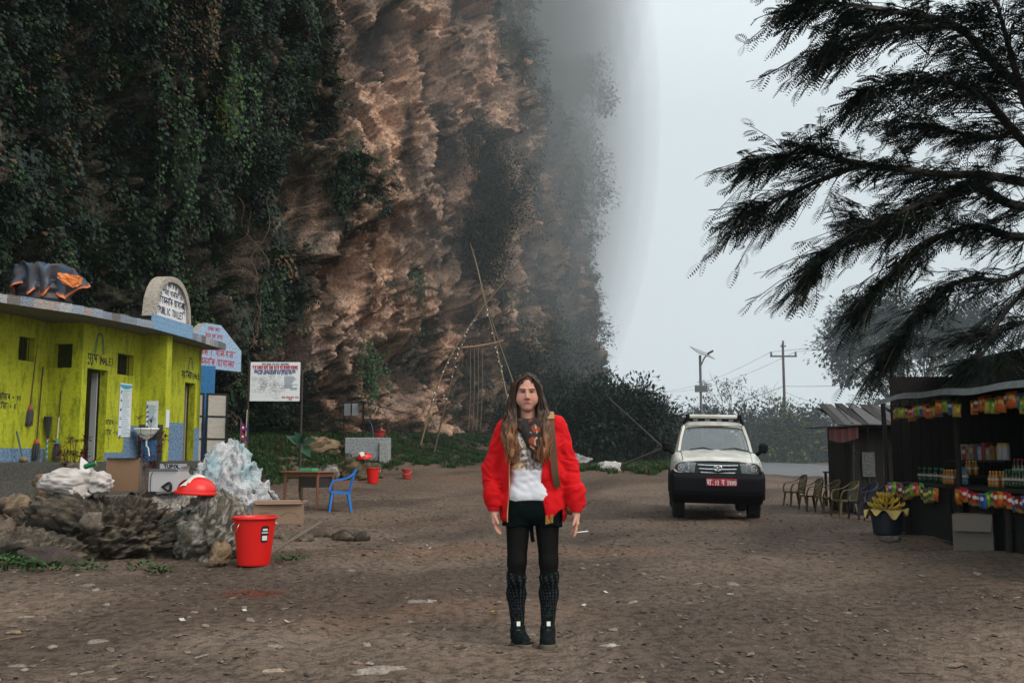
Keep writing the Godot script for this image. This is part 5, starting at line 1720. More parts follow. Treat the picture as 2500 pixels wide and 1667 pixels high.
	m.ball(Vector3(0.12, -0.13, 0.17), Vector3(0.12, 0.09, 0.09), 40, func(q: Vector3): return 1.0 + 0.25 * nz.get_noise_3d(q.x * 2.5, q.y * 2.5 + 14.0, q.z * 2.5) + 0.1 * sin(q.x * 9.0 + q.y * 5.0))
	for k in m.v.size(): m.c[k] = Color(0.52, 0.49, 0.475).lerp(Color(0.36, 0.335, 0.315), clampf(0.3 + nz.get_noise_3dv(m.v[k] * 7.0), 0, 1))
	part(s, "loose_end", m, rough_mat("sackcloth", 5.0, 0.15, 0.95, 0.82, 1.0), "", true)
	m = MB.new(); m.col = Color(0.6, 0.6, 0.6)
	m.grid(10, 10, func(u: float, v: float): return Vector3(0.05 + 0.2 * u, 0.08 + 0.24 * v * (1.0 - 0.75 * u), -0.06 + 0.03 * sin(u * 5.0 + v * 3.0)))
	part(s, "corner", m, mat("sackcloth_thin", Color(1, 1, 1), 0.95, 0.0, {"vertex_color_use_as_albedo": true, "cull_mode": BaseMaterial3D.CULL_DISABLED}))
	var cn_ := thing("drink_can", "green drink can lying on the white sack", "can", Vector3(-5.17, 1.075, -12.33))
	m = MB.new(); m.col = Color(0.01, 0.16, 0.06)
	m.lathe([Vector2(0.0, 0.0), Vector2(0.026, 0.0), Vector2(0.033, 0.012), Vector2(0.033, 0.15), Vector2(0.027, 0.165), Vector2(0.0, 0.163)], 18, Vector3(-0.08, -0.02, 0), Basis(Vector3(0, 0, 1), -1.25))
	part(cn_, "body", m, tint_mat("can_paint", 0.3, 0.4))
	m = MB.new(); m.col = Color(0.45, 0.25, 0.1)
	m.lathe([Vector2(0.0, 0.0), Vector2(0.0345, 0.0), Vector2(0.0345, 0.012), Vector2(0.0, 0.012)], 18, Vector3(-0.08, -0.02, 0) + Basis(Vector3(0, 0, 1), -1.25) * Vector3(0, 0.15, 0), Basis(Vector3(0, 0, 1), -1.25))
	part(cn_, "rim", m, tint_mat("can_paint", 0.3, 0.4))
	# boxes
	R.seed = 8
	var b := thing("cardboard_box", "torn brown cardboard box standing behind the sack", "box", Vector3(-5.02, 0.74, -13.0), 0.25, "cardboard boxes in the yard")
	open_box(b, 0.40, 0.40, 0.3, Color(0.20, 0.12, 0.075), [[0, 0.06, 0.5, 0.03], [1, 0.05, 0.3, 0.03], [2, 0.07, 0.6, 0.02]], card())
	b = thing("cardboard_box", "small white box with a black cable printed TUPOL", "box", Vector3(-4.42, 0.74, -12.95), -0.12, "cardboard boxes in the yard")
	open_box(b, 0.40, 0.25, 0.28, Color(0.46, 0.45, 0.47), [[1, 0.10, -0.25, 0.0], [2, 0.09, 0.25, 0.02], [0, 0.06, 0.9, 0.0]], card())
	m = MB.new()
	letter(m, "TUPOL", Vector3(-0.02, 0.315, -0.118), Vector3.RIGHT, Vector3(0, 0.97, 0.25), 0.05, 0.9, 0.22, true)
	part(b, "lettering", m, mat("black_paint", lin(0.015, 0.02, 0.02), 0.8))
	var cb := thing("black_cable", "coiled black cable hanging from the white box", "cable", b.position, b.rotation.y)
	m = MB.new(); m.col = Color(0.01, 0.01, 0.011)
	for k in 3:
		var pts := []
		for j in 25:
			var a := TAU * j / 24.0
			pts.append(Vector3(0.05 + cos(a) * (0.07 - 0.012 * k), 0.06 + sin(a) * (0.05 - 0.012 * k) + 0.02 * sin(a * 2.0), 0.155 + 0.006 * k + 0.004 * sin(a * 3.0)))
		m.tube(pts, [0.006], 5)
	m.tube(smooth([Vector3(-0.1, 0.26, 0.1), Vector3(-0.16, 0.22, 0.152), Vector3(-0.17, 0.05, 0.152), Vector3(-0.15, 0.0, 0.17)], 5), [0.0045], 5)
	part(cb, "coil", m, tint_mat("rubber", 0.5))
	var bt := thing("plastic_bottle", "blue and white bottles stuffed in the white box", "bottle", b.position + Vector3(0.03, 0.2, 0.03), 0.4)
	m = MB.new(); m.col = Color(0.1, 0.3, 0.6)
	m.lathe([Vector2(0.0, 0.0), Vector2(0.035, 0.0), Vector2(0.035, 0.1), Vector2(0.014, 0.14), Vector2(0.014, 0.16), Vector2(0.0, 0.16)], 14, Vector3(-0.06, 0, 0), Basis(Vector3(0, 0, 1), -1.0))
	part(bt, "body", m, tint_mat("plastic_matt", 0.6))
	b = thing("cardboard_box", "wide open cardboard box on the ground before the marble rock", "box", Vector3(-3.85, terrain(-3.85, -16.6) - 0.01, -16.6), 0.28, "cardboard boxes in the yard")
	open_box(b, 0.80, 0.34, 0.5, Color(0.30, 0.20, 0.14), [[0, 0.05, 1.2, 0.03], [2, 0.08, 0.8, 0.03], [1, 0.05, 0.2, 0.02]], card())
	m = MB.new()
	for k in 14:
		var a := 0.3 + k * 0.17
		ribbon(m, Vector3(0.17 + cos(a) * 0.15, 0.08 + sin(a) * 0.11, 0.256), Vector3(0.17 + cos(a + 0.17) * 0.15, 0.08 + sin(a + 0.17) * 0.11, 0.256), Vector3(0, 0, 1), 0.012)
	letter(m, "mhilA", Vector3(-0.22, 0.16, 0.256), Vector3.RIGHT, Vector3.UP, 0.06, 0.6, 0.12)
	part(b, "print", m, mat("green_print", lin(0.08, 0.14, 0.08), 0.8))
	# bins and lids
	bin("red plastic bin with black sticker beside the tan stone", Vector3(-2.85, terrain(-2.85, -11.2) - 0.01, -11.2), 0.05, 1.0, "red plastic bins")
	bin("red plastic bin on the grass edge below the mossy rock", Vector3(-4.29, terrain(-4.29, -31.0) - 0.01, -31.0), 2.2, 0.9, "red plastic bins")
	bin_lid("red swing lid with white flap on the grey topped boulder", Vector3(-3.82, 0.735, -12.2), -0.35, 1.0, -0.06)
	bin_lid("red swing lid on the mossy rock beyond the blue chair", Vector3(-4.75, terrain(-4.8, -32.4) + 0.62, -32.3), 0.4, 1.0, 0.1)
	var bk := thing("red_bucket", "small red bucket with wire bail on the dirt", "bucket", Vector3(-3.4, terrain(-3.4, -32.5) - 0.01, -32.5))
	m = MB.new()
	m.lathe([Vector2(0.0, 0.004), Vector2(0.12, 0.004), Vector2(0.125, 0.02), Vector2(0.165, 0.3), Vector2(0.175, 0.3), Vector2(0.175, 0.32), Vector2(0.158, 0.318), Vector2(0.12, 0.03), Vector2(0.0, 0.02)], 26)
	part(bk, "body", m, mat("red_bucket", lin(0.4, 0.03, 0.025), 0.45))
	m = MB.new()
	m.tube(smooth([Vector3(-0.17, 0.31, 0), Vector3(-0.14, 0.22, 0.13), Vector3(0, 0.15, 0.17), Vector3(0.14, 0.22, 0.13), Vector3(0.17, 0.31, 0)], 5), [0.005], 5)
	part(bk, "handle", m, mat("steel_wire", lin(0.6, 0.6, 0.58), 0.3, 0.9))
	boulder("mossy_rock", "shaggy mossy rock mound carrying a red lid", "rock", Vector3(-4.95, terrain(-4.9, -32.4) + 0.1, -32.4), Vector3(0.95, 0.58, 0.6), 71, [Color(0.05, 0.05, 0.025), Color(0.11, 0.08, 0.05), Color(0.04, 0.055, 0.02), Color(0.17, 0.11, 0.06)], {"n": 60, "fine": 0.12})
	boulder("pale_rock", "pale flat rock leaning at the mossy mound's end", "rock", Vector3(-5.8, terrain(-5.8, -32.0) + 0.12, -32.0), Vector3(0.36, 0.3, 0.3), 72, pale, {"n": 36})
	boulder("tan_rock", "lumpy tan rocks beside the water tank", "rock", Vector3(-6.9, terrain(-6.9, -35.5) + 0.15, -35.5), Vector3(0.85, 0.42, 0.5), 73, [Color(0.16, 0.11, 0.06), Color(0.28, 0.2, 0.11), Color(0.2, 0.16, 0.1)], {"n": 48})
	# broken plank leaning behind the bin
	m = MB.new()
	m.box(Vector3.ZERO, Vector3(0.13, 0.035, 1.1), 0.008)
	for k in m.v.size(): m.c[k] = Color(0.17, 0.135, 0.11)
	var pl := solo("weathered_plank", m, rough_mat("old_wood", 3.0, 0.8, 0.9, 0.45, 1.0), "weathered grey plank leaning from the boulder to the ground", "plank", Vector3(-2.62, 0.2, -12.0))
	pl.rotation = Vector3(0.32, -0.5, 0.35)
	# low ridge of rubble before the cardboard box
	R.seed = 91
	for i in 26:
		var x := R.randf_range(-4.1, -2.0)
		var z := -14.4 + R.randf_range(-0.5, 0.4) - 0.25 * (x + 3.0)
		var r := R.randf_range(0.05, 0.16)
		var g := R.randf_range(0.6, 1.3)
		boulder("rubble_stone", "earthy broken stone in the low rubble ridge", "stone", Vector3(x, terrain(x, z) + r * 0.2, z), Vector3(r * 1.4, r * 0.7, r), 200 + i, [Color(0.10, 0.075, 0.055) * g, Color(0.19, 0.145, 0.11) * g, Color(0.07, 0.06, 0.04) * g], {"n": 14, "amp": 0.35, "rot": Vector3(0.2, R.randf() * TAU, 0.2), "group": "stones of the low rubble ridge"})
	# table, tray, chair
	var tb := thing("wooden_table", "worn red brown wooden desk with drawer box", "table", Vector3(-4.3, terrain(-4.3, -21.3), -21.3), -0.5)
	var wood := rough_mat("desk_wood", 2.5, 0.3, 0.6, 0.6, 1.0)
	m = MB.new(); m.col = Color(0.26, 0.115, 0.06)
	m.box(Vector3(0, 0.76, 0), Vector3(1.0, 0.03, 0.62), 0.006)
	part(tb, "top", m, wood)
	m = MB.new(); m.col = Color(0.17, 0.065, 0.035)
	m.box(Vector3(0, 0.70, 0), Vector3(0.9, 0.085, 0.52), 0.004)
	part(tb, "apron", m, wood)
	for sx in [-1.0, 1.0]:
		for sz in [-1.0, 1.0]:
			m = MB.new(); m.col = Color(0.20, 0.075, 0.04)
			m.tube([Vector3(sx * 0.43, 0.742, sz * 0.24), Vector3(sx * 0.45, 0.0, sz * 0.26)], [0.045, 0.03], 4)
			part(tb, "leg", m, wood)
	m = MB.new(); m.col = Color(0.03, 0.02, 0.018)
	m.box(Vector3(0.2, 0.55, 0.0), Vector3(0.44, 0.22, 0.48), 0.004)
	part(tb, "drawer", m, wood)
	var tr := thing("green_tray", "shallow green plastic tray on the wooden desk", "tray", tb.position + Vector3(-0.02, 0.776, -0.05), -0.4)
	m = MB.new()
	m.box(Vector3(0, 0.005, 0), Vector3(0.3, 0.008, 0.2))
	for q in [[Vector3(0, 0.03, 0.105), Vector3(0.33, 0.05, 0.008)], [Vector3(0, 0.03, -0.105), Vector3(0.33, 0.05, 0.008)], [Vector3(0.161, 0.03, 0), Vector3(0.008, 0.05, 0.2)], [Vector3(-0.161, 0.03, 0), Vector3(0.008, 0.05, 0.2)]]: m.box(q[0], q[1], 0.002)
	part(tr, "dish", m, mat("green_plastic", lin(0.02, 0.36, 0.17), 0.4))
	plastic_chair("bright blue plastic armchair beside the wooden desk", Vector3(-3.55, terrain(-3.55, -20.8), -20.8), -1.35, lin(0.008, 0.16, 0.55), "blue")
	croton("dark red leaved bush before the steps", Vector3(-7.25, 0.55, -16.6), 0.95, 14, 81)
	croton("tall spindly red leaved plant before the basin", Vector3(-6.95, 0.5, -19.2), 1.45, 6, 82)
	croton("small red sprig by the steel gate", Vector3(-7.4, 0.6, -24.5), 0.5, 3, 83)
	for i in 9:
		var q: Array = [[-5.7, -10.9, 0.3], [-5.4, -10.6, 0.22], [-5.15, -10.4, 0.2], [-4.7, -10.35, 0.2], [-4.4, -10.6, 0.15], [-3.95, -10.9, 0.15], [-2.45, -11.35, 0.13], [-6.1, -11.0, 0.3], [-3.7, -10.7, 0.1]][i]
		ground_plant("small green weed at the boulder's foot", Vector3(q[0], terrain(q[0], q[1]), q[1]), q[2] * 1.25, 150 if q[2] > 0.15 else 60, 500 + i, "weeds at the boulder's foot", 3, 0.055)
	ground_plant("blue green seedling on the boulder's flank", Vector3(-4.0, 0.4, -11.58), 0.07, 12, 520, "seedlings on the boulder", 4, 0.1)
	ground_plant("blue green seedling on the boulder's flank", Vector3(-3.75, 0.5, -11.62), 0.06, 10, 521, "seedlings on the boulder", 4, 0.1)
	# information board
	var ib := thing("information_board", "white printed map board on two rusty posts", "board", Vector3(-6.43, terrain(-6.4, -27.0), -27.0), 0.04)
	var y0 := 3.18 - ib.position.y
	m = MB.new(); m.col = Color(0.68, 0.72, 0.76)
	m.box(Vector3(0, y0, 0), Vector3(1.34, 1.06, 0.02), 0.003)
	var bd := part(ib, "panel", m, tint_mat("board_paint", 0.5))
	var ink := mat("red_print", lin(0.5, 0.04, 0.06), 0.7)
	var blu := mat("blue_print", lin(0.03, 0.06, 0.22), 0.7)
	var rows := [["nepAl srkAr hAtImArA ngrpAlikA", 0.47, 0.05, 0.5, blu], ["pUrv rAjmArg jhApA jillA khnDmA prne sArvjnik zAcAlyhru", 0.385, 0.085, 0.27, ink], ["yhAn jillAko hrek gAu vikAs smitImA sArvjnik zAcAly nirmAN", 0.30, 0.05, 0.4, blu], ["srsphAI tthA svAsthy kAryAly jhApA nepAl yuvA sngh smitI", 0.255, 0.05, 0.42, blu], ["mhilA tthA bAlbAlikA hAt dhune sAbun pAnI", 0.21, 0.05, 0.5, blu]]
	for q in rows:
		m = MB.new()
		letter(m, q[0], Vector3(0, y0 + q[1], 0.0145), Vector3.RIGHT, Vector3.UP, q[2], q[3], 0.16)
		part(bd, "lettering", m, q[4]).set_meta("kind", "stuff")
	m = MB.new()
	R.seed = 95
	for k in 12: ribbon(m, Vector3(0.25, y0 + 0.14 - k * 0.028, 0.0145), Vector3(0.25 + R.randf_range(0.2, 0.38), y0 + 0.14 - k * 0.028, 0.0145), Vector3(0, 0, 1), 0.011)
	letter(m, "yojnA pri", Vector3(0.5, y0 - 0.21, 0.0145), Vector3.RIGHT, Vector3.UP, 0.04, 0.5, 0.16)
	part(bd, "print", m, mat("teal_print", lin(0.05, 0.12, 0.2), 0.7))
	m = MB.new()
	var cells := []
	for k in 52: cells.append(Vector2(R.randf_range(-0.62, 0.2), R.randf_range(-0.34, 0.16)) if k < 42 else Vector2(R.randf_range(-0.1, 0.4), R.randf_range(-0.46, -0.1)))
	for c in cells:
		var rr := R.randf_range(0.04, 0.075)
		var ph := R.randf() * 6.0
		for k in 9:
			var a := TAU * k / 9.0; var e := TAU * (k + 1) / 9.0
			ribbon(m, Vector3(c.x + cos(a) * rr * (1.0 + 0.3 * sin(a * 3.0 + ph)), y0 + c.y + sin(a) * rr * 0.7, 0.0145), Vector3(c.x + cos(e) * rr * (1.0 + 0.3 * sin(e * 3.0 + ph)), y0 + c.y + sin(e) * rr * 0.7, 0.0145), Vector3(0, 0, 1), 0.004)
	part(bd, "map_lines", m, mat("grey_print", lin(0.12, 0.12, 0.14), 0.7))
	m = MB.new()
	letter(m, "jillA vikAs smitI jhApA", Vector3(0.42, y0 - 0.43, 0.0145), Vector3.RIGHT, Vector3.UP, 0.045, 0.45, 0.16)
	letter(m, "nepAl", Vector3(0.42, y0 - 0.485, 0.0145), Vector3.RIGHT, Vector3.UP, 0.04, 0.5, 0.18)
	part(bd, "lettering", m, ink)
	for sx in [-1.0, 1.0]:
		m = MB.new(); m.col = Color(0.05, 0.035, 0.028)
		m.tube([Vector3(sx * 0.72, -0.2, -0.04), Vector3(sx * 0.72, y0 + (0.3 if sx > 0 else 0.6), -0.04)], [0.03], 8)
		m.tube([Vector3(sx * 0.72, y0 + 0.2, -0.03), Vector3(sx * 0.64, y0 + 0.2, -0.014)], [0.012], 6)
		m.tube([Vector3(sx * 0.72, y0 - 0.3, -0.03), Vector3(sx * 0.64, y0 - 0.3, -0.014)], [0.012], 6)
		part(ib, "post", m, rough_mat("rusty_iron", 1.5, 0.6, 0.75, 0.4, 1.0))
	var gb := thing("garden_broom", "broom standing upside down against the board's post", "broom", Vector3(-7.0, terrain(-7.0, -26.2), -26.2))
	m = MB.new(); m.col = Color(0.4, 0.38, 0.3)
	m.tube([Vector3(0, 0.3, 0), Vector3(0.02, 2.2, -0.1)], [0.014], 6)
	part(gb, "handle", m, tint_mat("broom_handle", 0.7))
	m = MB.new(); m.col = Color(0.16, 0.12, 0.06)
	m.lathe([Vector2(0.08, 0.85), Vector2(0.085, 1.0), Vector2(0.05, 1.4), Vector2(0.015, 1.55)], 12)
	part(gb, "bristles", m, rough_mat("straw", 6.0, 1.0, 0.9, 0.4, 1.0))
	# small double pennant flag on a stick
	var fl := thing("pennant_flag", "small crimson double pennant flag with blue edge behind the marble rock", "flag", Vector3(-6.35, terrain(-6.3, -23.4), -23.4))
	m = MB.new(); m.col = Color(0.15, 0.12, 0.1)
	m.tube([Vector3(0, -0.1, 0), Vector3(0, 2.05 - fl.position.y, 0)], [0.008], 5)
	part(fl, "stick", m, tint_mat("broom_handle", 0.7))
	var fy := 2.0 - fl.position.y
	for e in 2:
		m = MB.new()
		var z := 0.0 if e == 0 else 0.004
		var g := 0.0 if e == 0 else 0.025
		m.face([Vector3(0.008 + g * 0.6, fy - 0.24 + g * 0.6, z), Vector3(0.2 - g * 2.2, fy - 0.24 + g * 0.6, z + 0.01), Vector3(0.008 + g * 0.6, fy - g * 1.2, z)])
		m.face([Vector3(0.008 + g * 0.6, fy - 0.46 + g * 0.6, z), Vector3(0.2 - g * 2.2, fy - 0.46 + g * 0.6, z + 0.01), Vector3(0.008 + g * 0.6, fy - 0.2, z)])
		part(fl, "border" if e == 0 else "field", m, mat("flag_blue" if e == 0 else "flag_red", lin(0.01, 0.02, 0.22) if e == 0 else lin(0.35, 0.008, 0.03), 0.8, 0.0, {"cull_mode": BaseMaterial3D.CULL_DISABLED}))
	m = MB.new()
	for q in [Vector3(0.055, fy - 0.16, 0.012), Vector3(0.055, fy - 0.37, 0.012)]: m.ball(q, Vector3(0.026, 0.026, 0.003), 10)
	part(fl, "emblem", m, mat("flag_white", lin(0.7, 0.7, 0.7), 0.8))
	# big leaved young plant
	var bp := thing("broad_leaf_plant", "young plant with a few very broad leaves before the ferns", "plant", Vector3(-5.0, terrain(-5.0, -24.0), -24.0))
	m = MB.new(); m.col = Color(0.05, 0.045, 0.03)
	m.tube(smooth([Vector3.ZERO, Vector3(0.02, 0.7, 0), Vector3(-0.03, 1.4, 0)], 5), [0.018, 0.012], 6)
	part(bp, "stem", m, rough_mat("bark", 2.0, 1.0, 0.9, 0.5, 1.0))
	for q in [[0.5, 0.1, 0.5], [-0.5, 0.25, 0.45], [0.35, -0.45, 0.5], [-0.2, 0.4, 0.4], [0.15, 0.3, 0.35]]:
		m = MB.new(); m.col = Color(0.03, 0.075, 0.05)
		m.leaf(Vector3(-0.03, 1.35, 0), Vector3(q[0], q[1], 0.35).normalized(), Vector3(0, 0.6, 1), q[2], q[2] * 0.55, 0.12)
		part(bp, "leaf", m, leaf_mat())
	# concrete tank with basins, pipes and canopy frame
	var tk := thing("concrete_tank", "grey concrete water trough on the grass below the cliff", "trough", Vector3(-5.25, terrain(-5.25, -36.6) - 0.1, -36.6), 0.06)
	m = MB.new(); m.col = Color(0.30, 0.33, 0.35)
	m.box(Vector3(0, 0.42, 0), Vector3(1.6, 0.84, 1.0), 0.02)
	part(tk, "body", m, rough_mat("concrete", 1.1, 0.7, 0.9, 0.55, 1.0))
	m = MB.new(); m.col = Color(0.33, 0.35, 0.35)
	m.box(Vector3(0.62, 0.25, 0.56), Vector3(0.36, 0.86, 0.12), 0.02)
	part(tk, "buttress", m, rough_mat("concrete", 1.1, 0.7, 0.9, 0.55, 1.0))
	var tt := tk.position.y + 0.84
	for k in 2:
		var bs := thing("red_basin", ["wide red plastic basin on the concrete trough", "smaller red basin nested in the wide one"][k], "basin", Vector3(-4.85 + 0.05 * k, tt + 0.11 * k + 0.002, -36.5))
		m = MB.new()
		var w := 0.2 - 0.02 * k
		m.lathe([Vector2(0.0, 0.0), Vector2(w * 0.75, 0.0), Vector2(w, 0.13), Vector2(w * 1.08, 0.135), Vector2(w * 1.08, 0.15), Vector2(w * 0.95, 0.14), Vector2(w * 0.7, 0.012), Vector2(0.0, 0.012)], 24)
		part(bs, "body", m, mat("red_bucket", lin(0.4, 0.03, 0.025), 0.45))
		m = MB.new()
		m.lathe([Vector2(w * 1.075, 0.128), Vector2(w * 1.12, 0.132), Vector2(w * 1.12, 0.152), Vector2(w * 1.075, 0.154)], 24)
		part(bs, "rim", m, mat("red_bucket", lin(0.4, 0.03, 0.025), 0.45))
	var cf := thing("canopy_frame", "rusty frame with slanting dark sheet over the trough", "frame", Vector3(-5.6, terrain(-5.6, -37.6), -37.6))
	m = MB.new(); m.col = Color(0.02, 0.02, 0.022)
	var cy := 3.15 - cf.position.y
	m.tube([Vector3(0, -0.2, 0), Vector3(0, cy, 0)], [0.035], 7)
	part(cf, "post", m, tint_mat("dark_iron", 0.6, 0.4))
	m = MB.new(); m.col = Color(0.02, 0.02, 0.022)
	m.tube([Vector3(-0.7, -0.2, 0.1), Vector3(-0.7, 1.3, 0.1)], [0.03], 7)
	part(cf, "post", m, tint_mat("dark_iron", 0.6, 0.4))
	m = MB.new(); m.col = Color(0.045, 0.05, 0.055)
	m.box(Vector3(0.75, cy - 0.16, 0.3), Vector3(1.7, 0.025, 0.9), 0.0, Basis(Vector3(0, 0, 1), -0.27))
	part(cf, "roof_sheet", m, rough_mat("rusty_iron", 1.5, 0.6, 0.75, 0.4, 1.0))
	m = MB.new(); m.col = Color(0.02, 0.02, 0.022)
	m.tube([Vector3(-0.85, cy + 0.02, 0.1), Vector3(0.1, cy + 0.02, 0.1)], [0.03], 6)
	part(cf, "crossbar", m, tint_mat("dark_iron", 0.6, 0.4))
	for k in 2:
		m = MB.new(); m.col = [Color(0.14, 0.16, 0.17), Color(0.22, 0.25, 0.26)][k]
		m.box(Vector3(-0.55 + 0.3 * k, cy - 0.27, 0.3), Vector3(0.24, 0.46, 0.16), 0.01)
		solo("meter_box", m, tint_mat("plastic_white", 0.5), ["darker grey box hung under the canopy bar", "paler grey box hung under the canopy bar"][k], "box", cf.position)
	m = MB.new(); m.col = Color(0.02, 0.12, 0.22)
	m.tube(smooth([Vector3(-5.1, tt, -36.9), Vector3(-5.2, tt + 0.5, -37.0), Vector3(-5.5, tt + 0.9, -37.3), Vector3(-5.6, tt + 1.3, -37.5)], 5), [0.014], 6)
	solo("water_hose", m, tint_mat("plastic_matt", 0.6), "thin blue hose rising from the trough to the post", "hose")
	swing()
	# bamboo and logs on the grass behind the pickup
	for q in [["leaning bamboo pole beside the pickup's mirror", Vector3(3.6, 3.3, -37.0), Vector3(5.2, 1.4, -34.0), 0.02, Color(0.13, 0.12, 0.10)], ["fallen pole slanting from grass to the pickup", Vector3(3.7, 0.72, -36.2), Vector3(5.3, 1.5, -34.2), 0.05, Color(0.12, 0.11, 0.095)]]:
		m = MB.new(); m.col = q[4]
		m.tube(smooth([q[1], q[1].lerp(q[2], 0.5), q[2]], 6), [q[3], q[3] * 0.8], 8)
		solo("bamboo_pole", m, rough_mat("bark", 2.0, 1.0, 0.9, 0.5, 1.0), q[0], "pole")
	boulder("white_rock", "low whitish rock on the dirt before the grass strip", "rock", Vector3(3.4, terrain(3.4, -35.6) + 0.05, -35.6), Vector3(0.55, 0.28, 0.36), 74, [Color(0.45, 0.43, 0.40), Color(0.62, 0.6, 0.57), Color(0.5, 0.5, 0.5)], {"n": 48, "fine": 0.1})
	boulder("white_rock", "striped grey white rock under the young trees", "rock", Vector3(2.5, terrain(2.5, -40.5) + 0.18, -40.5), Vector3(0.7, 0.32, 0.4), 75, [Color(0.28, 0.28, 0.29), Color(0.5, 0.5, 0.52), Color(0.35, 0.34, 0.35)], {"n": 48, "fine": 0.12})

func swing() -> void:
	var s := thing("bamboo_swing", "tall bamboo festival swing frame tied with white paper strips", "swing", Vector3(-1.8, terrain(-1.8, -40.0), -40.0))
	var bam := rough_mat("bamboo", 3.0, 0.3, 0.6, 0.7, 1.0)
	var poles := [
		[Vector3(-3.75, 1.2, -40.0), Vector3(-3.07, 3.72, -40.0), Vector3(-2.3, 5.48, -40.0), Vector3(-1.16, 7.16, -40.0), Vector3(-0.19, 8.32, -40.0), Vector3(0.78, 9.49, -40.0)],
		[Vector3(-3.07, 1.3, -39.5), Vector3(-2.53, 3.7, -39.7), Vector3(-2.12, 5.48, -40.0), Vector3(-1.2, 7.1, -40.1), Vector3(0.55, 9.35, -40.1)],
		[Vector3(0.34, 1.2, -41.0), Vector3(-0.29, 3.96, -41.0), Vector3(-0.69, 5.8, -40.5), Vector3(-1.11, 7.43, -40.0), Vector3(-1.44, 8.86, -40.0), Vector3(-1.71, 9.77, -40.0)],
		[Vector3(0.9, 1.2, -39.4), Vector3(0.1, 3.9, -39.7), Vector3(-0.55, 5.8, -40.1), Vector3(-1.05, 7.4, -40.15), Vector3(-1.6, 9.6, -40.15)]]
	var tone := [Color(0.25, 0.175, 0.10), Color(0.09, 0.07, 0.05), Color(0.29, 0.21, 0.125), Color(0.12, 0.095, 0.065)]
	for i in 4:
		var m := mbx(s)
		m.col = tone[i]
		var pts := smooth(poles[i], 5)
		var rad := []
		for k in pts.size(): rad.append(lerpf(0.04, 0.011, float(k) / pts.size()) * (1.12 if k % 3 == 0 else 1.0))
		m.tube(pts, rad, 7)
		part(s, "pole", m, bam)
	var m := mbx(s); m.col = Color(0.24, 0.15, 0.09)
	m.tube(smooth([Vector3(-2.75, 5.46, -40.0), Vector3(-1.6, 5.56, -40.2), Vector3(-0.9, 5.7, -40.4), Vector3(-0.35, 5.84, -40.5)], 4), [0.06, 0.05], 8)
	part(s, "crossbar", m, bam)
	for k in 4:
		m = mbx(s); m.col = Color(0.13, 0.1, 0.075)
		var x := -1.7 + 0.16 * k
		m.tube(smooth([Vector3(x, 5.62, -40.25), Vector3(x + 0.02, 3.8, -40.2), Vector3(x - 0.05, 2.2, -40.2)], 4), [0.02], 5)
		part(s, "rope", m, bam)
	R.seed = 97
	m = mbx(s); m.col = Color(0.7, 0.7, 0.7)
	for i in 3:
		var pts := smooth(poles[[0, 1, 2][i]], 9)
		for k in range(8, 26):
			if R.randf() < 0.75:
				var q: Vector3 = pts[k] + Vector3(R.randf_range(-0.06, 0.06), 0, 0.05)
				m.leaf(q, (rv(0.6) + Vector3(0.3, -0.7, 0.2)).normalized(), Vector3(0, 0, 1) + rv(0.5), R.randf_range(0.07, 0.13), 0.05, 0.2)
	var g := part(s, "paper_strips", m, mat("strip_paper", lin(0.7, 0.7, 0.7), 0.8, 0.0, {"cull_mode": BaseMaterial3D.CULL_DISABLED}))
	g.set_meta("kind", "stuff")

# ------------------------------------------------------------------ pickup, facing +z, origin on the ground under the front axle
func car_sec(z: float) -> Array:      # half section of the white body at z: from the sill out and up to the middle
	var top := 1.18
	var half := 0.80
	if z > -0.3:
		var f := clampf((z + 0.3) / 1.06, 0, 1)
		top = lerpf(1.185, 1.0, pow(f, 1.25))
		half = lerpf(0.80, 0.75, smoothstep(0.55, 1.0, f))
	if z < -2.35: top = 1.10
	var low := 0.40
	for a in [0.0, -3.0]:
		var q: float = absf(z - a)
		if q < 0.46: low = maxf(low, 0.34 + sqrt(0.46 * 0.46 - q * q))
	var w := half + 0.07
	low = minf(low, top - 0.32)
	var mid := lerpf(low, top, 0.45)
	var crown := 0.03 if z > -0.3 else 0.0
	return [Vector3(w - 0.02, low, z), Vector3(w + 0.005, lerpf(low, mid, 0.5), z), Vector3(w + 0.01, mid, z), Vector3(w, top - 0.16, z), Vector3(w - 0.035, top - 0.06, z), Vector3(half - 0.02, top - 0.012, z), Vector3(half - 0.1, top + 0.004, z), Vector3(half * 0.5, top + crown * 0.8, z), Vector3(0, top + crown, z)]

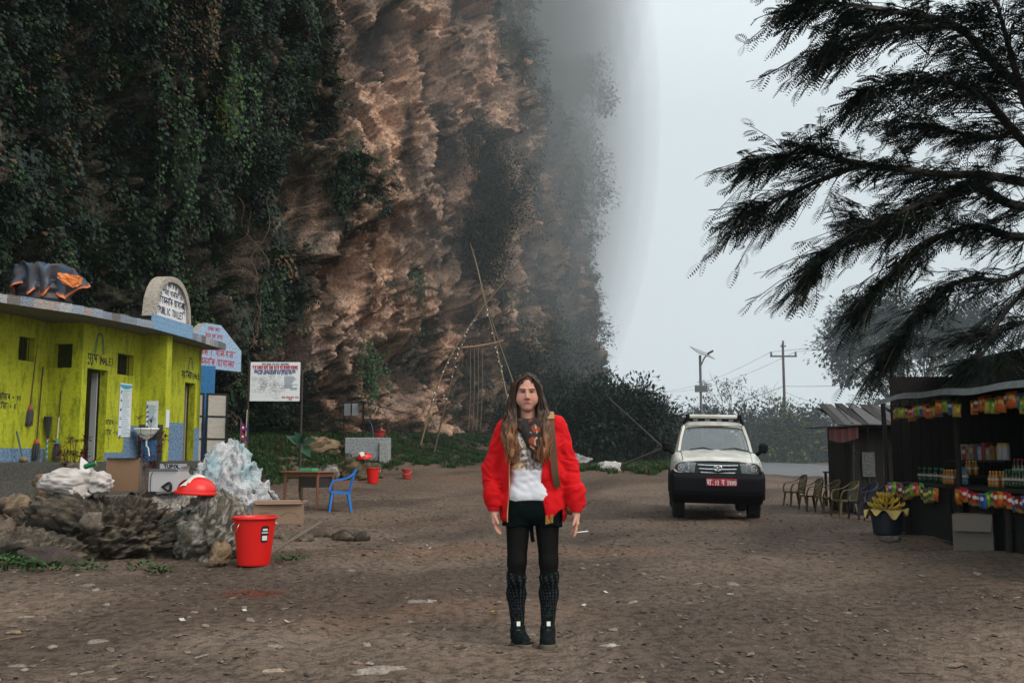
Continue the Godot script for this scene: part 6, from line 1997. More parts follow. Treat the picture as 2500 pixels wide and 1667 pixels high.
func build_car() -> void:
	var c := thing("pickup_truck", "white pickup with black bumper and red number plate parked on dirt", "pickup", Vector3(3.83, terrain(3.83, -19.0) - 0.01, -19.0), deg_to_rad(-8.5))
	c.rotation.z = deg_to_rad(-1.2)
	c.scale = Vector3(0.96, 1.035, 1.0)
	var white := mat("car_white", lin(0.66, 0.67, 0.63), 0.32, 0.0, {"clearcoat_enabled": true, "clearcoat": 0.6, "clearcoat_roughness": 0.15})
	white.albedo_texture = noise_tex("car_dirt", 0.01, [0.0, 0.45, 0.7, 1.0], [lin(0.62, 0.57, 0.5), lin(0.9, 0.88, 0.85), Color(1, 1, 1), Color(1, 1, 1)], {"oct": 5})
	white.uv1_triplanar = true
	white.uv1_scale = Vector3(0.5, 0.5, 0.5)
	var black := mat("car_black_plastic", lin(0.006, 0.006, 0.008), 0.6, 0.0, {"metallic_specular": 0.25})
	var dark := mat("car_dark", lin(0.006, 0.006, 0.007), 0.8)
	var chrome := mat("car_chrome", lin(0.75, 0.76, 0.77), 0.18, 1.0)
	var glass := mat("car_glass", Color(0.52, 0.57, 0.59, 0.42), 0.06, 0.0, {"transparency": BaseMaterial3D.TRANSPARENCY_ALPHA, "metallic_specular": 0.6})
	var lens := mat("car_lens", Color(0.85, 0.88, 0.9, 0.3), 0.04, 0.0, {"transparency": BaseMaterial3D.TRANSPARENCY_ALPHA})
	# body
	var m := MB.new()
	var zs := []
	var z := 0.76
	while z > -4.35:
		zs.append(z)
		z -= 0.06
	for i in zs.size():
		var s := car_sec(zs[i])
		for k in 9: m.p(s[k])
		for k in range(7, -1, -1): m.p(Vector3(-s[k].x, s[k].y, s[k].z))
	for i in zs.size() - 1:
		for k in 16:
			if zs[i] < -2.38 and k > 5 and k < 10: continue     # open bed
			if zs[i] < -0.32 and zs[i] > -2.3 and k > 6 and k < 9: continue
			var a := i * 17 + k
			m.tri(a, a + 1, a + 18); m.tri(a, a + 18, a + 17)
	var body := part(c, "body", m, white)
	m = MB.new()      # bed floor, tail and inner front wall
	m.box(Vector3(0, 0.62, -3.35), Vector3(1.5, 0.05, 1.9), 0.0)
	m.box(Vector3(0, 0.78, -4.32), Vector3(1.66, 0.62, 0.05), 0.01)
	part(c, "load_bed", m, white)
	# bonnet, a panel of its own with a shut line and two creases
	m = MB.new()
	m.grid(24, 14, func(u: float, v: float):
		var zz := lerpf(0.70, -0.24, v)
		var hw := lerpf(0.64, 0.665, v)
		var x := lerpf(-hw, hw, u)
		var top: float = car_sec(zz)[8].y
		var k := absf(x) / hw
		var cr := 0.014 * smoothstep(0.70, 0.62, k) - 0.02 * k * k
		var lip := -0.05 * smoothstep(0.10, 0.0, v)
		return Vector3(x, top + 0.012 + cr + lip, zz))
	part(c, "bonnet", m, white)
	for sx in [-1.0, 1.0]:
		m = MB.new()
		flat_bar(m, range(9).map(func(k):
			var zz := lerpf(0.66, -0.24, k / 8.0)
			return Vector3(sx * (lerpf(0.643, 0.668, k / 8.0) + 0.004), car_sec(zz)[6].y + 0.004, zz)), 0.008, 0.012, Vector3.RIGHT)
		part(c, "bonnet_gap", m, dark)
		for zz in [-0.42, -1.27, -2.28]:
			m = MB.new()
			flat_bar(m, range(2, 6).map(func(k):
				var q: Vector3 = car_sec(zz)[k]
				return Vector3(sx * (q.x + 0.003), q.y, zz)), 0.008, 0.006, Vector3(0, 0, 1))
			part(c, "door_gap", m, dark)
	# nose: white strip under the bonnet between the lamps, and dark grille
	m = MB.new()
	m.box(Vector3(0, 0.90, 0.72), Vector3(1.06, 0.21, 0.1), 0.02)
	var gr := part(c, "grille", m, mat("grille_dark", lin(0.014, 0.026, 0.03), 0.5))
	for k in 3:
		m = MB.new()
		var y := 0.955 - k * 0.066
		var hw := 0.375 - k * 0.028
		flat_bar(m, smooth([Vector3(-hw, y + 0.006, 0.775), Vector3(-hw * 0.5, y, 0.788), Vector3(0, y - (0.012 if k == 2 else 0.0), 0.795), Vector3(hw * 0.5, y, 0.788), Vector3(hw, y + 0.006, 0.775)], 3), 0.02, 0.02, Vector3.UP)
		part(gr, "chrome_bar", m, chrome)
	m = MB.new()
	for k in 9: m.box(Vector3(lerpf(-0.34, 0.34, k / 8.0), 0.895, 0.772), Vector3(0.012, 0.17, 0.01))
	part(gr, "mesh", m, black)
	# badge: an oval ring round a forked T
	m = MB.new()
	var ring := []
	for k in 25: ring.append(Vector3(cos(TAU * k / 24.0) * 0.076, 0.905 + sin(TAU * k / 24.0) * 0.048, 0.812))
	m.tube(ring, [0.0085], 6, false)
	m.tube(smooth([Vector3(-0.055, 0.925, 0.812), Vector3(-0.01, 0.922, 0.814), Vector3(-0.013, 0.865, 0.812)], 4), [0.009], 6)
	m.tube(smooth([Vector3(0.055, 0.925, 0.812), Vector3(0.01, 0.922, 0.814), Vector3(0.013, 0.865, 0.812)], 4), [0.009], 6)
	part(gr, "badge", m, chrome)
	# lamps
	for sx in [-1.0, 1.0]:
		var o := [Vector2(0.405, 0.995), Vector2(0.44, 0.82), Vector2(0.735, 0.825), Vector2(0.80, 0.87), Vector2(0.80, 1.0), Vector2(0.72, 1.02)]
		var fz := func(x: float) -> float: return 0.80 - 0.36 * pow(maxf(0.0, (x - 0.42) / 0.5), 2.0)
		m = MB.new()
		var cc := Vector2(0.6, 0.92)
		var pts := []
		for k in o.size():
			for j in 4: pts.append(o[k].lerp(o[(k + 1) % o.size()], j / 4.0))
		var k0 := m.v.size()
		for ringk in 5:
			for q in pts:
				var w: Vector2 = cc.lerp(q, ringk / 4.0)
				m.p(Vector3(sx * w.x, w.y, fz.call(w.x) + 0.022 * (1.0 - pow(ringk / 4.0, 2.0))))
		for ringk in 4:
			for j in pts.size():
				var a := k0 + ringk * pts.size() + j
				var b := k0 + ringk * pts.size() + (j + 1) % pts.size()
				if sx > 0: m.tri(a, a + pts.size(), b + pts.size()); m.tri(a, b + pts.size(), b)
				else: m.tri(a, b + pts.size(), a + pts.size()); m.tri(a, b, b + pts.size())
		var hl := part(c, "headlight", m, lens)
		m = MB.new()
		for q in 2:
			var pr := []
			for k in 9: pr.append(Vector2(0.075 * sin(PI * 0.5 * k / 8.0), -0.08 * cos(PI * 0.5 * k / 8.0)))
			m.lathe(pr, 18, Vector3(sx * (0.54 if q == 0 else 0.68), 0.915, fz.call(0.54 if q == 0 else 0.68) - 0.045), Basis(Vector3.RIGHT, PI * 0.5))
		part(hl, "reflector", m, chrome)
		m = MB.new()
		for j in pts.size():
			var q: Vector2 = pts[j]
			var r: Vector2 = pts[(j + 1) % pts.size()]
			m.face([Vector3(sx * q.x, q.y, fz.call(q.x)), Vector3(sx * r.x, r.y, fz.call(r.x)), Vector3(sx * r.x, r.y, fz.call(r.x) - 0.12), Vector3(sx * q.x, q.y, fz.call(q.x) - 0.12)])
			m.face([Vector3(sx * q.x, q.y, fz.call(q.x) - 0.12), Vector3(sx * r.x, r.y, fz.call(r.x) - 0.12), Vector3(sx * 0.6, 0.92, 0.62)])
		part(hl, "housing", m, mat("lamp_housing", lin(0.6, 0.62, 0.63), 0.35, 0.4))
		m = MB.new()
		m.ball(Vector3(sx * 0.76, 0.94, 0.60), Vector3(0.03, 0.045, 0.03), 10)
		part(hl, "indicator", m, mat("indicator_amber", lin(0.5, 0.16, 0.05), 0.3))
	# bumper: wraps round the nose
	m = MB.new()
	m.grid(44, 18, func(u: float, v: float):
		var a := lerpf(-1.0, 1.0, u)
		var x := sin(a * PI * 0.5) * 0.885
		if absf(a) > 0.86: x = signf(a) * 0.885
		var zz := 0.96 - 0.17 * pow(absf(a), 2.2) - 0.62 * smoothstep(0.80, 1.0, absf(a))
		var y := lerpf(0.29, 0.82, v) + 0.05 * smoothstep(0.62, 0.95, absf(a)) * v
		var prof := -0.03 * pow(absf(v - 0.5) * 2.0, 3.0) - 0.09 * smoothstep(0.86, 1.0, v) - 0.14 * smoothstep(0.34, 0.0, v)
		prof -= 0.018 * smoothstep(0.03, 0.0, absf(v - 0.34)) * smoothstep(0.75, 0.6, absf(a))
		return Vector3(x * (1.0 + prof * 0.25), y, zz + prof))
	part(c, "bumper", m, black)
	m = MB.new()
	m.box(Vector3(0, 0.60, 0.45), Vector3(1.6, 0.40, 0.5), 0.02)
	m.box(Vector3(0, 0.42, -1.6), Vector3(1.3, 0.22, 4.6), 0.02)
	part(c, "chassis", m, dark)
	m = MB.new()
	m.tube([Vector3(-0.7, 0.34, 0), Vector3(0.7, 0.34, 0)], [0.05], 8)
	m.tube([Vector3(-0.7, 0.34, -3.0), Vector3(0.7, 0.34, -3.0)], [0.06], 8)
	m.ball(Vector3(0.25, 0.33, -3.0), Vector3(0.15, 0.14, 0.16), 10)
	part(c, "axle", m, dark)
	# number plate
	m = MB.new()
	m.box(Vector3(0.06, 0.665, 0.972), Vector3(0.56, 0.125, 0.012), 0.004)
	var np := part(c, "number_plate", m, mat("plate_red", lin(0.42, 0.012, 0.03), 0.45))
	m = MB.new()
	letter(m, "bA.13 c 3470", Vector3(0.06, 0.66, 0.9795), Vector3.RIGHT, Vector3.UP, 0.085, 0.53, 0.16)
	part(np, "lettering", m, mat("plate_white", lin(0.75, 0.75, 0.75), 0.5))
	# wheels
	for w in [[-0.72, 0.0], [0.72, 0.0], [-0.72, -3.0], [0.72, -3.0]]:
		var wh := Node3D.new()
		wh.name = "wheel"
		c.add_child(wh, true)
		wh.position = Vector3(w[0], 0.345, w[1])
		var turn := Basis(Vector3(0, 0, 1), PI * 0.5)
		m = MB.new()
		m.lathe([Vector2(0.22, -0.11), Vector2(0.32, -0.118), Vector2(0.345, -0.10), Vector2(0.355, -0.06), Vector2(0.355, 0.06), Vector2(0.345, 0.10), Vector2(0.32, 0.118), Vector2(0.22, 0.11)], 36, Vector3.ZERO, turn)
		for k in 30:
			var a := TAU * k / 30.0
			for e in [-0.06, 0.0, 0.06]: m.box(Vector3(e, cos(a + e) * 0.356, sin(a + e) * 0.356), Vector3(0.045, 0.012, 0.04), 0.0, Basis(Vector3.RIGHT, a + e))
		part(wh, "tyre", m, mat("tyre_rubber", lin(0.016, 0.015, 0.014), 0.9))
		m = MB.new()
		m.lathe([Vector2(0.0, -0.06), Vector2(0.1, -0.07), Vector2(0.2, -0.03), Vector2(0.222, -0.1), Vector2(0.222, 0.1), Vector2(0.2, 0.03), Vector2(0.1, 0.07), Vector2(0.0, 0.06)], 30, Vector3.ZERO, turn)
		part(wh, "rim", m, mat("wheel_steel", lin(0.18, 0.18, 0.18), 0.45, 0.7))
	for w in [[-1.0, 0.0], [1.0, 0.0], [-1.0, -3.0], [1.0, -3.0]]:
		m = MB.new()
		var pts := []
		for k in 15:
			var a := PI * k / 14.0
			pts.append(Vector3(w[0] * 0.872, 0.36 + sin(a) * 0.46, w[1] + cos(a) * 0.46))
		flat_bar(m, pts, 0.06, 0.05, Vector3.RIGHT)
		part(c, "arch_flare", m, black)
	for sx in [-1.0, 1.0]:
		m = MB.new()
		m.box(Vector3(sx * 0.78, 0.36, -0.44), Vector3(0.22, 0.36, 0.015), 0.003)
		part(c, "mud_flap", m, dark)
	# cab
	var B := [Vector3(0.715, 1.175, -0.22), Vector3(0.735, 1.175, -2.34)]
	var T := [Vector3(0.605, 1.665, -0.80), Vector3(0.60, 1.68, -2.12)]
	var fl := func(q: Vector3, sx: float) -> Vector3: return Vector3(q.x * sx, q.y, q.z)
	for sx in [-1.0, 1.0]:
		for e in [[B[0], T[0], 0.085, 0.05], [Vector3(0.73, 1.175, -1.25), Vector3(0.60, 1.67, -1.3), 0.1, 0.04], [B[1], T[1], 0.12, 0.05]]:
			m = MB.new()
			flat_bar(m, [fl.call(e[0], sx), fl.call(e[0].lerp(e[1], 0.5) + Vector3(0.012, 0, 0), sx), fl.call(e[1], sx)], e[2], e[3], Vector3(0, 0.3, -1) if e[2] < 0.09 else Vector3(0, 0, 1))
			part(c, "pillar", m, white)
		for e in [[Vector3(0.722, 1.18, -0.32), Vector3(0.73, 1.18, -1.21), Vector3(0.602, 1.655, -1.27), Vector3(0.607, 1.65, -0.84)], [Vector3(0.73, 1.18, -1.30), Vector3(0.735, 1.18, -2.28), Vector3(0.602, 1.66, -2.08), Vector3(0.602, 1.655, -1.34)]]:
			m = MB.new()
			var q: Array = e.map(func(a): return fl.call(a, sx))
			if sx > 0: q.reverse()
			m.face(q)
			part(c, "side_window", m, mat("side_glass", Color(0.1, 0.12, 0.13, 0.6), 0.05, 0.0, {"transparency": BaseMaterial3D.TRANSPARENCY_ALPHA}))
	m = MB.new()     # roof with a rounded front header
	m.grid(20, 16, func(u: float, v: float):
		var zz := lerpf(-0.74, -2.2, v)
		var hw := 0.635
		var x := lerpf(-hw, hw, u)
		var k := absf(x) / hw
		return Vector3(x, 1.775 - 0.03 * k * k - 0.09 * smoothstep(0.86, 1.0, k) - 0.10 * pow(smoothstep(0.16, 0.0, v), 2.0) - 0.06 * smoothstep(0.9, 1.0, v), zz))
	part(c, "roof", m, white)
	m = MB.new()
	m.grid(20, 1, func(u: float, v: float): return Vector3(lerpf(-0.61, 0.61, u), lerpf(1.655, 1.70, v), lerpf(-0.80, -0.75, v) + 0.03 * (1.0 - pow(absf(u * 2.0 - 1.0), 2.0))))
	part(c, "header", m, white)
	m = MB.new()      # red script over the windscreen
	var px := -0.2
	R.seed = 6
	for k in 22:
		var p0 := Vector3(px, 1.676 + 0.012 * sin(k * 1.9), -0.768 + 0.03)
		px += 0.018
		ribbon(m, p0, Vector3(px, 1.676 + 0.012 * sin((k + 1) * 1.9), -0.738), Vector3(0, 0.2, 1).normalized(), 0.006)
	part(c, "script", m, mat("red_print", lin(0.5, 0.04, 0.06), 0.7))
	# windscreen
	var ws := func(u: float, v: float) -> Vector3:
		var hw := lerpf(0.70, 0.605, v)
		var x := lerpf(-hw, hw, u)
		var bow := 0.05 * (1.0 - pow(absf(u * 2.0 - 1.0), 2.0))
		return Vector3(x, lerpf(1.19, 1.66, v), lerpf(-0.22, -0.80, v) + bow)
	m = MB.new()
	m.grid(20, 12, ws)
	var wsn := part(c, "windscreen", m, glass)
	m = MB.new()
	m.grid(20, 2, func(u: float, v: float): return ws.call(u, lerpf(0.84, 0.995, v)) + Vector3(0, 0.002, -0.004))
	part(wsn, "sun_band", m, mat("sun_band", Color(0.06, 0.11, 0.2, 0.5), 0.1, 0.0, {"transparency": BaseMaterial3D.TRANSPARENCY_ALPHA}))
	m = MB.new()
	flat_bar(m, range(13).map(func(k): return ws.call(k / 12.0, 0.0) + Vector3(0, 0.0, 0.008)), 0.02, 0.02, Vector3.UP)
	flat_bar(m, range(13).map(func(k): return ws.call(k / 12.0, 1.0) + Vector3(0, 0.0, 0.006)), 0.018, 0.02, Vector3.UP)
	flat_bar(m, range(9).map(func(k): return ws.call(0.0, k / 8.0) + Vector3(-0.004, 0, 0.006)), 0.016, 0.016, Vector3.RIGHT)
	flat_bar(m, range(9).map(func(k): return ws.call(1.0, k / 8.0) + Vector3(0.004, 0, 0.006)), 0.016, 0.016, Vector3.RIGHT)
	part(wsn, "seal", m, black)
	for k in 2:
		m = MB.new()
		var a: Vector3 = ws.call(0.80 + 0.05 * k, 0.82 - 0.12 * k) + Vector3(0, 0.004, 0.012)
		m.box(a, Vector3(0.055 - 0.02 * k, 0.02, 0.003), 0.0, Basis(Vector3.RIGHT, -0.85))
		part(wsn, "sticker", m, mat("print_white", lin(0.6, 0.6, 0.6), 0.6))
	for k in 2:
		m = MB.new()
		var a: Vector3 = ws.call([0.52, 0.98][k], 0.02) + Vector3(0, 0.01, 0.03)
		var b: Vector3 = ws.call([0.14, 0.56][k], 0.05) + Vector3(0, 0.012, 0.02)
		m.tube([a, a.lerp(b, 0.5) + Vector3(0, 0.045, 0.01), b], [0.012, 0.014, 0.008], 6)
		part(c, "wiper", m, black)
	# cabin
	m = MB.new()
	m.box(Vector3(0, 1.06, -0.55), Vector3(1.36, 0.16, 0.5), 0.05)
	part(c, "dashboard", m, mat("cabin_dark", lin(0.02, 0.02, 0.022), 0.7))
	m = MB.new()
	var st := []
	for k in 25: st.append(Vector3(-0.36 + cos(TAU * k / 24.0) * 0.18, 1.19 + sin(TAU * k / 24.0) * 0.16, -0.82 - sin(TAU * k / 24.0) * 0.08))
	m.tube(st, [0.016], 7, false)
	part(c, "steering_wheel", m, mat("cabin_dark", lin(0.02, 0.02, 0.022), 0.7))
	for sx in [-0.36, 0.36, 0.0]:
		m = MB.new()
		var back := -1.25 if sx != 0.0 else -1.95
		var w := 0.48 if sx != 0.0 else 1.2
		m.box(Vector3(sx, 1.05, back), Vector3(w, 0.7, 0.14), 0.05, Basis(Vector3.RIGHT, -0.2))
		if sx != 0.0: m.box(Vector3(sx, 1.47, back - 0.08), Vector3(0.26, 0.17, 0.1), 0.04)
		part(c, "seat", m, mat("seat_grey", lin(0.09, 0.10, 0.105), 0.9))
	m = MB.new()
	m.face([Vector3(-0.72, 1.2, -2.3), Vector3(0.72, 1.2, -2.3), Vector3(0.6, 1.66, -2.13), Vector3(-0.6, 1.66, -2.13)])
	part(c, "rear_window", m, glass)
	m = MB.new()
	m.box(Vector3(0, 1.60, -0.86), Vector3(0.2, 0.06, 0.02), 0.01)
	part(c, "inner_mirror", m, mat("cabin_dark", lin(0.02, 0.02, 0.022), 0.7))
	# mirrors
	for sx in [-1.0, 1.0]:
		m = MB.new()
		m.box(Vector3(sx * 0.95, 1.275, -0.30), Vector3(0.18, 0.19, 0.11), 0.045)
		m.tube([Vector3(sx * 0.90, 1.21, -0.32), Vector3(sx * 0.82, 1.15, -0.36)], [0.035, 0.04], 8)
		var mr := part(c, "mirror", m, black)
		m = MB.new()
		m.box(Vector3(sx * 0.95, 1.275, -0.358), Vector3(0.14, 0.15, 0.006), 0.002)
		part(mr, "mirror_glass", m, chrome)
	for sx in [-1.0, 1.0]:
		m = MB.new()
		m.box(Vector3(sx * 0.878, 0.95, -1.12), Vector3(0.02, 0.03, 0.14), 0.006)
		part(c, "door_handle", m, black)
	# roof bar: a white lamp bar between black end brackets, and the rack behind it
	m = MB.new()
	m.tube([Vector3(-0.48, 1.865, -0.80), Vector3(0.48, 1.865, -0.80)], [0.036], 14)
	var rb := part(c, "roof_bar", m, white)
	for sx in [-1.0, 1.0]:
		m = MB.new()
		m.box(Vector3(sx * 0.52, 1.86, -0.80), Vector3(0.085, 0.09, 0.09), 0.02)
		m.tube([Vector3(sx * 0.545, 1.83, -0.80), Vector3(sx * 0.6, 1.72, -0.82)], [0.025, 0.03], 7)
		part(rb, "bracket", m, black)
	for k in 4:
		m = MB.new()
		m.box(Vector3(-0.36 + 0.24 * k, 1.80, -0.84), Vector3(0.1, 0.05, 0.05), 0.01)
		part(rb, "spot_lamp", m, mat("grey_lamp", lin(0.2, 0.2, 0.2), 0.5))
	m = MB.new()
	for sx in [-0.56, 0.56]: m.tube([Vector3(sx, 1.82, -0.82), Vector3(sx, 1.82, -2.1)], [0.016], 6)
	for k in 5: m.tube([Vector3(-0.56, 1.825, -0.95 - 0.28 * k), Vector3(0.56, 1.825, -0.95 - 0.28 * k)], [0.012], 6)
	for sx in [-0.56, 0.56]:
		for zz in [-0.95, -2.05]: m.tube([Vector3(sx, 1.82, zz), Vector3(sx, 1.73, zz)], [0.014], 5)
	part(c, "roof_rack", m, black)

# ------------------------------------------------------------------ snack stall
const SX := 6.05      # line of the counters' front

func packet_mesh(c1: Color, c2: Color, c3: Color) -> MB:      # hanging crisp packet: pillow with crimped ends
	var m := MB.new()
	for side in [1.0, -1.0]:
		var k := m.v.size()
		for i in 11:
			for j in 9:
				var u := j / 8.0; var v := i / 10.0
				var puff := 0.032 * pow(sin(u * PI), 0.6) * pow(sin(clampf((v - 0.06) / 0.88, 0, 1) * PI), 0.5)
				var wr := 0.004 * sin(u * 19.0 + v * 9.0)
				m.col = c3 if v < 0.06 or v > 0.94 else (c1 if v < 0.62 + 0.1 * sin(u * 4.0) else c2)
				m.p(Vector3((u - 0.5) * 0.15 * (1.0 - 0.06 * sin(v * PI)), -v * 0.22, side * (puff + wr * puff * 20.0)))
		for i in 10:
			for j in 8:
				var a := k + i * 9 + j
				if side > 0: m.tri(a, a + 9, a + 10); m.tri(a, a + 10, a + 1)
				else: m.tri(a, a + 10, a + 9); m.tri(a, a + 1, a + 10)
	return m

func packets(row: String, hang: String, z0: float, z1: float, y: float, n: int, sd: int, kinds: Array, tilt: float) -> void:
	R.seed = sd
	var foil := mat("foil_print", Color(1, 1, 1), 0.28, 0.25, {"vertex_color_use_as_albedo": true})
	var looks := {"red": [Color(0.5, 0.02, 0.02), Color(0.42, 0.22, 0.05), Color(0.3, 0.02, 0.02)], "blue": [Color(0.02, 0.09, 0.42), Color(0.03, 0.12, 0.4), Color(0.4, 0.3, 0.05)], "green": [Color(0.08, 0.4, 0.04), Color(0.3, 0.3, 0.06), Color(0.04, 0.2, 0.02)], "yellow and black": [Color(0.5, 0.42, 0.03), Color(0.35, 0.25, 0.08), Color(0.02, 0.02, 0.02)], "orange": [Color(0.6, 0.14, 0.02), Color(0.5, 0.1, 0.02), Color(0.5, 0.3, 0.03)], "maroon": [Color(0.14, 0.015, 0.02), Color(0.35, 0.22, 0.08), Color(0.1, 0.01, 0.015)], "dark green": [Color(0.01, 0.13, 0.06), Color(0.42, 0.3, 0.12), Color(0.01, 0.08, 0.03)]}
	for i in n:
		var kind: String = kinds[i % kinds.size()] if R.randf() < 0.8 else kinds[R.randi() % kinds.size()]
		var z := lerpf(z0, z1, (i + 0.5) / n)
		var t := thing("snack_packet", "%s crisp packet %s" % [kind, hang], "packet", Vector3(SX - 0.09 + R.randf_range(-0.03, 0.03), y + 0.03 * sin(i * 0.7) + R.randf_range(-0.02, 0.02), z), PI * -0.5 + R.randf_range(-0.35, 0.35) + 0.45, kind + " packets " + row)
		t.rotation.z = R.randf_range(-0.12, 0.12)
		t.rotation.x = tilt
		t.scale = Vector3.ONE * R.randf_range(0.78, 0.95)
		var key := "packet_" + kind
		if not clumps.has(key): clumps[key] = packet_mesh(looks[kind][0], looks[kind][1], looks[kind][2]).mesh(true)
		part(t, "pouch", clumps[key], foil)
		if not clumps.has("packet_logo"):
			var m := MB.new()
			m.ball(Vector3(0, -0.075, 0.031), Vector3(0.042, 0.03, 0.004), 14)
			clumps["packet_logo"] = m.mesh()
		part(t, "logo", clumps["packet_logo"], mat("logo_" + ("white" if kind in ["blue", "red", "maroon"] else "cream"), lin(0.6, 0.55, 0.5) if kind in ["blue", "red", "maroon"] else lin(0.6, 0.45, 0.1), 0.4))

func bottle_mesh(h: float, r: float, neck: float) -> Mesh:
	var key := "bottle_%d_%d" % [int(h * 1000), int(r * 1000)]
	if clumps.has(key): return clumps[key]
	var m := MB.new()
	m.lathe([Vector2(0.0, 0.0), Vector2(r * 0.9, 0.0), Vector2(r, h * 0.04), Vector2(r, h * 0.3), Vector2(r * 0.93, h * 0.36), Vector2(r, h * 0.42), Vector2(r, h * 0.58), Vector2(r * 0.75, h * 0.72), Vector2(neck, h * 0.86), Vector2(neck, h * 0.93)], 14)
	clumps[key] = m.mesh()
	return clumps[key]

func bottle(label: String, group: String, at: Vector3, h: float, r: float, glassm: Material, capm: Material) -> void:
	var t := thing("drink_bottle", label, "bottle", at, R.randf() * TAU, group)
	part(t, "body", bottle_mesh(h, r, r * 0.38), glassm)
	var key := "cap_%d" % int(r * 1000)
	if not clumps.has(key):
		var m := MB.new()
		m.lathe([Vector2(0.0, 0.0), Vector2(r * 0.44, 0.0), Vector2(r * 0.44, 0.02), Vector2(r * 0.38, 0.024), Vector2(0.0, 0.024)], 12)
		clumps[key] = m.mesh()
	var c := part(t, "cap", clumps[key], capm)
	c.position.y = h * 0.92
	if not clumps.has(key + "l"):
		var m := MB.new()
		m.lathe([Vector2(r * 1.01, h * 0.43), Vector2(r * 1.015, h * 0.57)], 14)
		clumps[key + "l"] = m.mesh()
	part(t, "label_band", clumps[key + "l"], mat("label_paper", lin(0.4, 0.36, 0.3), 0.6))

func board(m: MB, a: Vector3, b: Vector3, w: float, h: float, up := Vector3.UP) -> void:
	flat_bar(m, [a, b], w, h, up)

func build_stall() -> void:
	var old := rough_mat("stall_wood", 2.0, 0.8, 0.95, 0.4, 1.0)
	var tin := rough_mat("old_tin", 1.2, 0.6, 0.65, 0.45, 1.0)
	var s := thing("snack_stall", "dark open fronted snack stall with low patched roof", "stall", Vector3(SX, 0, -13.5))
	var m := mbx(s)
	# posts
	for q in [[SX + 0.05, -16.4, 2.05], [SX + 0.05, -13.75, 2.05], [SX + 0.05, -10.6, 2.05], [8.4, -16.4, 2.6], [8.4, -10.6, 2.6], [SX - 0.02, -12.3, 0.75], [SX - 0.02, -15.4, 0.75]]:
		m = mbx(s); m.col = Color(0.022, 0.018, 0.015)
		var g := terrain(q[0], q[1])
		m.tube([Vector3(q[0], g - 0.1, q[1]), Vector3(q[0] + 0.01, q[2] * 0.5, q[1] + 0.015), Vector3(q[0], q[2], q[1])], [0.045, 0.04], 8)
		part(s, "post", m, old)
	# plank walls behind and at the ends, with gaps closed by a dark sheet
	R.seed = 44
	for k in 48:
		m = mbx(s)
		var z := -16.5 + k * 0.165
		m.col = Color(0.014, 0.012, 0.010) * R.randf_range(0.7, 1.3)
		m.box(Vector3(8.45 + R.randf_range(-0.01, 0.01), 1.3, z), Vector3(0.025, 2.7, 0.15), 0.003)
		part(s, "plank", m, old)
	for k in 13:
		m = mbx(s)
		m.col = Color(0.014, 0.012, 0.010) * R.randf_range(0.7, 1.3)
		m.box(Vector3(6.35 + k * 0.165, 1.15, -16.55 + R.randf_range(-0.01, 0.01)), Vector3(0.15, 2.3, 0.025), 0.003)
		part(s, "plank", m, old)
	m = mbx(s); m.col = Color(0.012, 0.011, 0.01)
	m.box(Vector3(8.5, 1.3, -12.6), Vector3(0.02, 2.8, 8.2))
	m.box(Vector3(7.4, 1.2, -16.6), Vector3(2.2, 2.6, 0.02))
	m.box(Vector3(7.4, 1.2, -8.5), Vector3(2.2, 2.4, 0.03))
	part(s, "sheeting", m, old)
	# roof: patched tin sloping up and back, with a sagging grey front strip
	m = mbx(s); m.col = Color(0.09, 0.09, 0.09)
	m.grid(70, 10, func(u: float, v: float): return Vector3(lerpf(5.72, 8.6, v), 2.0 + 0.42 * v + 0.012 * sin(u * 220.0) + 0.03 * sin(u * 9.0), lerpf(-8.2, -15.7, u)))
	m.grid(70, 10, func(u: float, v: float): return Vector3(lerpf(8.6, 5.72, v), 1.985 + 0.42 * (1.0 - v) + 0.012 * sin(u * 220.0) + 0.03 * sin(u * 9.0), lerpf(-8.2, -15.7, u)))
	var roof := part(s, "roof", m, tin)
	m = mbx(s); m.col = Color(0.22, 0.25, 0.255)
	m.grid(60, 4, func(u: float, v: float): return Vector3(5.70 + 0.05 * v, 1.98 + 0.085 * v + 0.03 * sin(u * 9.0 + 0.4) + 0.012 * sin(u * 31.0), lerpf(-8.2, -15.75, u)))
	m.grid(60, 4, func(u: float, v: float): return Vector3(5.70 + 0.05 * (1.0 - v), 1.98 + 0.085 * (1.0 - v) + 0.03 * sin(u * 9.0 + 0.4) + 0.012 * sin(u * 31.0) - 0.002, lerpf(-8.2, -15.75, u) + 0.002))
	part(roof, "fascia", m, tin)
	# upper wall and roof behind
	R.seed = 45
	for k in 14:
		m = mbx(s); m.col = Color(0.10, 0.10, 0.10) * R.randf_range(0.6, 1.2)
		m.box(Vector3(7.3, 2.42, -16.2 + k * 0.52), Vector3(0.03, 0.42, 0.5), 0.004)
		part(s, "upper_board", m, old)
	m = mbx(s); m.col = Color(0.05, 0.05, 0.05)
	m.grid(110, 6, func(u: float, v: float): return Vector3(lerpf(7.05, 9.4, v), 2.66 + 0.25 * v + 0.018 * sin(u * 300.0), lerpf(-8.5, -16.6, u)))
	part(s, "upper_roof", m, tin)
	m = mbx(s); m.col = Color(0.04, 0.033, 0.028)
	m.box(Vector3(7.3, -0.02, -13.2), Vector3(2.6, 0.06, 7.0))
	part(s, "floor", m, old)
	# side hut with plank roof
	var h := thing("plank_hut", "low dark hut with weathered plank roof beside the stall", "hut", Vector3(7.6, 0, -19.3))
	R.seed = 46
	for k in 19:
		m = mbx(h); m.col = Color(0.014, 0.012, 0.011) * R.randf_range(0.6, 1.2)
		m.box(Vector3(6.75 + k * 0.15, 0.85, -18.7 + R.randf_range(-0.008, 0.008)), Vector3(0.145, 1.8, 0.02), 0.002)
		part(h, "plank", m, old)
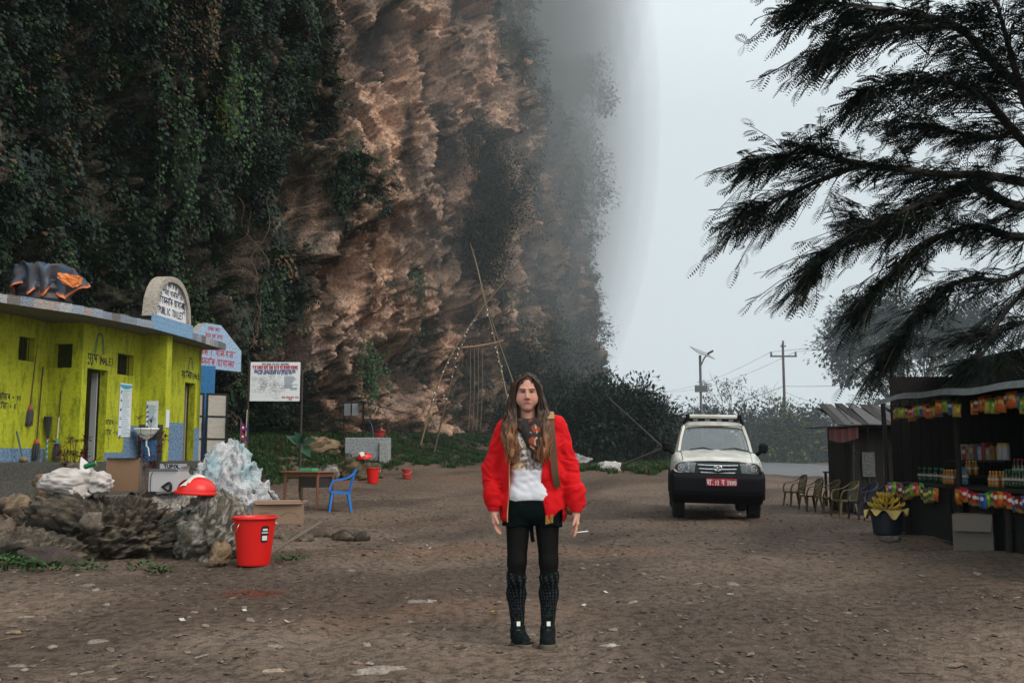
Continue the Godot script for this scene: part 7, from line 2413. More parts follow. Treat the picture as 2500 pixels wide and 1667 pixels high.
	for k in 11:
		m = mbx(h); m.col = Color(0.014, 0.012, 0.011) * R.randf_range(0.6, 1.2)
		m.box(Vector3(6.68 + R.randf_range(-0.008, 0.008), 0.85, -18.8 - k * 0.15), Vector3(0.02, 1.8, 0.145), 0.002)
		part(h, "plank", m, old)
	for k in 20:
		m = mbx(h)
		var g := R.randf_range(0.5, 1.3)
		m.col = Color(0.10, 0.10, 0.105) * g if k % 3 else Color(0.03, 0.028, 0.026) * g
		var x := 6.45 + k * 0.16
		board(m, Vector3(x - 0.12, 1.74 + 0.02 * R.randf(), -18.35), Vector3(x + 0.25 * R.randf(), 2.25 + 0.05 * R.randf(), -20.6), 0.165, 0.018, Vector3.RIGHT)
		part(h, "roof_plank", m, old)
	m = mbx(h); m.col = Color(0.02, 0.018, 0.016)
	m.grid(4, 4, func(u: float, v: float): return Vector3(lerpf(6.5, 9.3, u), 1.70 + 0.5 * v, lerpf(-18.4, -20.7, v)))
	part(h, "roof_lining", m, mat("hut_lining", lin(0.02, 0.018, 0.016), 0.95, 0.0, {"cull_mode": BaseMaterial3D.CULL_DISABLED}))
	m = mbx(h); m.col = Color(0.02, 0.02, 0.02)
	m.tube([Vector3(6.55, 0, -18.5), Vector3(6.6, 1.8, -18.5)], [0.035], 7)
	part(h, "post", m, old)
	for q in [[Vector3(6.95, 0.95, -18.66), Vector3(0.26, 0.5, 0.012), Color(0.09, 0.10, 0.105)], [Vector3(8.15, 0.85, -18.66), Vector3(0.5, 0.42, 0.012), Color(0.07, 0.07, 0.075)], [Vector3(8.25, 1.32, -18.66), Vector3(0.2, 0.2, 0.012), Color(0.10, 0.10, 0.10)]]:
		m = mbx(h); m.col = q[2]
		m.box(q[0], q[1], 0.002)
		part(h, "patch", m, tin)
	h.position += Vector3(0.35, 0.06, -1.9)
	# small awning with fringe
	var aw := thing("fringed_awning", "small dark red fringed awning on the hut's corner", "awning", Vector3(6.75, 1.72, -20.6))
	m = MB.new(); m.col = Color(0.03, 0.03, 0.03)
	m.box(Vector3(-0.1, 0.06, 0), Vector3(1.0, 0.02, 0.7), 0.004, Basis(Vector3(0, 0, 1), 0.05))
	part(aw, "frame", m, old)
	for k in 12:
		m = MB.new(); m.col = [Color(0.05, 0.012, 0.012), Color(0.025, 0.012, 0.012), Color(0.08, 0.016, 0.016)][k % 3]
		m.box(Vector3(-0.3 + k * 0.05, -0.08 - 0.05 * sin(k * 0.35), 0.3), Vector3(0.052, 0.28, 0.012), 0.003)
		part(aw, "fringe", m, mat("awning_cloth", Color(1, 1, 1), 0.9, 0.0, {"vertex_color_use_as_albedo": true}))
	m = MB.new(); m.col = Color(0.02, 0.02, 0.02)
	m.tube([Vector3(-0.05, 0.02, 0.1), Vector3(0.3, -0.5, 0.1)], [0.018], 6)
	part(aw, "strut", m, old)
	# counters
	for q in [[-16.0, -14.05, "counter table at the stall's far end behind the bananas"], [-13.55, -10.4, "counter table over the cardboard carton"]]:
		var ct := thing("counter_table", q[2], "counter", Vector3(SX + 0.6, 0, (q[0] + q[1]) / 2), 0.0, "stall counters")
		var w: float = q[1] - q[0]
		m = MB.new(); m.col = Color(0.02, 0.017, 0.015)
		m.box(Vector3(0, 0.76, 0), Vector3(1.2, 0.04, w), 0.006)
		part(ct, "top", m, old)
		m = MB.new(); m.col = Color(0.010, 0.009, 0.009)
		m.box(Vector3(-0.52, 0.36, 0), Vector3(0.02, 0.7, w - 0.1), 0.004)
		part(ct, "front_board", m, old)
		for sx in [-0.5, 0.5]:
			for sz in [-1.0, 1.0]:
				m = MB.new(); m.col = Color(0.022, 0.018, 0.015)
				m.box(Vector3(sx + 0.05, 0.37, sz * (w / 2 - 0.08)), Vector3(0.06, 0.74, 0.06), 0.005)
				part(ct, "leg", m, old)
		# stepped display rack
		for k in 2:
			m = MB.new(); m.col = Color(0.015, 0.013, 0.012)
			m.box(Vector3(0.1 + 0.32 * k, 0.78 + 0.11 + 0.22 * k, 0), Vector3(0.3, 0.03, w - 0.12), 0.004)
			part(ct, "display_step", m, old)
	# goods on the counters
	R.seed = 47
	var gg := mat("bottle_green", Color(0.02, 0.18, 0.08, 0.75), 0.08, 0.0, {"transparency": BaseMaterial3D.TRANSPARENCY_ALPHA})
	var gb := mat("bottle_blue", Color(0.25, 0.45, 0.55, 0.55), 0.08, 0.0, {"transparency": BaseMaterial3D.TRANSPARENCY_ALPHA})
	var ga := mat("bottle_amber", lin(0.30, 0.13, 0.02), 0.12)
	var gd := mat("bottle_cola", lin(0.02, 0.01, 0.008), 0.1)
	var cg := mat("cap_green", lin(0.02, 0.2, 0.08), 0.4)
	var cy := mat("cap_gold", lin(0.75, 0.42, 0.08), 0.22, 0.6)
	var cr_ := mat("cap_red", lin(0.35, 0.02, 0.02), 0.4)
	var cb := mat("cap_blue", lin(0.03, 0.12, 0.4), 0.4)
	for k in 9: bottle("green soda bottle in the row behind the hanging packets", "green bottles on the far counter", Vector3(SX + 0.34 + 0.02 * (k % 2), 0.785, -15.75 + k * 0.105), 0.22, 0.034, gg, cg)
	for k in 8: bottle("amber juice bottle with gold cap on the far counter", "amber bottles on the far counter", Vector3(SX + 0.30 + 0.09 * (k % 2), 0.785, -14.75 + 0.085 * (k / 2)), 0.2, 0.036, ga, cy)
	for k in 4: bottle("amber juice bottle with gold cap raised on the display step", "amber bottles on the step", Vector3(SX + 0.62 + 0.09 * (k % 2), 0.91, -14.72 + 0.085 * (k / 2)), 0.2, 0.036, ga, cy)
	for k in 5: bottle("pale blue water bottle beside the amber bottles", "water bottles on the far counter", Vector3(SX + 0.34, 0.785, -14.38 + k * 0.06), 0.24, 0.032, gb, cb)
	for k in 6: bottle("amber bottle with gold cap on the near counter", "amber bottles on the near counter", Vector3(SX + 0.28 + 0.09 * (k % 2), 0.785, -13.3 + 0.085 * (k / 2)), 0.2, 0.036, ga, cy)
	for k in 12: bottle("green soda bottle lined up on the near counter", "green bottles on the near counter", Vector3(SX + 0.32, 0.785, -12.95 + k * 0.085), 0.23, 0.034, gg, cg)
	for k in 7: bottle("clear blue water bottle at the near counter's end", "water bottles on the near counter", Vector3(SX + 0.3, 0.785, -11.9 + k * 0.085), 0.25, 0.036, gb, cb)
	for k in 6: bottle("dark cola bottle with red cap on the near counter's step", "cola bottles on the near counter", Vector3(SX + 0.66, 0.91, -13.4 + k * 0.1), 0.24, 0.036, gd, cr_)
	for k in 20:
		var far := k < 9
		var z := (-15.7 + k * 0.13) if far else (-12.75 + (k - 9) * 0.14)
		var hh := R.randf_range(0.16, 0.26)
		var col: Color = [Color(0.32, 0.32, 0.33), Color(0.25, 0.03, 0.03), Color(0.28, 0.27, 0.25), Color(0.25, 0.16, 0.03), Color(0.06, 0.10, 0.25)][k % 5]
		var word: String = ["pale grey", "red", "off white", "mustard", "blue"][k % 5]
		var t := thing("goods_carton", "%s carton of goods on the %s counter's top step" % [word, "far" if far else "near"], "carton", Vector3(SX + 1.02, 1.126, z), R.randf_range(-0.2, 0.2), word + (" cartons far" if far else " cartons near"))
		m = MB.new(); m.col = col
		m.box(Vector3(0, hh / 2, 0), Vector3(0.12, hh, 0.11), 0.004)
		part(t, "carton", m, tint_mat("carton_print", 0.5))
		m = MB.new(); m.col = Color(0.45, 0.45, 0.42) if k % 2 else Color(0.3, 0.03, 0.05)
		m.box(Vector3(-0.0615, hh * 0.6, 0), Vector3(0.002, hh * 0.3, 0.08))
		part(t, "print", m, tint_mat("carton_print", 0.5))
	for k in 2:
		var t := thing("plastic_jar", "white jar with yellow lid standing above the amber bottles", "jar", Vector3(SX + 1.0, 1.126, -14.45 + 0.14 * k), 0.0, "yellow lidded jars")
		m = MB.new()
		m.lathe([Vector2(0.0, 0.0), Vector2(0.055, 0.0), Vector2(0.06, 0.02), Vector2(0.06, 0.2), Vector2(0.045, 0.22)], 16)
		part(t, "body", m, mat("jar_white", lin(0.4, 0.38, 0.4), 0.35))
		m = MB.new()
		m.lathe([Vector2(0.05, 0.21), Vector2(0.052, 0.215), Vector2(0.052, 0.245), Vector2(0.0, 0.25)], 16)
		part(t, "lid", m, mat("lid_yellow", lin(0.55, 0.35, 0.02), 0.4))
	packets("hung under the far eave", "hanging under the stall's far eave", -15.55, -13.35, 1.93, 25, 61, ["red", "green", "blue", "orange", "green", "maroon", "yellow and black", "red", "blue", "orange"], 0.0)
	packets("hung under the near eave", "hanging under the stall's near eave", -12.9, -10.9, 1.92, 23, 62, ["orange", "maroon", "red", "orange", "red", "blue", "green", "yellow and black", "orange"], 0.0)
	packets("on the far counter's front", "clipped along the far counter's front", -15.9, -14.1, 0.75, 19, 63, ["orange", "blue", "red", "green", "maroon", "dark green", "dark green", "dark green", "dark green"], 0.0)
	packets("on the near counter's front", "clipped along the near counter's front", -13.55, -10.9, 0.74, 26, 64, ["yellow and black", "orange", "red", "red", "blue", "green", "maroon", "blue", "blue", "red", "dark green"], 0.0)
	# dangling foil pack catching the light, and dim bags within
	for k in 4:
		m = MB.new(); m.col = Color(0.12, 0.11, 0.02) * [1.0, 0.7, 0.9, 0.6][k]
		m.ball(Vector3(0, -0.2 - 0.08 * k, 0), Vector3(0.12, 0.22, 0.1), 14, func(q): return 1.0 + 0.3 * nz.get_noise_3dv(q * 2.2 + Vector3.ONE * k))
		var t := thing("hanging_bag", ["olive net bag hanging deepest inside the stall", "second olive bag hanging inside the stall", "long olive bag hanging inside by the near eave", "small dim bag hanging inside the stall"][k], "bag", Vector3(6.9 + 0.1 * k, 1.75 - 0.08 * k, -12.0 + 0.33 * k))
		part(t, "bag", m, tint_mat("net_bag", 0.6))
		m = MB.new(); m.col = Color(0.02, 0.15, 0.1)
		m.tube([Vector3(0, -0.02, 0), Vector3(0, 0.4, 0)], [0.006], 4)
		part(t, "string", m, tint_mat("net_bag", 0.6))
	# bananas in a basin lined with a yellow cloth
	var bx := 5.62; var bz := -15.15
	var bs := thing("banana_basin", "dark blue tub lined with yellow cloth before the counter", "tub", Vector3(bx, terrain(bx, bz), bz))
	m = MB.new()
	m.lathe([Vector2(0.0, 0.0), Vector2(0.26, 0.0), Vector2(0.29, 0.03), Vector2(0.34, 0.40), Vector2(0.355, 0.40), Vector2(0.355, 0.42), Vector2(0.33, 0.42), Vector2(0.27, 0.04), Vector2(0.0, 0.03)], 30)
	part(bs, "tub", m, mat("tub_blue", lin(0.008, 0.012, 0.025), 0.5))
	m = MB.new(); m.col = Color(0.55, 0.42, 0.14)
	m.grid(60, 8, func(u: float, v: float):
		var a := TAU * u
		var r := lerpf(0.05, 0.46 + 0.04 * sin(a * 3.0 + 1.0), v)
		return Vector3(cos(a) * r, 0.45 - 0.07 * smoothstep(0.75, 1.0, v) * (0.8 + sin(a * 7.0) + 0.5 * sin(a * 3.0)) + 0.012 * sin(a * 11.0 + v * 5.0), -sin(a) * r))
	part(bs, "cloth", m, mat("yellow_cloth", Color(1, 1, 1), 0.9, 0.0, {"vertex_color_use_as_albedo": true, "cull_mode": BaseMaterial3D.CULL_DISABLED}))
	var bn := thing("banana_bunch", "heap of ripe yellow bananas in the cloth lined tub", "bananas", bs.position + Vector3(0, 0.44, 0))
	R.seed = 48
	for k in 46:
		var lay := k / 16
		var a := TAU * k / 16.0 + lay * 0.2 + R.randf_range(-0.1, 0.1)
		var r := 0.24 - 0.08 * lay
		var y := 0.03 + 0.085 * lay
		var o := Vector3(cos(a), 0, sin(a))
		m = MB.new()
		m.col = Color(0.62, 0.40, 0.03) * R.randf_range(0.75, 1.1) if R.randf() < 0.85 else Color(0.35, 0.33, 0.04)
		m.tube(smooth([o * r * 0.35 + Vector3.UP * y, o * r * 0.8 + Vector3.UP * (y + 0.02), o * (r + 0.05) + Vector3.UP * (y + 0.07), o * (r + 0.07) + Vector3.UP * (y + 0.12)], 3), [0.008, 0.013, 0.0175, 0.019, 0.019, 0.019, 0.017, 0.014, 0.009, 0.005], 6)
		part(bn, "banana", m, mat("banana_skin", Color(1, 1, 1), 0.5, 0.0, {"vertex_color_use_as_albedo": true}))
	bs.scale = Vector3(0.68, 0.82, 0.68)
	bn.scale = Vector3.ONE * 0.85
	bn.position = bs.position + Vector3(0, 0.36, 0)
	# carton under the near counter
	R.seed = 49
	var b := thing("cardboard_box", "tall cardboard carton with hanging front flap under the counter", "box", Vector3(5.82, terrain(5.82, -12.75), -12.75), -0.5, "cardboard cartons at the stall")
	open_box(b, 0.46, 0.46, 0.36, Color(0.11, 0.095, 0.08), [[0, 0.22, 2.75, 0.0], [2, 0.08, 0.5, 0.01]], card())
	m = MB.new(); m.col = Color(0.25, 0.03, 0.04)
	m.box(Vector3(0.232, 0.40, 0.05), Vector3(0.002, 0.06, 0.14))
	part(b, "print", m, tint_mat("carton_print", 0.5))
	boulder("ground_stone", "dark stone lying before the stall's carton", "stone", Vector3(5.35, terrain(5.35, -14.3) + 0.03, -14.3), Vector3(0.15, 0.06, 0.1), 77, [Color(0.10, 0.09, 0.085), Color(0.16, 0.145, 0.13), Color(0.12, 0.1, 0.09)], {"n": 18})
	# chairs in a row before the hut
	var places := [[6.45, -23.0, 0], [6.6, -22.3, 0], [6.75, -21.6, 0], [6.62, -20.1, 0], [6.72, -19.35, 1], [6.78, -18.65, 1], [6.8, -17.95, 1]]
	for i in places.size():
		var q: Array = places[i]
		var blue: bool = q[2] == 1
		plastic_chair(["mustard plastic armchair farthest along the row before the hut", "second mustard armchair of the row before the hut", "third mustard armchair of the row before the hut", "mustard armchair next to the dark blue ones", "dark blue armchair next to the mustard one", "middle dark blue armchair before the plank hut", "dark blue armchair next to the banana tub"][i], Vector3(q[0], terrain(q[0], q[1]), q[1]), -PI / 2 + 0.15, lin(0.008, 0.013, 0.032) if blue else lin(0.085, 0.068, 0.026), "navy" if blue else "mustard", "plastic chairs before the hut").scale = Vector3(0.86, 0.82, 0.86)
	var tb := thing("side_table", "small dark table holding a pot behind the mustard chairs", "table", Vector3(7.7, terrain(7.7, -23.2), -23.2))
	m = MB.new(); m.col = Color(0.04, 0.035, 0.03)
	m.box(Vector3(0, 0.78, 0), Vector3(0.9, 0.035, 0.5), 0.005)
	part(tb, "top", m, old)
	for sx in [-0.4, 0.4]:
		for sz in [-0.2, 0.2]:
			m = MB.new(); m.col = Color(0.04, 0.035, 0.03)
			m.box(Vector3(sx, 0.38, sz), Vector3(0.05, 0.76, 0.05), 0.004)
			part(tb, "leg", m, old)
	var pt := thing("cooking_pot", "dull metal pot on the small table", "pot", tb.position + Vector3(-0.12, 0.8, 0))
	m = MB.new(); m.col = Color(0.06, 0.055, 0.05)
	m.lathe([Vector2(0.0, 0.0), Vector2(0.17, 0.0), Vector2(0.18, 0.02), Vector2(0.18, 0.26), Vector2(0.19, 0.265), Vector2(0.19, 0.28), Vector2(0.17, 0.27), Vector2(0.165, 0.03), Vector2(0.0, 0.03)], 24)
	part(pt, "body", m, tint_mat("dull_metal", 0.5, 0.7))
	for sx in [-1.0, 1.0]:
		m = MB.new(); m.col = Color(0.05, 0.05, 0.05)
		m.tube(smooth([Vector3(sx * 0.18, 0.22, -0.04), Vector3(sx * 0.23, 0.23, 0.0), Vector3(sx * 0.18, 0.22, 0.04)], 4), [0.008], 5)
		part(pt, "handle", m, tint_mat("dull_metal", 0.5, 0.7))
	for k in 4: bottle("green bottle standing by the pot on the small table", "bottles on the small table", tb.position + Vector3(0.14 + 0.085 * k, 0.8, 0.05 * (k % 2)), 0.23, 0.036, gg if k else gd, cg if k else cr_)

# ------------------------------------------------------------------ feathery tree over the stall
func frond(m: MB, at: Vector3, d: Vector3, up: Vector3, l: float, col: Color) -> void:
	var s := d.cross(up).normalized()
	var n := 7
	for k in n:
		var t := (k + 0.6) / n
		var q := at + d * l * t - Vector3.UP * l * 0.2 * t * t
		var pl := l * 0.42 * sin(PI * (0.18 + 0.75 * t))
		for sg in [-1.0, 1.0]:
			var g := R.randf_range(0.7, 1.3)
			m.col = Color(col.r * g, col.g * g, col.b * g)
			m.leaf(q, (s * sg + d * 0.5 - Vector3.UP * 0.12).normalized(), up, pl, l * 0.1, 0.15)

func build_big_tree() -> void:
	R.seed = 131
	var T := Vector3(10.4, terrain(10.4, -14.0), -14.0)
	var t := thing("feathery_tree", "tall tree with dark feathery drooping foliage over the stall", "tree", T)
	var m := mbx(t)
	m.col = Color(0.05, 0.042, 0.036)
	m.tube(smooth([T - Vector3.UP * 0.3, Vector3(10.1, 2.9, -14.0), Vector3(9.0, 4.2, -13.8), Vector3(7.7, 4.8, -13.5)], 5), [0.26, 0.24, 0.22, 0.2, 0.19, 0.18, 0.17, 0.15, 0.14, 0.13, 0.12, 0.11, 0.1], 10)
	m.tube(smooth([Vector3(9.4, 3.8, -13.9), Vector3(8.6, 4.9, -13.3), Vector3(7.41, 5.71, -13.0)], 5), [0.14, 0.07], 8)
	var limbs := [[Vector3(7.41, 5.71, -13.00), Vector3(6.62, 6.38, -13.00), Vector3(5.83, 6.77, -12.50), Vector3(4.79, 6.75, -12.00), Vector3(3.97, 6.87, -12.00), Vector3(3.70, 6.90, -12.00)],
		[Vector3(5.83, 6.77, -12.50), Vector3(4.94, 6.54, -12.00), Vector3(4.28, 6.41, -12.00), Vector3(4.00, 6.28, -12.00)],
		[Vector3(7.69, 4.95, -13.50), Vector3(6.91, 5.63, -13.30), Vector3(6.31, 6.05, -13.00), Vector3(5.51, 6.04, -12.50), Vector3(4.81, 5.90, -12.30), Vector3(4.46, 5.75, -12.20)],
		[Vector3(7.68, 4.83, -13.50), Vector3(6.52, 4.96, -13.20), Vector3(5.54, 4.85, -12.70), Vector3(4.40, 4.84, -12.20), Vector3(3.63, 4.92, -12.00), Vector3(3.03, 4.80, -12.00)],
		[Vector3(4.40, 4.83, -12.20), Vector3(3.76, 4.59, -12.30), Vector3(3.29, 4.39, -12.40), Vector3(3.04, 4.28, -12.40)],
		[Vector3(7.39, 4.46, -13.00), Vector3(6.69, 4.51, -13.00), Vector3(6.13, 4.75, -13.00), Vector3(5.19, 4.38, -12.60), Vector3(4.47, 4.05, -12.50), Vector3(4.02, 3.76, -12.50), Vector3(3.83, 3.58, -12.50)],
		[Vector3(7.65, 4.34, -13.50), Vector3(6.93, 4.16, -13.40), Vector3(6.34, 4.31, -13.40), Vector3(5.59, 4.03, -13.20), Vector3(4.97, 3.52, -13.00), Vector3(4.67, 3.22, -13.00)],
		[Vector3(7.73, 4.20, -14.00), Vector3(6.98, 3.66, -13.80), Vector3(6.28, 3.62, -13.60), Vector3(5.68, 3.24, -13.50), Vector3(5.33, 2.82, -13.50), Vector3(5.15, 2.64, -13.50)],
		[Vector3(7.72, 3.95, -14.00), Vector3(6.68, 3.06, -13.50), Vector3(6.32, 2.60, -13.20), Vector3(6.11, 2.45, -13.20)],
		[Vector3(7.43, 5.23, -13.00), Vector3(6.76, 5.69, -12.60), Vector3(6.44, 6.16, -12.30), Vector3(6.15, 6.67, -12.00), Vector3(6.02, 7.24, -12.00)],
		[Vector3(6.91, 5.63, -13.30), Vector3(6.63, 5.61, -13.60), Vector3(6.10, 5.90, -13.90), Vector3(5.61, 6.03, -14.10)],
		[Vector3(7.83, 3.69, -14.00), Vector3(7.52, 3.2, -14.20), Vector3(7.10, 3.0, -14.40), Vector3(6.47, 2.9, -14.40)],
		[Vector3(7.7, 4.8, -13.5), Vector3(7.47, 5.20, -12.00), Vector3(7.97, 6.04, -12.00), Vector3(8.36, 6.90, -12.00)],
		[Vector3(7.7, 4.8, -13.5), Vector3(8.38, 4.97, -13.00), Vector3(9.21, 5.2, -13.00), Vector3(10.5, 5.6, -12.5)],
		[Vector3(6.13, 4.75, -13.00), Vector3(5.91, 4.67, -13.60), Vector3(5.47, 4.43, -13.90), Vector3(4.89, 4.58, -14.00)]]
	var lv := mbx(t)
	for i in limbs.size():
		var a: Array = limbs[i]
		var pts := smooth(a, 6)
		var rad := []
		var r0 := 0.075 if i in [0, 2, 3, 5, 6, 9] else 0.04
		for k in pts.size(): rad.append(lerpf(r0, 0.008, float(k) / (pts.size() - 1)))
		m.tube(pts, rad, 7)
		if i in [2, 3, 5, 6, 7, 8, 11]: m.tube([Vector3(7.75, 4.75, -13.5), pts[0]], [0.09, 0.075], 7)
		var total := 0.0
		for k in pts.size() - 1: total += (pts[k + 1] - pts[k]).length()
		var n := int(total * 17.0)
		for j in n:
			var f := lerpf(0.12, 1.0, float(j) / n)
			var x := f * (pts.size() - 1)
			var k0 := mini(int(x), pts.size() - 2)
			var q: Vector3 = pts[k0].lerp(pts[k0 + 1], x - k0)
			var along: Vector3 = (pts[k0 + 1] - pts[k0]).normalized()
			var side := along.cross(Vector3.UP).normalized() * (1.0 if j % 2 else -1.0)
			var d := (along * R.randf_range(0.4, 1.0) + side * R.randf_range(0.2, 1.0) + Vector3.UP * R.randf_range(-0.4, 0.4)).normalized()
			var len := R.randf_range(0.2, 0.72) * (0.65 if f > 0.85 else 1.0)
			var tw := [q, q + d * len * 0.5 + Vector3.UP * 0.03, q + d * len - Vector3.UP * 0.08 * len]
			m.tube(tw, [0.009, 0.004], 4, false)
			var tone := Color(0.013, 0.027, 0.021) if R.randf() < 0.7 else Color(0.024, 0.038, 0.018)
			if f < 0.35 and R.randf() < 0.5: continue
			for e in 9:
				var b: Vector3 = tw[0].lerp(tw[2], lerpf(0.2, 1.0, e / 8.0))
				var fd := (d * 0.8 + side * R.randf_range(-0.9, 0.9) + rv(0.35) + Vector3.UP * R.randf_range(-0.5, 0.15)).normalized()
				frond(lv, b, fd, (Vector3.UP + rv(0.4)).normalized(), R.randf_range(0.13, 0.27), tone)
	# finer side limbs that fill the crown
	for i in limbs.size():
		var pts := smooth(limbs[i], 6)
		for k in range(3, pts.size() - 1):
			for rep in 2:
				var along: Vector3 = (pts[k + 1] - pts[k]).normalized()
				var side := along.cross(Vector3.UP).normalized() * (1.0 if R.randf() < 0.5 else -1.0)
				var d := (along * R.randf_range(0.3, 0.9) + side * R.randf_range(0.2, 1.0) + Vector3.UP * R.randf_range(-0.35, 0.3)).normalized()
				var q: Vector3 = pts[k] + rv(0.05)
				var len := R.randf_range(0.45, 1.05)
				var e := q + d * len - Vector3.UP * 0.12
				if e.y < 2.75 and e.x > 5.5: continue
				m.tube([q, q.lerp(e, 0.5) + Vector3.UP * 0.05, e], [0.014, 0.005], 4, false)
				var tone := Color(0.013, 0.027, 0.021) if R.randf() < 0.7 else Color(0.022, 0.034, 0.017)
				for b in 11:
					var w := q.lerp(e, lerpf(0.2, 1.0, b / 10.0))
					frond(lv, w, (d * 0.6 + side * R.randf_range(-1.0, 1.0) + rv(0.25) + Vector3.UP * R.randf_range(-0.35, 0.1)).normalized(), (Vector3.UP + rv(0.25)).normalized(), R.randf_range(0.14, 0.26), tone)
	part(t, "trunk", m, rough_mat("bark", 2.0, 1.0, 0.9, 0.5, 1.0))
	part(t, "crown", lv, leaf_mat())
	poles_and_wires()

func utility_pole(label: String, at: Vector3, h: float) -> void:
	var p := thing("utility_pole", label, "pole", at, 0.0, "utility poles along the road")
	var m := MB.new(); m.col = Color(0.11, 0.045, 0.035)
	m.tube([Vector3(0, -0.5, 0), Vector3(0, h, 0)], [0.13, 0.09], 8)
	part(p, "post", m, rough_mat("pole_steel", 1.0, 0.3, 0.7, 0.6, 1.0))
	m = MB.new(); m.col = Color(0.09, 0.08, 0.08)
	m.box(Vector3(0, h - 0.95, 0.1), Vector3(2.0, 0.12, 0.12), 0.01)
	part(p, "crossarm", m, rough_mat("pole_steel", 1.0, 0.3, 0.7, 0.6, 1.0))
	m = MB.new(); m.col = Color(0.09, 0.08, 0.08)
	m.box(Vector3(0, h - 0.18, 0.1), Vector3(0.42, 0.1, 0.1), 0.01)
	part(p, "top_bracket", m, rough_mat("pole_steel", 1.0, 0.3, 0.7, 0.6, 1.0))
	for x in [-0.92, 0.92, 0.0]:
		m = MB.new(); m.col = Color(0.10, 0.10, 0.12)
		var y := h - 0.89 if x != 0.0 else h - 0.02
		m.lathe([Vector2(0.06, 0.0), Vector2(0.1, 0.06), Vector2(0.06, 0.12), Vector2(0.1, 0.18), Vector2(0.05, 0.26), Vector2(0.0, 0.3)], 10, Vector3(x, y, 0.1))
		part(p, "insulator", m, tint_mat("insulator", 0.3))

func wire(label: String, a: Vector3, b: Vector3, sag: float, r: float) -> void:
	var m := MB.new(); m.col = Color(0.03, 0.03, 0.032)
	var pts := []
	for k in 25:
		var f := k / 24.0
		pts.append(a.lerp(b, f) - Vector3.UP * sag * 4.0 * f * (1.0 - f))
	m.tube(pts, [r], 4, false)
	solo("power_line", m, tint_mat("wire_black", 0.6), label, "cable", Vector3.ZERO, 0.0, "overhead lines")

func poles_and_wires() -> void:
	utility_pole("tall rust red utility pole beyond the road bushes", Vector3(20.5, terrain(20.5, -75.0), -75.0), 8.6)
	utility_pole("distant utility pole fading in the mist", Vector3(19.9, terrain(19.9, -140.0), -140.0), 8.6)
	var h1 := terrain(20.5, -75.0) + 8.0
	var h2 := terrain(19.9, -140.0) + 8.0
	for k in 2:
		var x: float = [-0.92, 0.92][k]
		wire("thin overhead line running into the mist", Vector3(20.5 + x, h1, -74.9), Vector3(19.9 + x, h2, -139.9), 1.0, 0.014)
		wire("thin overhead line rising past the tall tree", Vector3(20.5 + x, h1, -74.9), Vector3(22.0 + x, 7.6, -36.0), 0.5, 0.012)
	wire("lower overhead line joining the pole from the mist", Vector3(20.5, h1 - 2.6, -75.0), Vector3(8.0, 3.6, -110.0), 0.8, 0.02)
	wire("lower overhead line running behind the feathery tree", Vector3(20.5, h1 - 2.6, -75.0), Vector3(24.0, 5.2, -40.0), 0.4, 0.014)
	wire("slack cable looping from the pole to the bare trees", Vector3(20.5, h1 - 3.0, -75.0), Vector3(23.0, 4.4, -55.0), 0.9, 0.012)
	# solar street lamp
	var b := Vector3(9.1, terrain(9.1, -48.0), -48.0)
	var s := thing("solar_lamp", "solar street lamp with tilted panel and battery box behind the pickup", "street lamp", b)
	var steel := rough_mat("lamp_steel", 1.0, 0.2, 0.5, 0.7, 1.0)
	var top := 6.0 - b.y
	var m := MB.new(); m.col = Color(0.13, 0.14, 0.15)
	m.tube([Vector3(0, -0.3, 0), Vector3(0, top * 0.5, 0)], [0.075], 10)
	m.tube([Vector3(0, top * 0.5, 0), Vector3(0, top, 0)], [0.06], 10)
	part(s, "post", m, steel)
	m = MB.new(); m.col = Color(0.13, 0.14, 0.15)
	m.tube(smooth([Vector3(0.04, top - 0.5, 0), Vector3(0.2, top - 0.15, 0.0), Vector3(0.42, top + 0.08, 0.02)], 4), [0.035], 7)
	part(s, "arm", m, steel)
	m = MB.new(); m.col = Color(0.03, 0.03, 0.032)
	m.box(Vector3(0.5, top + 0.14, 0.05), Vector3(0.3, 0.1, 0.22), 0.03, Basis(Vector3(0, 0, 1), 0.5))
	part(s, "lamp_head", m, tint_mat("dark_iron", 0.6, 0.4))
	var tilt := Basis.from_euler(Vector3(0.5, 0.4, -0.28))
	m = MB.new(); m.col = Color(0.35, 0.36, 0.37)
	m.box(Vector3(0.12, top + 0.12, 0), Vector3(1.15, 0.035, 0.72), 0.005, tilt)
	var pn := part(s, "solar_panel", m, steel)
	for i in 4:
		for j in 2:
			m = MB.new(); m.col = Color(0.10, 0.105, 0.125)
			m.box(Vector3(0.12, top + 0.12, 0) + tilt * Vector3(-0.41 + 0.273 * i, -0.02, -0.17 + 0.34 * j), Vector3(0.255, 0.006, 0.32), 0.0, tilt)
			part(pn, "cell", m, tint_mat("solar_cell", 0.3))
	m = MB.new(); m.col = Color(0.10, 0.11, 0.115)
	m.box(Vector3(0, 4.37 - b.y, 0.11), Vector3(0.6, 0.32, 0.1), 0.01)
	var bx := part(s, "battery_box", m, steel)
	for k in 5:
		m = MB.new(); m.col = Color(0.15, 0.16, 0.165)
		m.box(Vector3(0, 4.25 - b.y + 0.06 * k, 0.163), Vector3(0.56, 0.03, 0.006))
		part(bx, "louvre", m, steel)

# ------------------------------------------------------------------ loose stones and litter on the ground
func pebble_mesh(sd: int) -> Mesh:
	var m := MB.new()
	var k := sd * 5.3
	m.ball(Vector3.ZERO, Vector3(1.0, 0.42, 0.7), 10, func(q: Vector3): return 1.0 + 0.5 * nz.get_noise_3d(q.x * 1.7 + k, q.y * 1.7, q.z * 1.7))
	m.c.fill(Color(1, 1, 1))
	return m.mesh(true)

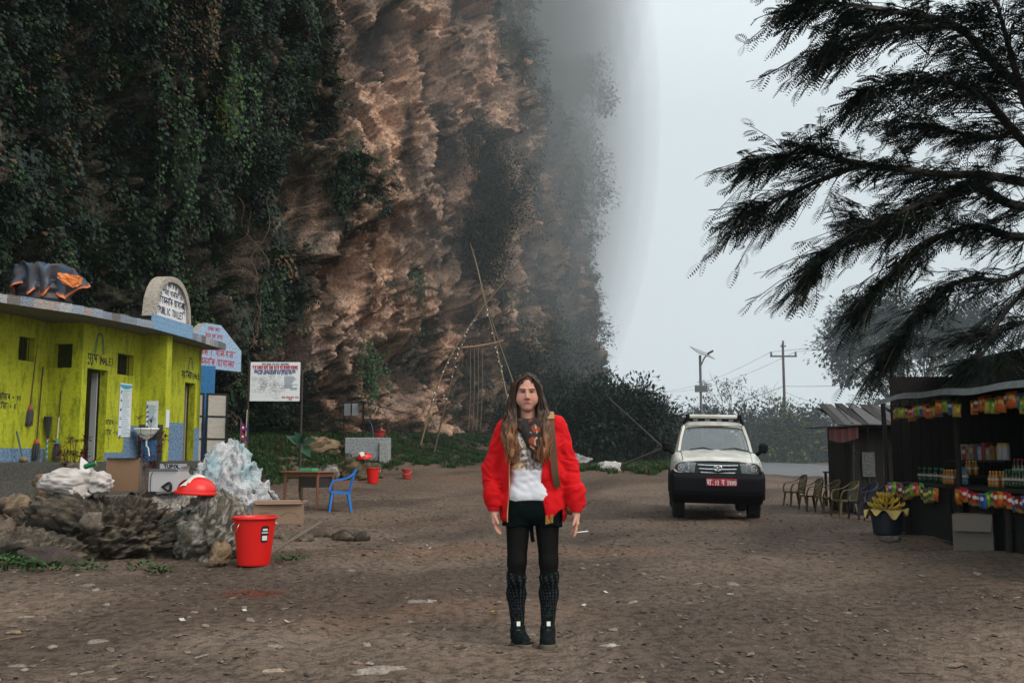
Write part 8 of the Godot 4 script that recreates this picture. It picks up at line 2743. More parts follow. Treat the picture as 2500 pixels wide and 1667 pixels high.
func stone_tone() -> Color:
	var t: Color = [Color(0.34, 0.29, 0.24), Color(0.28, 0.215, 0.165), Color(0.42, 0.37, 0.32), Color(0.2, 0.16, 0.13), Color(0.33, 0.23, 0.16)][R.randi() % 5]
	return t * R.randf_range(0.5, 0.95)

func build_litter() -> void:
	var sm := rough_mat("stone", 3.0, 1.0, 0.9, 0.45, 1.0)
	var kinds := []
	for i in 5: kinds.append(pebble_mesh(i))
	# loose single stones
	R.seed = 151
	var solo_mats := []
	for i in 7:
		var mm: StandardMaterial3D = sm.duplicate()
		mm.vertex_color_use_as_albedo = false
		mm.albedo_color = stone_tone().linear_to_srgb()
		solo_mats.append(mm)
	var n := 0
	while n < 230:
		var z := -lerpf(4.6, 24.0, pow(R.randf(), 1.6))
		var x := R.randf_range(-0.56, 0.56) * -z
		if x < -2.3 and z < -10.4: continue
		if x > 5.2 and z < -10.0: continue
		var busy := smoothstep(-0.3, -2.2, x) * 0.6 + 0.4
		if R.randf() > busy: continue
		var r := R.randf_range(0.014, 0.04) * (1.0 if R.randf() < 0.88 else 1.8)
		var s := MeshInstance3D.new()
		s.name = numbered("loose_stone")
		s.mesh = kinds[R.randi() % 5]
		s.material_override = solo_mats[R.randi() % 7]
		add_child(s)
		s.position = Vector3(x, terrain(x, z) + r * 0.04, z)
		s.rotation = Vector3(R.randf_range(-0.15, 0.15), R.randf() * TAU, R.randf_range(-0.15, 0.15))
		s.scale = Vector3(r * R.randf_range(0.9, 1.7), r * R.randf_range(0.5, 0.95), r)
		tag(s, "pale loose stone pressed into the dirt yard", "stone", "loose stones on the dirt")
		n += 1
	# gravel too fine to pick apart
	for v in 3:
		var xs := []; var cols := []
		R.seed = 160 + v
		while xs.size() < 3000:
			var z := -lerpf(4.2, 27.0, pow(R.randf(), 1.35))
			var x := R.randf_range(-0.58, 0.58) * -z
			var near := clampf(0.62 + 0.8 * nz.get_noise_2d(x * 0.7, z * 0.7) + 0.45 * smoothstep(-0.5, -2.5, x), 0.1, 1.0)
			if R.randf() > near: continue
			var r := R.randf_range(0.005, 0.019) * (1.0 if z > -12.0 else 1.5)
			xs.append(Transform3D(Basis.from_euler(Vector3(R.randf_range(-0.3, 0.3), R.randf() * TAU, R.randf_range(-0.3, 0.3))) * Basis().scaled(Vector3(r * 1.5, r * 0.8, r)), Vector3(x, terrain(x, z) + r * 0.15, z)))
			cols.append(stone_tone() * 0.62)
		tag(scatter(self, "gravel", kinds[v], sm, xs, cols), "fine gravel and chips trodden into the dirt yard", "gravel", "", "stuff")
		names["gravel"] = 0
	# larger named pieces
	for q in [["large pale slab stone sunk in the dirt before the person", -0.72, -5.62, 0.16, 0.5, [Color(0.28, 0.24, 0.21), Color(0.4, 0.36, 0.32), Color(0.33, 0.28, 0.24)]], ["oval tan stone sunk flat in the dirt", -1.3, -5.72, 0.085, 0.0, [Color(0.36, 0.28, 0.21), Color(0.42, 0.34, 0.26), Color(0.38, 0.3, 0.22)]], ["crumbly whitish stone beside the shoes", 0.62, -6.55, 0.075, 0.3, [Color(0.3, 0.27, 0.24), Color(0.45, 0.42, 0.38), Color(0.33, 0.3, 0.26)]], ["flat grey stone in the wheel track", -0.72, -8.3, 0.12, 0.2, [Color(0.25, 0.22, 0.2), Color(0.34, 0.31, 0.28), Color(0.26, 0.23, 0.2)]]]:
		boulder("sunken_stone", q[0], "stone", Vector3(q[1], terrain(q[1], q[2]) - 0.004, q[2]), Vector3(q[3] * 1.2, q[3] * 0.22, q[3] * 0.55), 900 + int(q[3] * 1000), q[5], {"n": 26, "amp": 0.3, "fine": 0.1, "rot": Vector3(0, q[4], 0)})
	R.seed = 171
	var paper := mat("scrap_paper", lin(0.42, 0.42, 0.4), 0.8, 0.0, {"cull_mode": BaseMaterial3D.CULL_DISABLED})
	for q in [[-2.1, -8.0], [-2.35, -7.3], [-1.6, -7.35], [0.85, -9.3], [0.58, -8.2], [-1.15, -13.5], [-1.05, -13.2], [4.7, -20.8], [-3.3, -24.5]]:
		var m := MB.new()
		var ph := R.randf() * 6.0
		m.grid(5, 3, func(u: float, v: float): return Vector3((u - 0.5) * 0.065, 0.008 + 0.008 * sin(u * 5.0 + ph), (v - 0.5) * 0.035 + 0.01 * sin(u * 3.0 + ph)))
		solo("paper_scrap", m, paper, "crumpled white paper scrap on the dirt", "litter", Vector3(q[0], terrain(q[0], q[1]) + 0.004, q[1]), R.randf() * TAU, "paper scraps on the dirt")
	for q in [[-3.75, -10.35], [0.22, -7.5], [-0.1, -7.6], [-1.9, -17.5], [-2.6, -29.6], [-3.2, -31.0], [0.9, -11.0]]:
		var m := MB.new(); m.col = Color(0.4, 0.3, 0.04)
		m.leaf(Vector3(0, 0.012, 0), Vector3(0.95, 0.1, 0.3).normalized(), Vector3.UP, 0.085, 0.035, 0.3)
		solo("fallen_leaf", m, leaf_mat(), "yellow fallen leaf on the dirt", "leaf", Vector3(q[0], terrain(q[0], q[1]) + 0.004, q[1]), R.randf() * TAU, "fallen leaves on the dirt")
	for i in 26:
		var z := -lerpf(5.2, 14.0, R.randf())
		var x := R.randf_range(-0.5, 0.45) * -z
		if x < -2.4 and z < -10.0: continue
		var l := R.randf_range(0.05, 0.16)
		var m := MB.new()
		m.col = Color(0.05, 0.038, 0.03) if i % 2 else Color(0.16, 0.11, 0.075)
		m.tube([Vector3(-l, 0.006, 0), Vector3(0, 0.012, 0.02 * sin(i)), Vector3(l, 0.006, 0.01)], [0.004, 0.005, 0.003], 5)
		solo("fallen_twig", m, tint_mat("twig", 0.9), "short dark twig on the dirt" if i % 2 else "short tan twig on the dirt", "twig", Vector3(x, terrain(x, z) + 0.004, z), R.randf() * TAU, "dark twigs on the dirt" if i % 2 else "tan twigs on the dirt")

# ------------------------------------------------------------------ distance fields meshed as surface nets
func prims_d(P: Array, p: Vector3) -> float:      # tapered capsules [a, b, ra, rb, k] and ellipsoids [c, radii, k], smoothly joined
	var d := 1e9
	for q in P:
		var e: float
		var k: float
		if q.size() == 5:
			var a: Vector3 = q[0]
			var ba: Vector3 = q[1] - a
			var h := clampf((p - a).dot(ba) / maxf(ba.length_squared(), 1e-9), 0.0, 1.0)
			e = (p - a - ba * h).length() - lerpf(q[2], q[3], h)
			k = q[4]
		else:
			var r: Vector3 = q[1]
			var v: Vector3 = (p - q[0]) / r
			var l := v.length()
			e = l * (l - 1.0) / maxf((v / r).length(), 1e-6)
			k = q[2]
		if d > 1e8: d = e
		else:
			var f := maxf(k - absf(d - e), 0.0) / k
			d = minf(d, e) - f * f * k * 0.25
	return d

func nets(m: MB, lo: Vector3, hi: Vector3, cell: float, f: Callable, col: Callable) -> void:
	var nx := int((hi.x - lo.x) / cell) + 2
	var ny := int((hi.y - lo.y) / cell) + 2
	var nzz := int((hi.z - lo.z) / cell) + 2
	var D := PackedFloat32Array()
	D.resize(nx * ny * nzz)
	D.fill(1.0)
	var B := 4
	var reach := cell * B * 0.87 + cell * 1.5
	for bz in range(0, nzz, B):
		for by in range(0, ny, B):
			for bx in range(0, nx, B):
				var c := lo + Vector3(bx + B * 0.5 - 0.5, by + B * 0.5 - 0.5, bz + B * 0.5 - 0.5) * cell
				var dc: float = f.call(c)
				var skip := absf(dc) > reach * 1.9
				for z in range(bz, mini(bz + B, nzz)):
					for y in range(by, mini(by + B, ny)):
						for x in range(bx, mini(bx + B, nx)):
							D[(z * ny + y) * nx + x] = dc if skip else f.call(lo + Vector3(x, y, z) * cell)
	var id := PackedInt32Array()
	id.resize(nx * ny * nzz)
	id.fill(-1)
	var off := [0, 1, nx, nx + 1, nx * ny, nx * ny + 1, nx * ny + nx, nx * ny + nx + 1]
	var cor := [Vector3(0, 0, 0), Vector3(1, 0, 0), Vector3(0, 1, 0), Vector3(1, 1, 0), Vector3(0, 0, 1), Vector3(1, 0, 1), Vector3(0, 1, 1), Vector3(1, 1, 1)]
	var edges := [[0, 1], [2, 3], [4, 5], [6, 7], [0, 2], [1, 3], [4, 6], [5, 7], [0, 4], [1, 5], [2, 6], [3, 7]]
	for z in nzz - 1:
		for y in ny - 1:
			for x in nx - 1:
				var i := (z * ny + y) * nx + x
				var neg := 0
				for o in off: neg += 1 if D[i + o] < 0.0 else 0
				if neg == 0 or neg == 8: continue
				var s := Vector3.ZERO
				var n := 0
				for e in edges:
					var a := D[i + off[e[0]]]
					var b := D[i + off[e[1]]]
					if (a < 0.0) != (b < 0.0):
						s += cor[e[0]].lerp(cor[e[1]], a / (a - b))
						n += 1
				var q := lo + (Vector3(x, y, z) + s / n) * cell
				m.col = col.call(q)
				id[i] = m.p(q)
	var ax := [1, nx, nx * ny]
	for z in range(1, nzz - 1):
		for y in range(1, ny - 1):
			for x in range(1, nx - 1):
				var i := (z * ny + y) * nx + x
				for k in 3:
					var a := D[i] < 0.0
					if a == (D[i + ax[k]] < 0.0): continue
					var u: int = ax[(k + 1) % 3]
					var w: int = ax[(k + 2) % 3]
					var q0 := id[i - u - w]; var q1 := id[i - w]; var q2 := id[i]; var q3 := id[i - u]
					if q0 < 0 or q1 < 0 or q2 < 0 or q3 < 0: continue
					if a: m.tri(q0, q1, q2); m.tri(q0, q2, q3)
					else: m.tri(q0, q2, q1); m.tri(q0, q3, q2)

func finger(P: Array, base: Vector3, d: Vector3, curl: Vector3, l: float, r: float) -> void:
	var a := base
	var dir := d.normalized()
	for k in 3:
		var b = a + dir * l * [0.42, 0.32, 0.26][k]
		P.append([a, b, r * [1.0, 0.95, 0.88][k], r * [0.95, 0.88, 0.8][k], 0.006])
		a = b
		dir = (dir + curl).normalized()

const CAP := 0.025

func build_person() -> void:
	var at := Vector3(0.13, terrain(0.13, -6.6) + 0.002, -6.62)
	var t := thing("person", "person in open red jacket, white print shirt, black shorts and tights standing on the dirt", "person", at)
	var skin := Color(0.50, 0.265, 0.20)
	var ink := Color(0.006, 0.005, 0.006)
	var hipL := Vector3(-0.088, 0.865, -0.01); var hipR := Vector3(0.096, 0.878, -0.01)
	var kneL := Vector3(-0.098, 0.485, 0.034); var kneR := Vector3(0.108, 0.485, 0.018)
	var ankL := Vector3(-0.092, 0.10, -0.02); var ankR := Vector3(0.102, 0.10, -0.02)
	var shL := Vector3(-0.172, 1.398, -0.005); var shR := Vector3(0.158, 1.422, -0.015)
	var elL := Vector3(-0.258, 1.14, -0.03); var elR := Vector3(0.238, 1.145, -0.03)
	var wrL := Vector3(-0.246, 0.875, 0.04); var wrR := Vector3(0.285, 0.868, 0.05)
	var H := Vector3(-0.03, 1.635, 0.02)
	# ---- body: one skin, legs in tights
	var P := [
		[Vector3(0, 0.98, -0.01), Vector3(0.0, 1.22, 0.0), 0.12, 0.115, 0.05], [Vector3(-0.08, 1.34, -0.01), Vector3(0.07, 1.345, -0.01), 0.095, 0.095, 0.06], [Vector3(-0.06, 0.9, -0.015), Vector3(0.06, 0.9, -0.015), 0.105, 0.105, 0.06],
		[hipL, kneL + Vector3(0.0, 0.05, 0.0), 0.086, 0.061, 0.03], [hipR, kneR + Vector3(0, 0.05, 0), 0.086, 0.061, 0.03],
		[kneL + Vector3(0, 0.06, 0), kneL + Vector3(-0.002, -0.04, 0.004), 0.0615, 0.056, 0.02], [kneR + Vector3(0, 0.06, 0), kneR + Vector3(0.002, -0.04, 0.004), 0.0615, 0.056, 0.02],
		[kneL + Vector3(-0.004, -0.05, -0.01), Vector3(-0.102, 0.33, -0.028), 0.053, 0.0555, 0.03], [kneR + Vector3(0.004, -0.05, -0.01), Vector3(0.110, 0.33, -0.028), 0.053, 0.0555, 0.03],
		[Vector3(-0.102, 0.33, -0.028), ankL, 0.0555, 0.035, 0.03], [Vector3(0.110, 0.33, -0.028), ankR, 0.0555, 0.035, 0.03],
		[ankL, ankL + Vector3(0.03, -0.06, 0.12), 0.036, 0.03, 0.02], [ankR, ankR + Vector3(-0.01, -0.06, 0.12), 0.036, 0.03, 0.02],
		[shL, elL, 0.05, 0.04, 0.03], [elL, wrL, 0.04, 0.026, 0.02], [shR, elR, 0.05, 0.04, 0.03], [elR, wrR, 0.04, 0.026, 0.02],
		[Vector3(-0.02, 1.40, -0.01), H + Vector3(0, -0.08, -0.015), 0.056, 0.05, 0.04]]
	var m := MB.new()
	nets(m, Vector3(-0.34, -0.0, -0.16), Vector3(0.36, 1.53, 0.18), 0.012, func(p: Vector3): return prims_d(P, p), func(p: Vector3): return skin if p.y > 1.3 or (p.y < 0.93 and absf(p.x) > 0.2) else ink)
	# head
	var HP := [
		[H + Vector3(0, 0.022, -0.012), Vector3(0.074, 0.098, 0.092), 0.02], [H + Vector3(0, -0.035, 0.026), Vector3(0.064, 0.078, 0.062), 0.035],
		[H + Vector3(0, -0.098, 0.052), Vector3(0.026, 0.022, 0.026), 0.03], [H + Vector3(-0.040, -0.044, 0.044), Vector3(0.028, 0.032, 0.027), 0.03], [H + Vector3(0.040, -0.044, 0.044), Vector3(0.028, 0.032, 0.027), 0.03],
		[H + Vector3(0, 0.012, 0.08), H + Vector3(0, -0.034, 0.102), 0.007, 0.0115, 0.014], [H + Vector3(-0.011, -0.039, 0.09), Vector3(0.0085, 0.0075, 0.01), 0.008], [H + Vector3(0.011, -0.039, 0.09), Vector3(0.0085, 0.0075, 0.01), 0.008],
		[H + Vector3(-0.042, 0.023, 0.070), H + Vector3(-0.014, 0.022, 0.083), 0.0085, 0.008, 0.012], [H + Vector3(0.042, 0.023, 0.070), H + Vector3(0.014, 0.022, 0.083), 0.0085, 0.008, 0.012],
		[H + Vector3(-0.02, -0.066, 0.078), H + Vector3(0.02, -0.066, 0.078), 0.0055, 0.0055, 0.007], [H + Vector3(-0.017, -0.076, 0.076), H + Vector3(0.017, -0.076, 0.076), 0.007, 0.007, 0.007],
		[H + Vector3(-0.075, -0.01, -0.005), Vector3(0.012, 0.03, 0.018), 0.012], [H + Vector3(0.075, -0.01, -0.005), Vector3(0.012, 0.03, 0.018), 0.012],
		[H + Vector3(0, -0.06, -0.02), Vector3(-0.02, 1.46, -0.01), 0.05, 0.054, 0.03]]
	var eyes := [H + Vector3(-0.030, 0.003, 0.066), H + Vector3(0.030, 0.003, 0.066)]
	nets(m, H + Vector3(-0.11, -0.19, -0.13), H + Vector3(0.11, 0.14, 0.135), 0.0031, func(p: Vector3):
		var d := prims_d(HP, p)
		for e in eyes:
			var q: Vector3 = (p - e - Vector3(0, 0, 0.016)) * Vector3(0.72, 1.25, 1.0)
			var s := q.length() - 0.0125
			d = maxf(d, -s)
			d = minf(d, ((p - e) * Vector3(0.8, 1.1, 1.0)).length() - 0.0125)
		return d,
		func(p: Vector3):
			var q := p - H
			var c := skin
			if q.z > 0.05:
				for e in [-0.030, 0.030]:
					var dx: float = q.x - e
					var ey := q.y - 0.003
					var el := Vector2(dx / 0.0165, ey / 0.0068).length()
					if el < 1.0:
						c = Color(0.30, 0.25, 0.23)
						if Vector2(dx, ey).length() < 0.0062: c = Color(0.03, 0.026, 0.022)
						if ey > 0.0025 or el > 0.86: c = Color(0.07, 0.035, 0.028)
					elif el < 1.5: c = skin.lerp(Color(0.24, 0.12, 0.09), 0.55)
					var br := 0.0215 - 6.0 * (dx * signf(e) - 0.004) * (dx * signf(e) - 0.004)
					if absf(dx) < 0.022 and absf(q.y - br) < 0.0042: c = Color(0.13, 0.062, 0.042)
				var lip := Vector2(q.x / 0.0235, (q.y + 0.0705) / (0.0105 * (1.0 - 0.45 * absf(q.x) / 0.0235))).length()
				if lip < 1.0: c = Color(0.15, 0.045, 0.042) if absf(q.y + 0.0695) < 0.0016 else Color(0.36, 0.125, 0.11)
				elif Vector2((absf(q.x) - 0.042) / 0.022, (q.y + 0.036) / 0.02).length() < 1.0: c = Color(0.53, 0.255, 0.195)
				if Vector2((absf(q.x) - 0.0085) / 0.0045, (q.y + 0.046) / 0.003).length() < 1.0: c = Color(0.15, 0.06, 0.05)
			return c)
	# hands: palm, four fingers, thumb
	var tips := []
	for sd in [-1.0, 1.0]:
		var w: Vector3 = wrL if sd < 0 else wrR
		var HPs := []
		var down := Vector3(0.02, -1, 0.16).normalized() if sd < 0 else Vector3(0.06, -1, 0.12).normalized()
		var pc := w + down * 0.062
		HPs.append([w + down * -0.02, w + down * 0.02, 0.025, 0.024, 0.015])
		HPs.append([w + down * 0.03 + Vector3(0, 0, 0.016), pc + down * 0.02 + Vector3(0, 0, 0.026), 0.016, 0.015, 0.02])
		HPs.append([w + down * 0.03 - Vector3(0, 0, 0.016), pc + down * 0.016 - Vector3(0, 0, 0.026), 0.016, 0.014, 0.02])
		HPs.append([w + down * 0.025, pc + down * 0.02, 0.018, 0.016, 0.02])
		var inward := Vector3(-sd, 0, 0)
		for k in 4:
			var zz: float = [0.029, 0.010, -0.010, -0.028][k]
			var l: float = [0.072, 0.080, 0.073, 0.058][k]
			var curl: Vector3 = inward * [0.35, 0.42, 0.5, 0.6][k] + Vector3(0, 0, -0.05)
			if sd > 0 and k < 2: curl = inward * 0.12
			finger(HPs, pc + down * 0.026 + Vector3(0, 0, zz) + inward * 0.004, down + inward * (0.15 + 0.06 * k) + Vector3(0, 0, zz * 3.0), curl, l, 0.0088 - 0.0005 * k)
		finger(HPs, w + down * 0.035 + Vector3(0, 0, 0.026), down * 0.8 + Vector3(0, 0, 0.55) + inward * 0.45, down * 0.35 + inward * 0.1, 0.066, 0.0105)
		nets(m, w + Vector3(-0.06, -0.20, -0.07), w + Vector3(0.065, 0.03, 0.10), 0.0032, func(p: Vector3): return prims_d(HPs, p), func(p: Vector3): return skin)
	var sm := mat("person_skin", Color(1, 1, 1), 0.6, 0.0, {"metallic_specular": 0.22, "vertex_color_use_as_albedo": true, "subsurf_scatter_enabled": true, "subsurf_scatter_strength": 0.08})
	part(t, "body", m, sm)
	# ---- socks: knitted, up to the knee
	var knit := mat("sock_knit", Color(1, 1, 1), 0.95, 0.0, {"metallic_specular": 0.15, "vertex_color_use_as_albedo": true})
	for sd in [-1.0, 1.0]:
		var SP := []
		for q in P.slice(5, 11):
			if q[0].x * sd > 0.0: SP.append([q[0], q[1], q[2] + 0.005, q[3] + 0.005, q[4]])
		m = MB.new()
		nets(m, Vector3(-0.19 if sd < 0 else 0.03, 0.08, -0.11), Vector3(-0.03 if sd < 0 else 0.19, 0.50, 0.10), 0.006, func(p: Vector3): return maxf(prims_d(SP, p) - 0.0015 * sin(p.y * 320.0), p.y - 0.465 - 0.02 * p.x * sd * 10.0 + 0.02),
			func(p: Vector3):
				var a := atan2(p.z, p.x - sd * 0.106)
				var k := sin(p.y * 150.0) * sin(a * 13.0 + floorf(p.y * 48.0) * 2.1) + 0.5 * nz.get_noise_2d(p.y * 160.0, a * 4.0)
				return Color(0.007, 0.008, 0.010) if k < 0.42 else Color(0.04, 0.042, 0.048))
		part(t, "sock", m, knit)
	# ---- shoes
	for sd in [-1.0, 1.0]:
		var a: Vector3 = ankL if sd < 0 else ankR
		var toe := a + (Vector3(0.05, -0.062, 0.165) if sd < 0 else Vector3(-0.005, -0.062, 0.168))
		var heel := a + Vector3(-0.004, -0.058, -0.045)
		var mid := heel.lerp(toe, 0.55)
		var SP := [[heel, mid, 0.038, 0.04, 0.03], [mid, toe - Vector3(0, 0.004, 0.03), 0.043, 0.036, 0.03], [a + Vector3(0, 0.03, -0.005), a + Vector3(0, -0.04, 0.0), 0.043, 0.045, 0.03], [a + Vector3(0, 0.0, 0.02), mid + Vector3(0, 0.022, 0.0), 0.04, 0.032, 0.04]]
		m = MB.new()
		nets(m, a + Vector3(-0.09, -0.11, -0.11), a + Vector3(0.12, 0.09, 0.21), 0.0055, func(p: Vector3): return maxf(maxf(prims_d(SP, p), 0.022 - p.y), p.y - 0.135 + 0.1 * maxf(0.0, p.z - a.z)), func(p: Vector3): return Color(0.007, 0.008, 0.010) if nz.get_noise_3dv(p * 60.0) < 0.35 else Color(0.016, 0.018, 0.022))
		var sh := part(t, "shoe", m, mat("shoe_mesh", Color(1, 1, 1), 0.85, 0.0, {"metallic_specular": 0.2, "vertex_color_use_as_albedo": true}))
		m = MB.new()
		nets(m, a + Vector3(-0.09, -0.12, -0.11), a + Vector3(0.12, -0.06, 0.22), 0.0055, func(p: Vector3): return maxf(maxf(prims_d(SP, Vector3(p.x, maxf(p.y, 0.035), p.z)) - 0.005, p.y - 0.026 - 0.012 * smoothstep(a.z + 0.09, a.z + 0.16, p.z)), 0.0 - p.y), func(p: Vector3): return Color(0.05, 0.043, 0.034) if p.z < a.z + 0.1 else Color(0.10, 0.085, 0.06))
		part(sh, "sole", m, mat("shoe_sole", Color(1, 1, 1), 0.8, 0.0, {"vertex_color_use_as_albedo": true}))
		m = MB.new()
		m.box(a + Vector3(0.004, 0.048, 0.047), Vector3(0.024, 0.03, 0.004), 0.001, Basis(Vector3.RIGHT, -0.35))
		part(sh, "tongue_tag", m, mat("tag_white", lin(0.62, 0.64, 0.55), 0.7))
		m = MB.new()
		for k in 4:
			var c := (a + Vector3(0, 0.02, 0.052)).lerp(mid + Vector3(0, 0.046, 0.02), k / 3.0)
			m.tube([c + Vector3(-0.02, 0, -0.002), c + Vector3(0, 0.004, 0.004), c + Vector3(0.02, 0, -0.002)], [0.0028], 5)
		part(sh, "laces", m, mat("laces", lin(0.09, 0.09, 0.1), 0.8))
	# ---- shorts
	var SP2 := [[Vector3(-0.05, 0.93, -0.01), Vector3(0.05, 0.93, -0.01), 0.128, 0.128, 0.05], [Vector3(-0.06, 0.87, -0.01), Vector3(0.06, 0.87, -0.01), 0.125, 0.125, 0.05], [hipL + Vector3(0, -0.02, 0), Vector3(-0.102, 0.74, 0.0), 0.098, 0.094, 0.03], [hipR + Vector3(0, -0.02, 0), Vector3(0.106, 0.74, 0.0), 0.098, 0.094, 0.03]]
	m = MB.new()
	nets(m, Vector3(-0.24, 0.70, -0.17), Vector3(0.25, 1.04, 0.17), 0.009, func(p: Vector3):
		var leg := absf(p.x - 0.002)
		return maxf(maxf(prims_d(SP2, p) + 0.004 * nz.get_noise_3dv(p * 14.0), 0.765 + 0.03 * (0.13 - minf(leg, 0.13)) + 0.006 * sin(p.x * 60.0) - p.y), p.y - 1.0), func(p: Vector3): return Color(0.006, 0.008, 0.010))
	part(t, "shorts", m, mat("shorts_cloth", Color(1, 1, 1), 0.95, 0.0, {"metallic_specular": 0.15, "vertex_color_use_as_albedo": true}))
	# ---- shirt with printed chest
	var TP := [[Vector3(-0.045, 0.97, 0.0), Vector3(0.045, 0.97, 0.0), 0.135, 0.135, 0.06], [Vector3(-0.03, 1.12, 0.005), Vector3(0.03, 1.12, 0.005), 0.122, 0.122, 0.06], [Vector3(-0.07, 1.29, 0.0), Vector3(0.06, 1.295, 0.0), 0.112, 0.112, 0.06], [Vector3(-0.062, 1.25, 0.062), Vector3(0.055, 1.255, 0.062), 0.06, 0.06, 0.05], [Vector3(-0.1, 1.39, -0.01), Vector3(0.09, 1.395, -0.01), 0.07, 0.07, 0.05]]
	m = MB.new()
	nets(m, Vector3(-0.23, 0.88, -0.16), Vector3(0.23, 1.47, 0.16), 0.0065, func(p: Vector3):
		var fold := 0.005 * (0.3 - absf(nz.get_noise_3d(p.x * 9.0 + p.y * 5.0, p.y * 13.0, p.z * 4.0))) + 0.004 * nz.get_noise_3d(p.x * 14.0, p.y * 20.0, 3.0)
		return maxf(prims_d(TP, p) - fold, 0.918 + 0.02 * cos(p.x * 9.0) - p.y),
		func(p: Vector3):
			var c := Color(0.62, 0.64, 0.70)
			if p.z > 0.03 and p.y > 1.105:
				var q := Vector2(p.x + 0.045, p.y - 1.2)
				var n1 := nz.get_noise_2d(q.x * 26.0, q.y * 26.0)
				var n2 := nz.get_noise_2d(q.x * 48.0 + 9.0, q.y * 30.0)
				var edge := 0.105 + 0.03 * n1
				if p.y > 1.128 + 0.01 * n1:
					if q.x > -0.01 + 0.05 * n1 and q.y > -0.075: c = Color(0.10, 0.085, 0.08).lerp(Color(0.32, 0.28, 0.27), clampf(0.5 + 1.4 * n2, 0, 1))
					elif Vector2(q.x + 0.055, (q.y + 0.03) * 1.3).length() < edge * 0.62: c = Color(0.46, 0.24, 0.10).lerp(Color(0.66, 0.50, 0.36), clampf(0.5 + 1.6 * n1, 0, 1))
					elif q.x < -0.04 and q.y > 0.02 and n2 > 0.1: c = Color(0.06, 0.09, 0.10)
					elif q.y > 0.06 and n1 > 0.1: c = Color(0.40, 0.30, 0.12)
			return c)
	part(t, "shirt", m, mat("shirt_cotton", Color(1, 1, 1), 0.9, 0.0, {"vertex_color_use_as_albedo": true}))
	# ---- red jacket, hanging open
	var JP := [
		[Vector3(-0.075, 0.84, -0.012), Vector3(0.085, 0.84, -0.012), 0.13, 0.135, 0.05], [Vector3(-0.075, 0.93, -0.012), Vector3(0.085, 0.925, -0.012), 0.135, 0.14, 0.05], [Vector3(-0.075, 1.10, -0.01), Vector3(0.075, 1.10, -0.01), 0.142, 0.145, 0.06], [Vector3(-0.085, 1.27, -0.01), Vector3(0.075, 1.275, -0.01), 0.135, 0.135, 0.06],
		[Vector3(-0.13, 1.405, -0.015), Vector3(0.12, 1.415, -0.015), 0.075, 0.075, 0.05],
		[shL + Vector3(0.01, 0, 0), elL, 0.073, 0.067, 0.035], [elL, wrL + Vector3(-0.006, 0.075, -0.01), 0.067, 0.06, 0.03], [wrL + Vector3(-0.01, 0.115, -0.012), wrL + Vector3(-0.004, 0.055, -0.002), 0.064, 0.056, 0.02],
		[shR, elR, 0.073, 0.068, 0.035], [elR, wrR + Vector3(0.004, 0.075, -0.01), 0.068, 0.06, 0.03], [wrR + Vector3(0.006, 0.115, -0.012), wrR + Vector3(0.002, 0.055, -0.002), 0.064, 0.056, 0.02]]
	m = MB.new()
	nets(m, Vector3(-0.36, 0.76, -0.19), Vector3(0.37, 1.52, 0.19), 0.0085, func(p: Vector3):
		var arm := smoothstep(0.16, 0.22, absf(p.x))
		var f := nz.get_noise_3d(p.x * 6.0 + p.y * 6.0 * signf(p.x) + 2.0 * nz.get_noise_3d(p.x * 3.0, p.y * 4.0, p.z * 3.0), p.y * (9.0 + 3.0 * signf(p.x)), p.z * 9.0)
		var g := nz.get_noise_3d(p.x * 13.0, p.y * 9.0 + 5.0, p.z * 13.0)
		var d := prims_d(JP, p) - (0.004 + 0.007 * arm) * (0.30 - absf(f)) * 1.7 - 0.005 * g
		# open front: between the edges, from the middle forward
		var lft := -0.145 + 0.03 * smoothstep(1.2, 1.42, p.y) - 0.012 * smoothstep(1.0, 0.85, p.y)
		var rgt := 0.066 + 0.018 * smoothstep(1.0, 0.86, p.y) + 0.012 * sin(p.y * 11.0)
		var inside := maxf(maxf(lft - p.x, p.x - rgt), -0.015 - p.z)
		d = maxf(d, -inside)
		if absf(p.x) < 0.2:
			var hem := 0.80 if p.x < 0.0 else 0.815 - 0.015 * smoothstep(0.12, 0.04, p.x) + 0.06 * smoothstep(0.11, 0.19, p.x)
			d = maxf(d, hem - p.y)
		# hollow below, so the hem reads as cloth
		if p.y < 0.93 and absf(p.x) < 0.19: d = maxf(d, -(prims_d(SP2, p) + 0.012))
		return d,
		func(p: Vector3): return Color(0.58, 0.004, 0.010))
	var jm := rough_mat("jacket_cloth", 9.0, 0.35, 0.72, 0.78, 1.0)
	jm.rim_enabled = true
	jm.rim = 0.1
	jm.metallic_specular = 0.25
	var j := part(t, "jacket", m, jm)
	for sd in [-1.0, 1.0]:
		var w: Vector3 = wrL if sd < 0 else wrR
		m = MB.new(); m.col = Color(0.5, 0.004, 0.010)
		var pr := []
		for k in 9: pr.append(w + Vector3(-0.004 * sd * -1.0, 0.06 - k * 0.0085, -0.002 + 0.001 * k))
		m.tube(pr, [0.044, 0.047, 0.046, 0.045, 0.044, 0.043, 0.042, 0.041, 0.038], 28)
		for k in m.v.size(): m.v[k] += Vector3(0.0012 * sin(k * PI), 0, 0)
		part(j, "cuff", m, jm)
	m = MB.new()
	var zp := []
	for k in 22:
		var y := lerpf(1.40, 0.80, k / 21.0)
		zp.append(Vector3(-0.147 + 0.03 * smoothstep(1.2, 1.42, y) - 0.012 * smoothstep(1.0, 0.85, y), y, 0.128 - 0.035 * smoothstep(1.25, 1.42, y) + 0.004 * sin(k)))
	m.tube(zp, [0.0045], 5)
	part(j, "zip", m, mat("brass_zip", lin(0.5, 0.30, 0.16), 0.35, 0.8))
	m = MB.new(); m.col = Color(0.40, 0.20, 0.03)
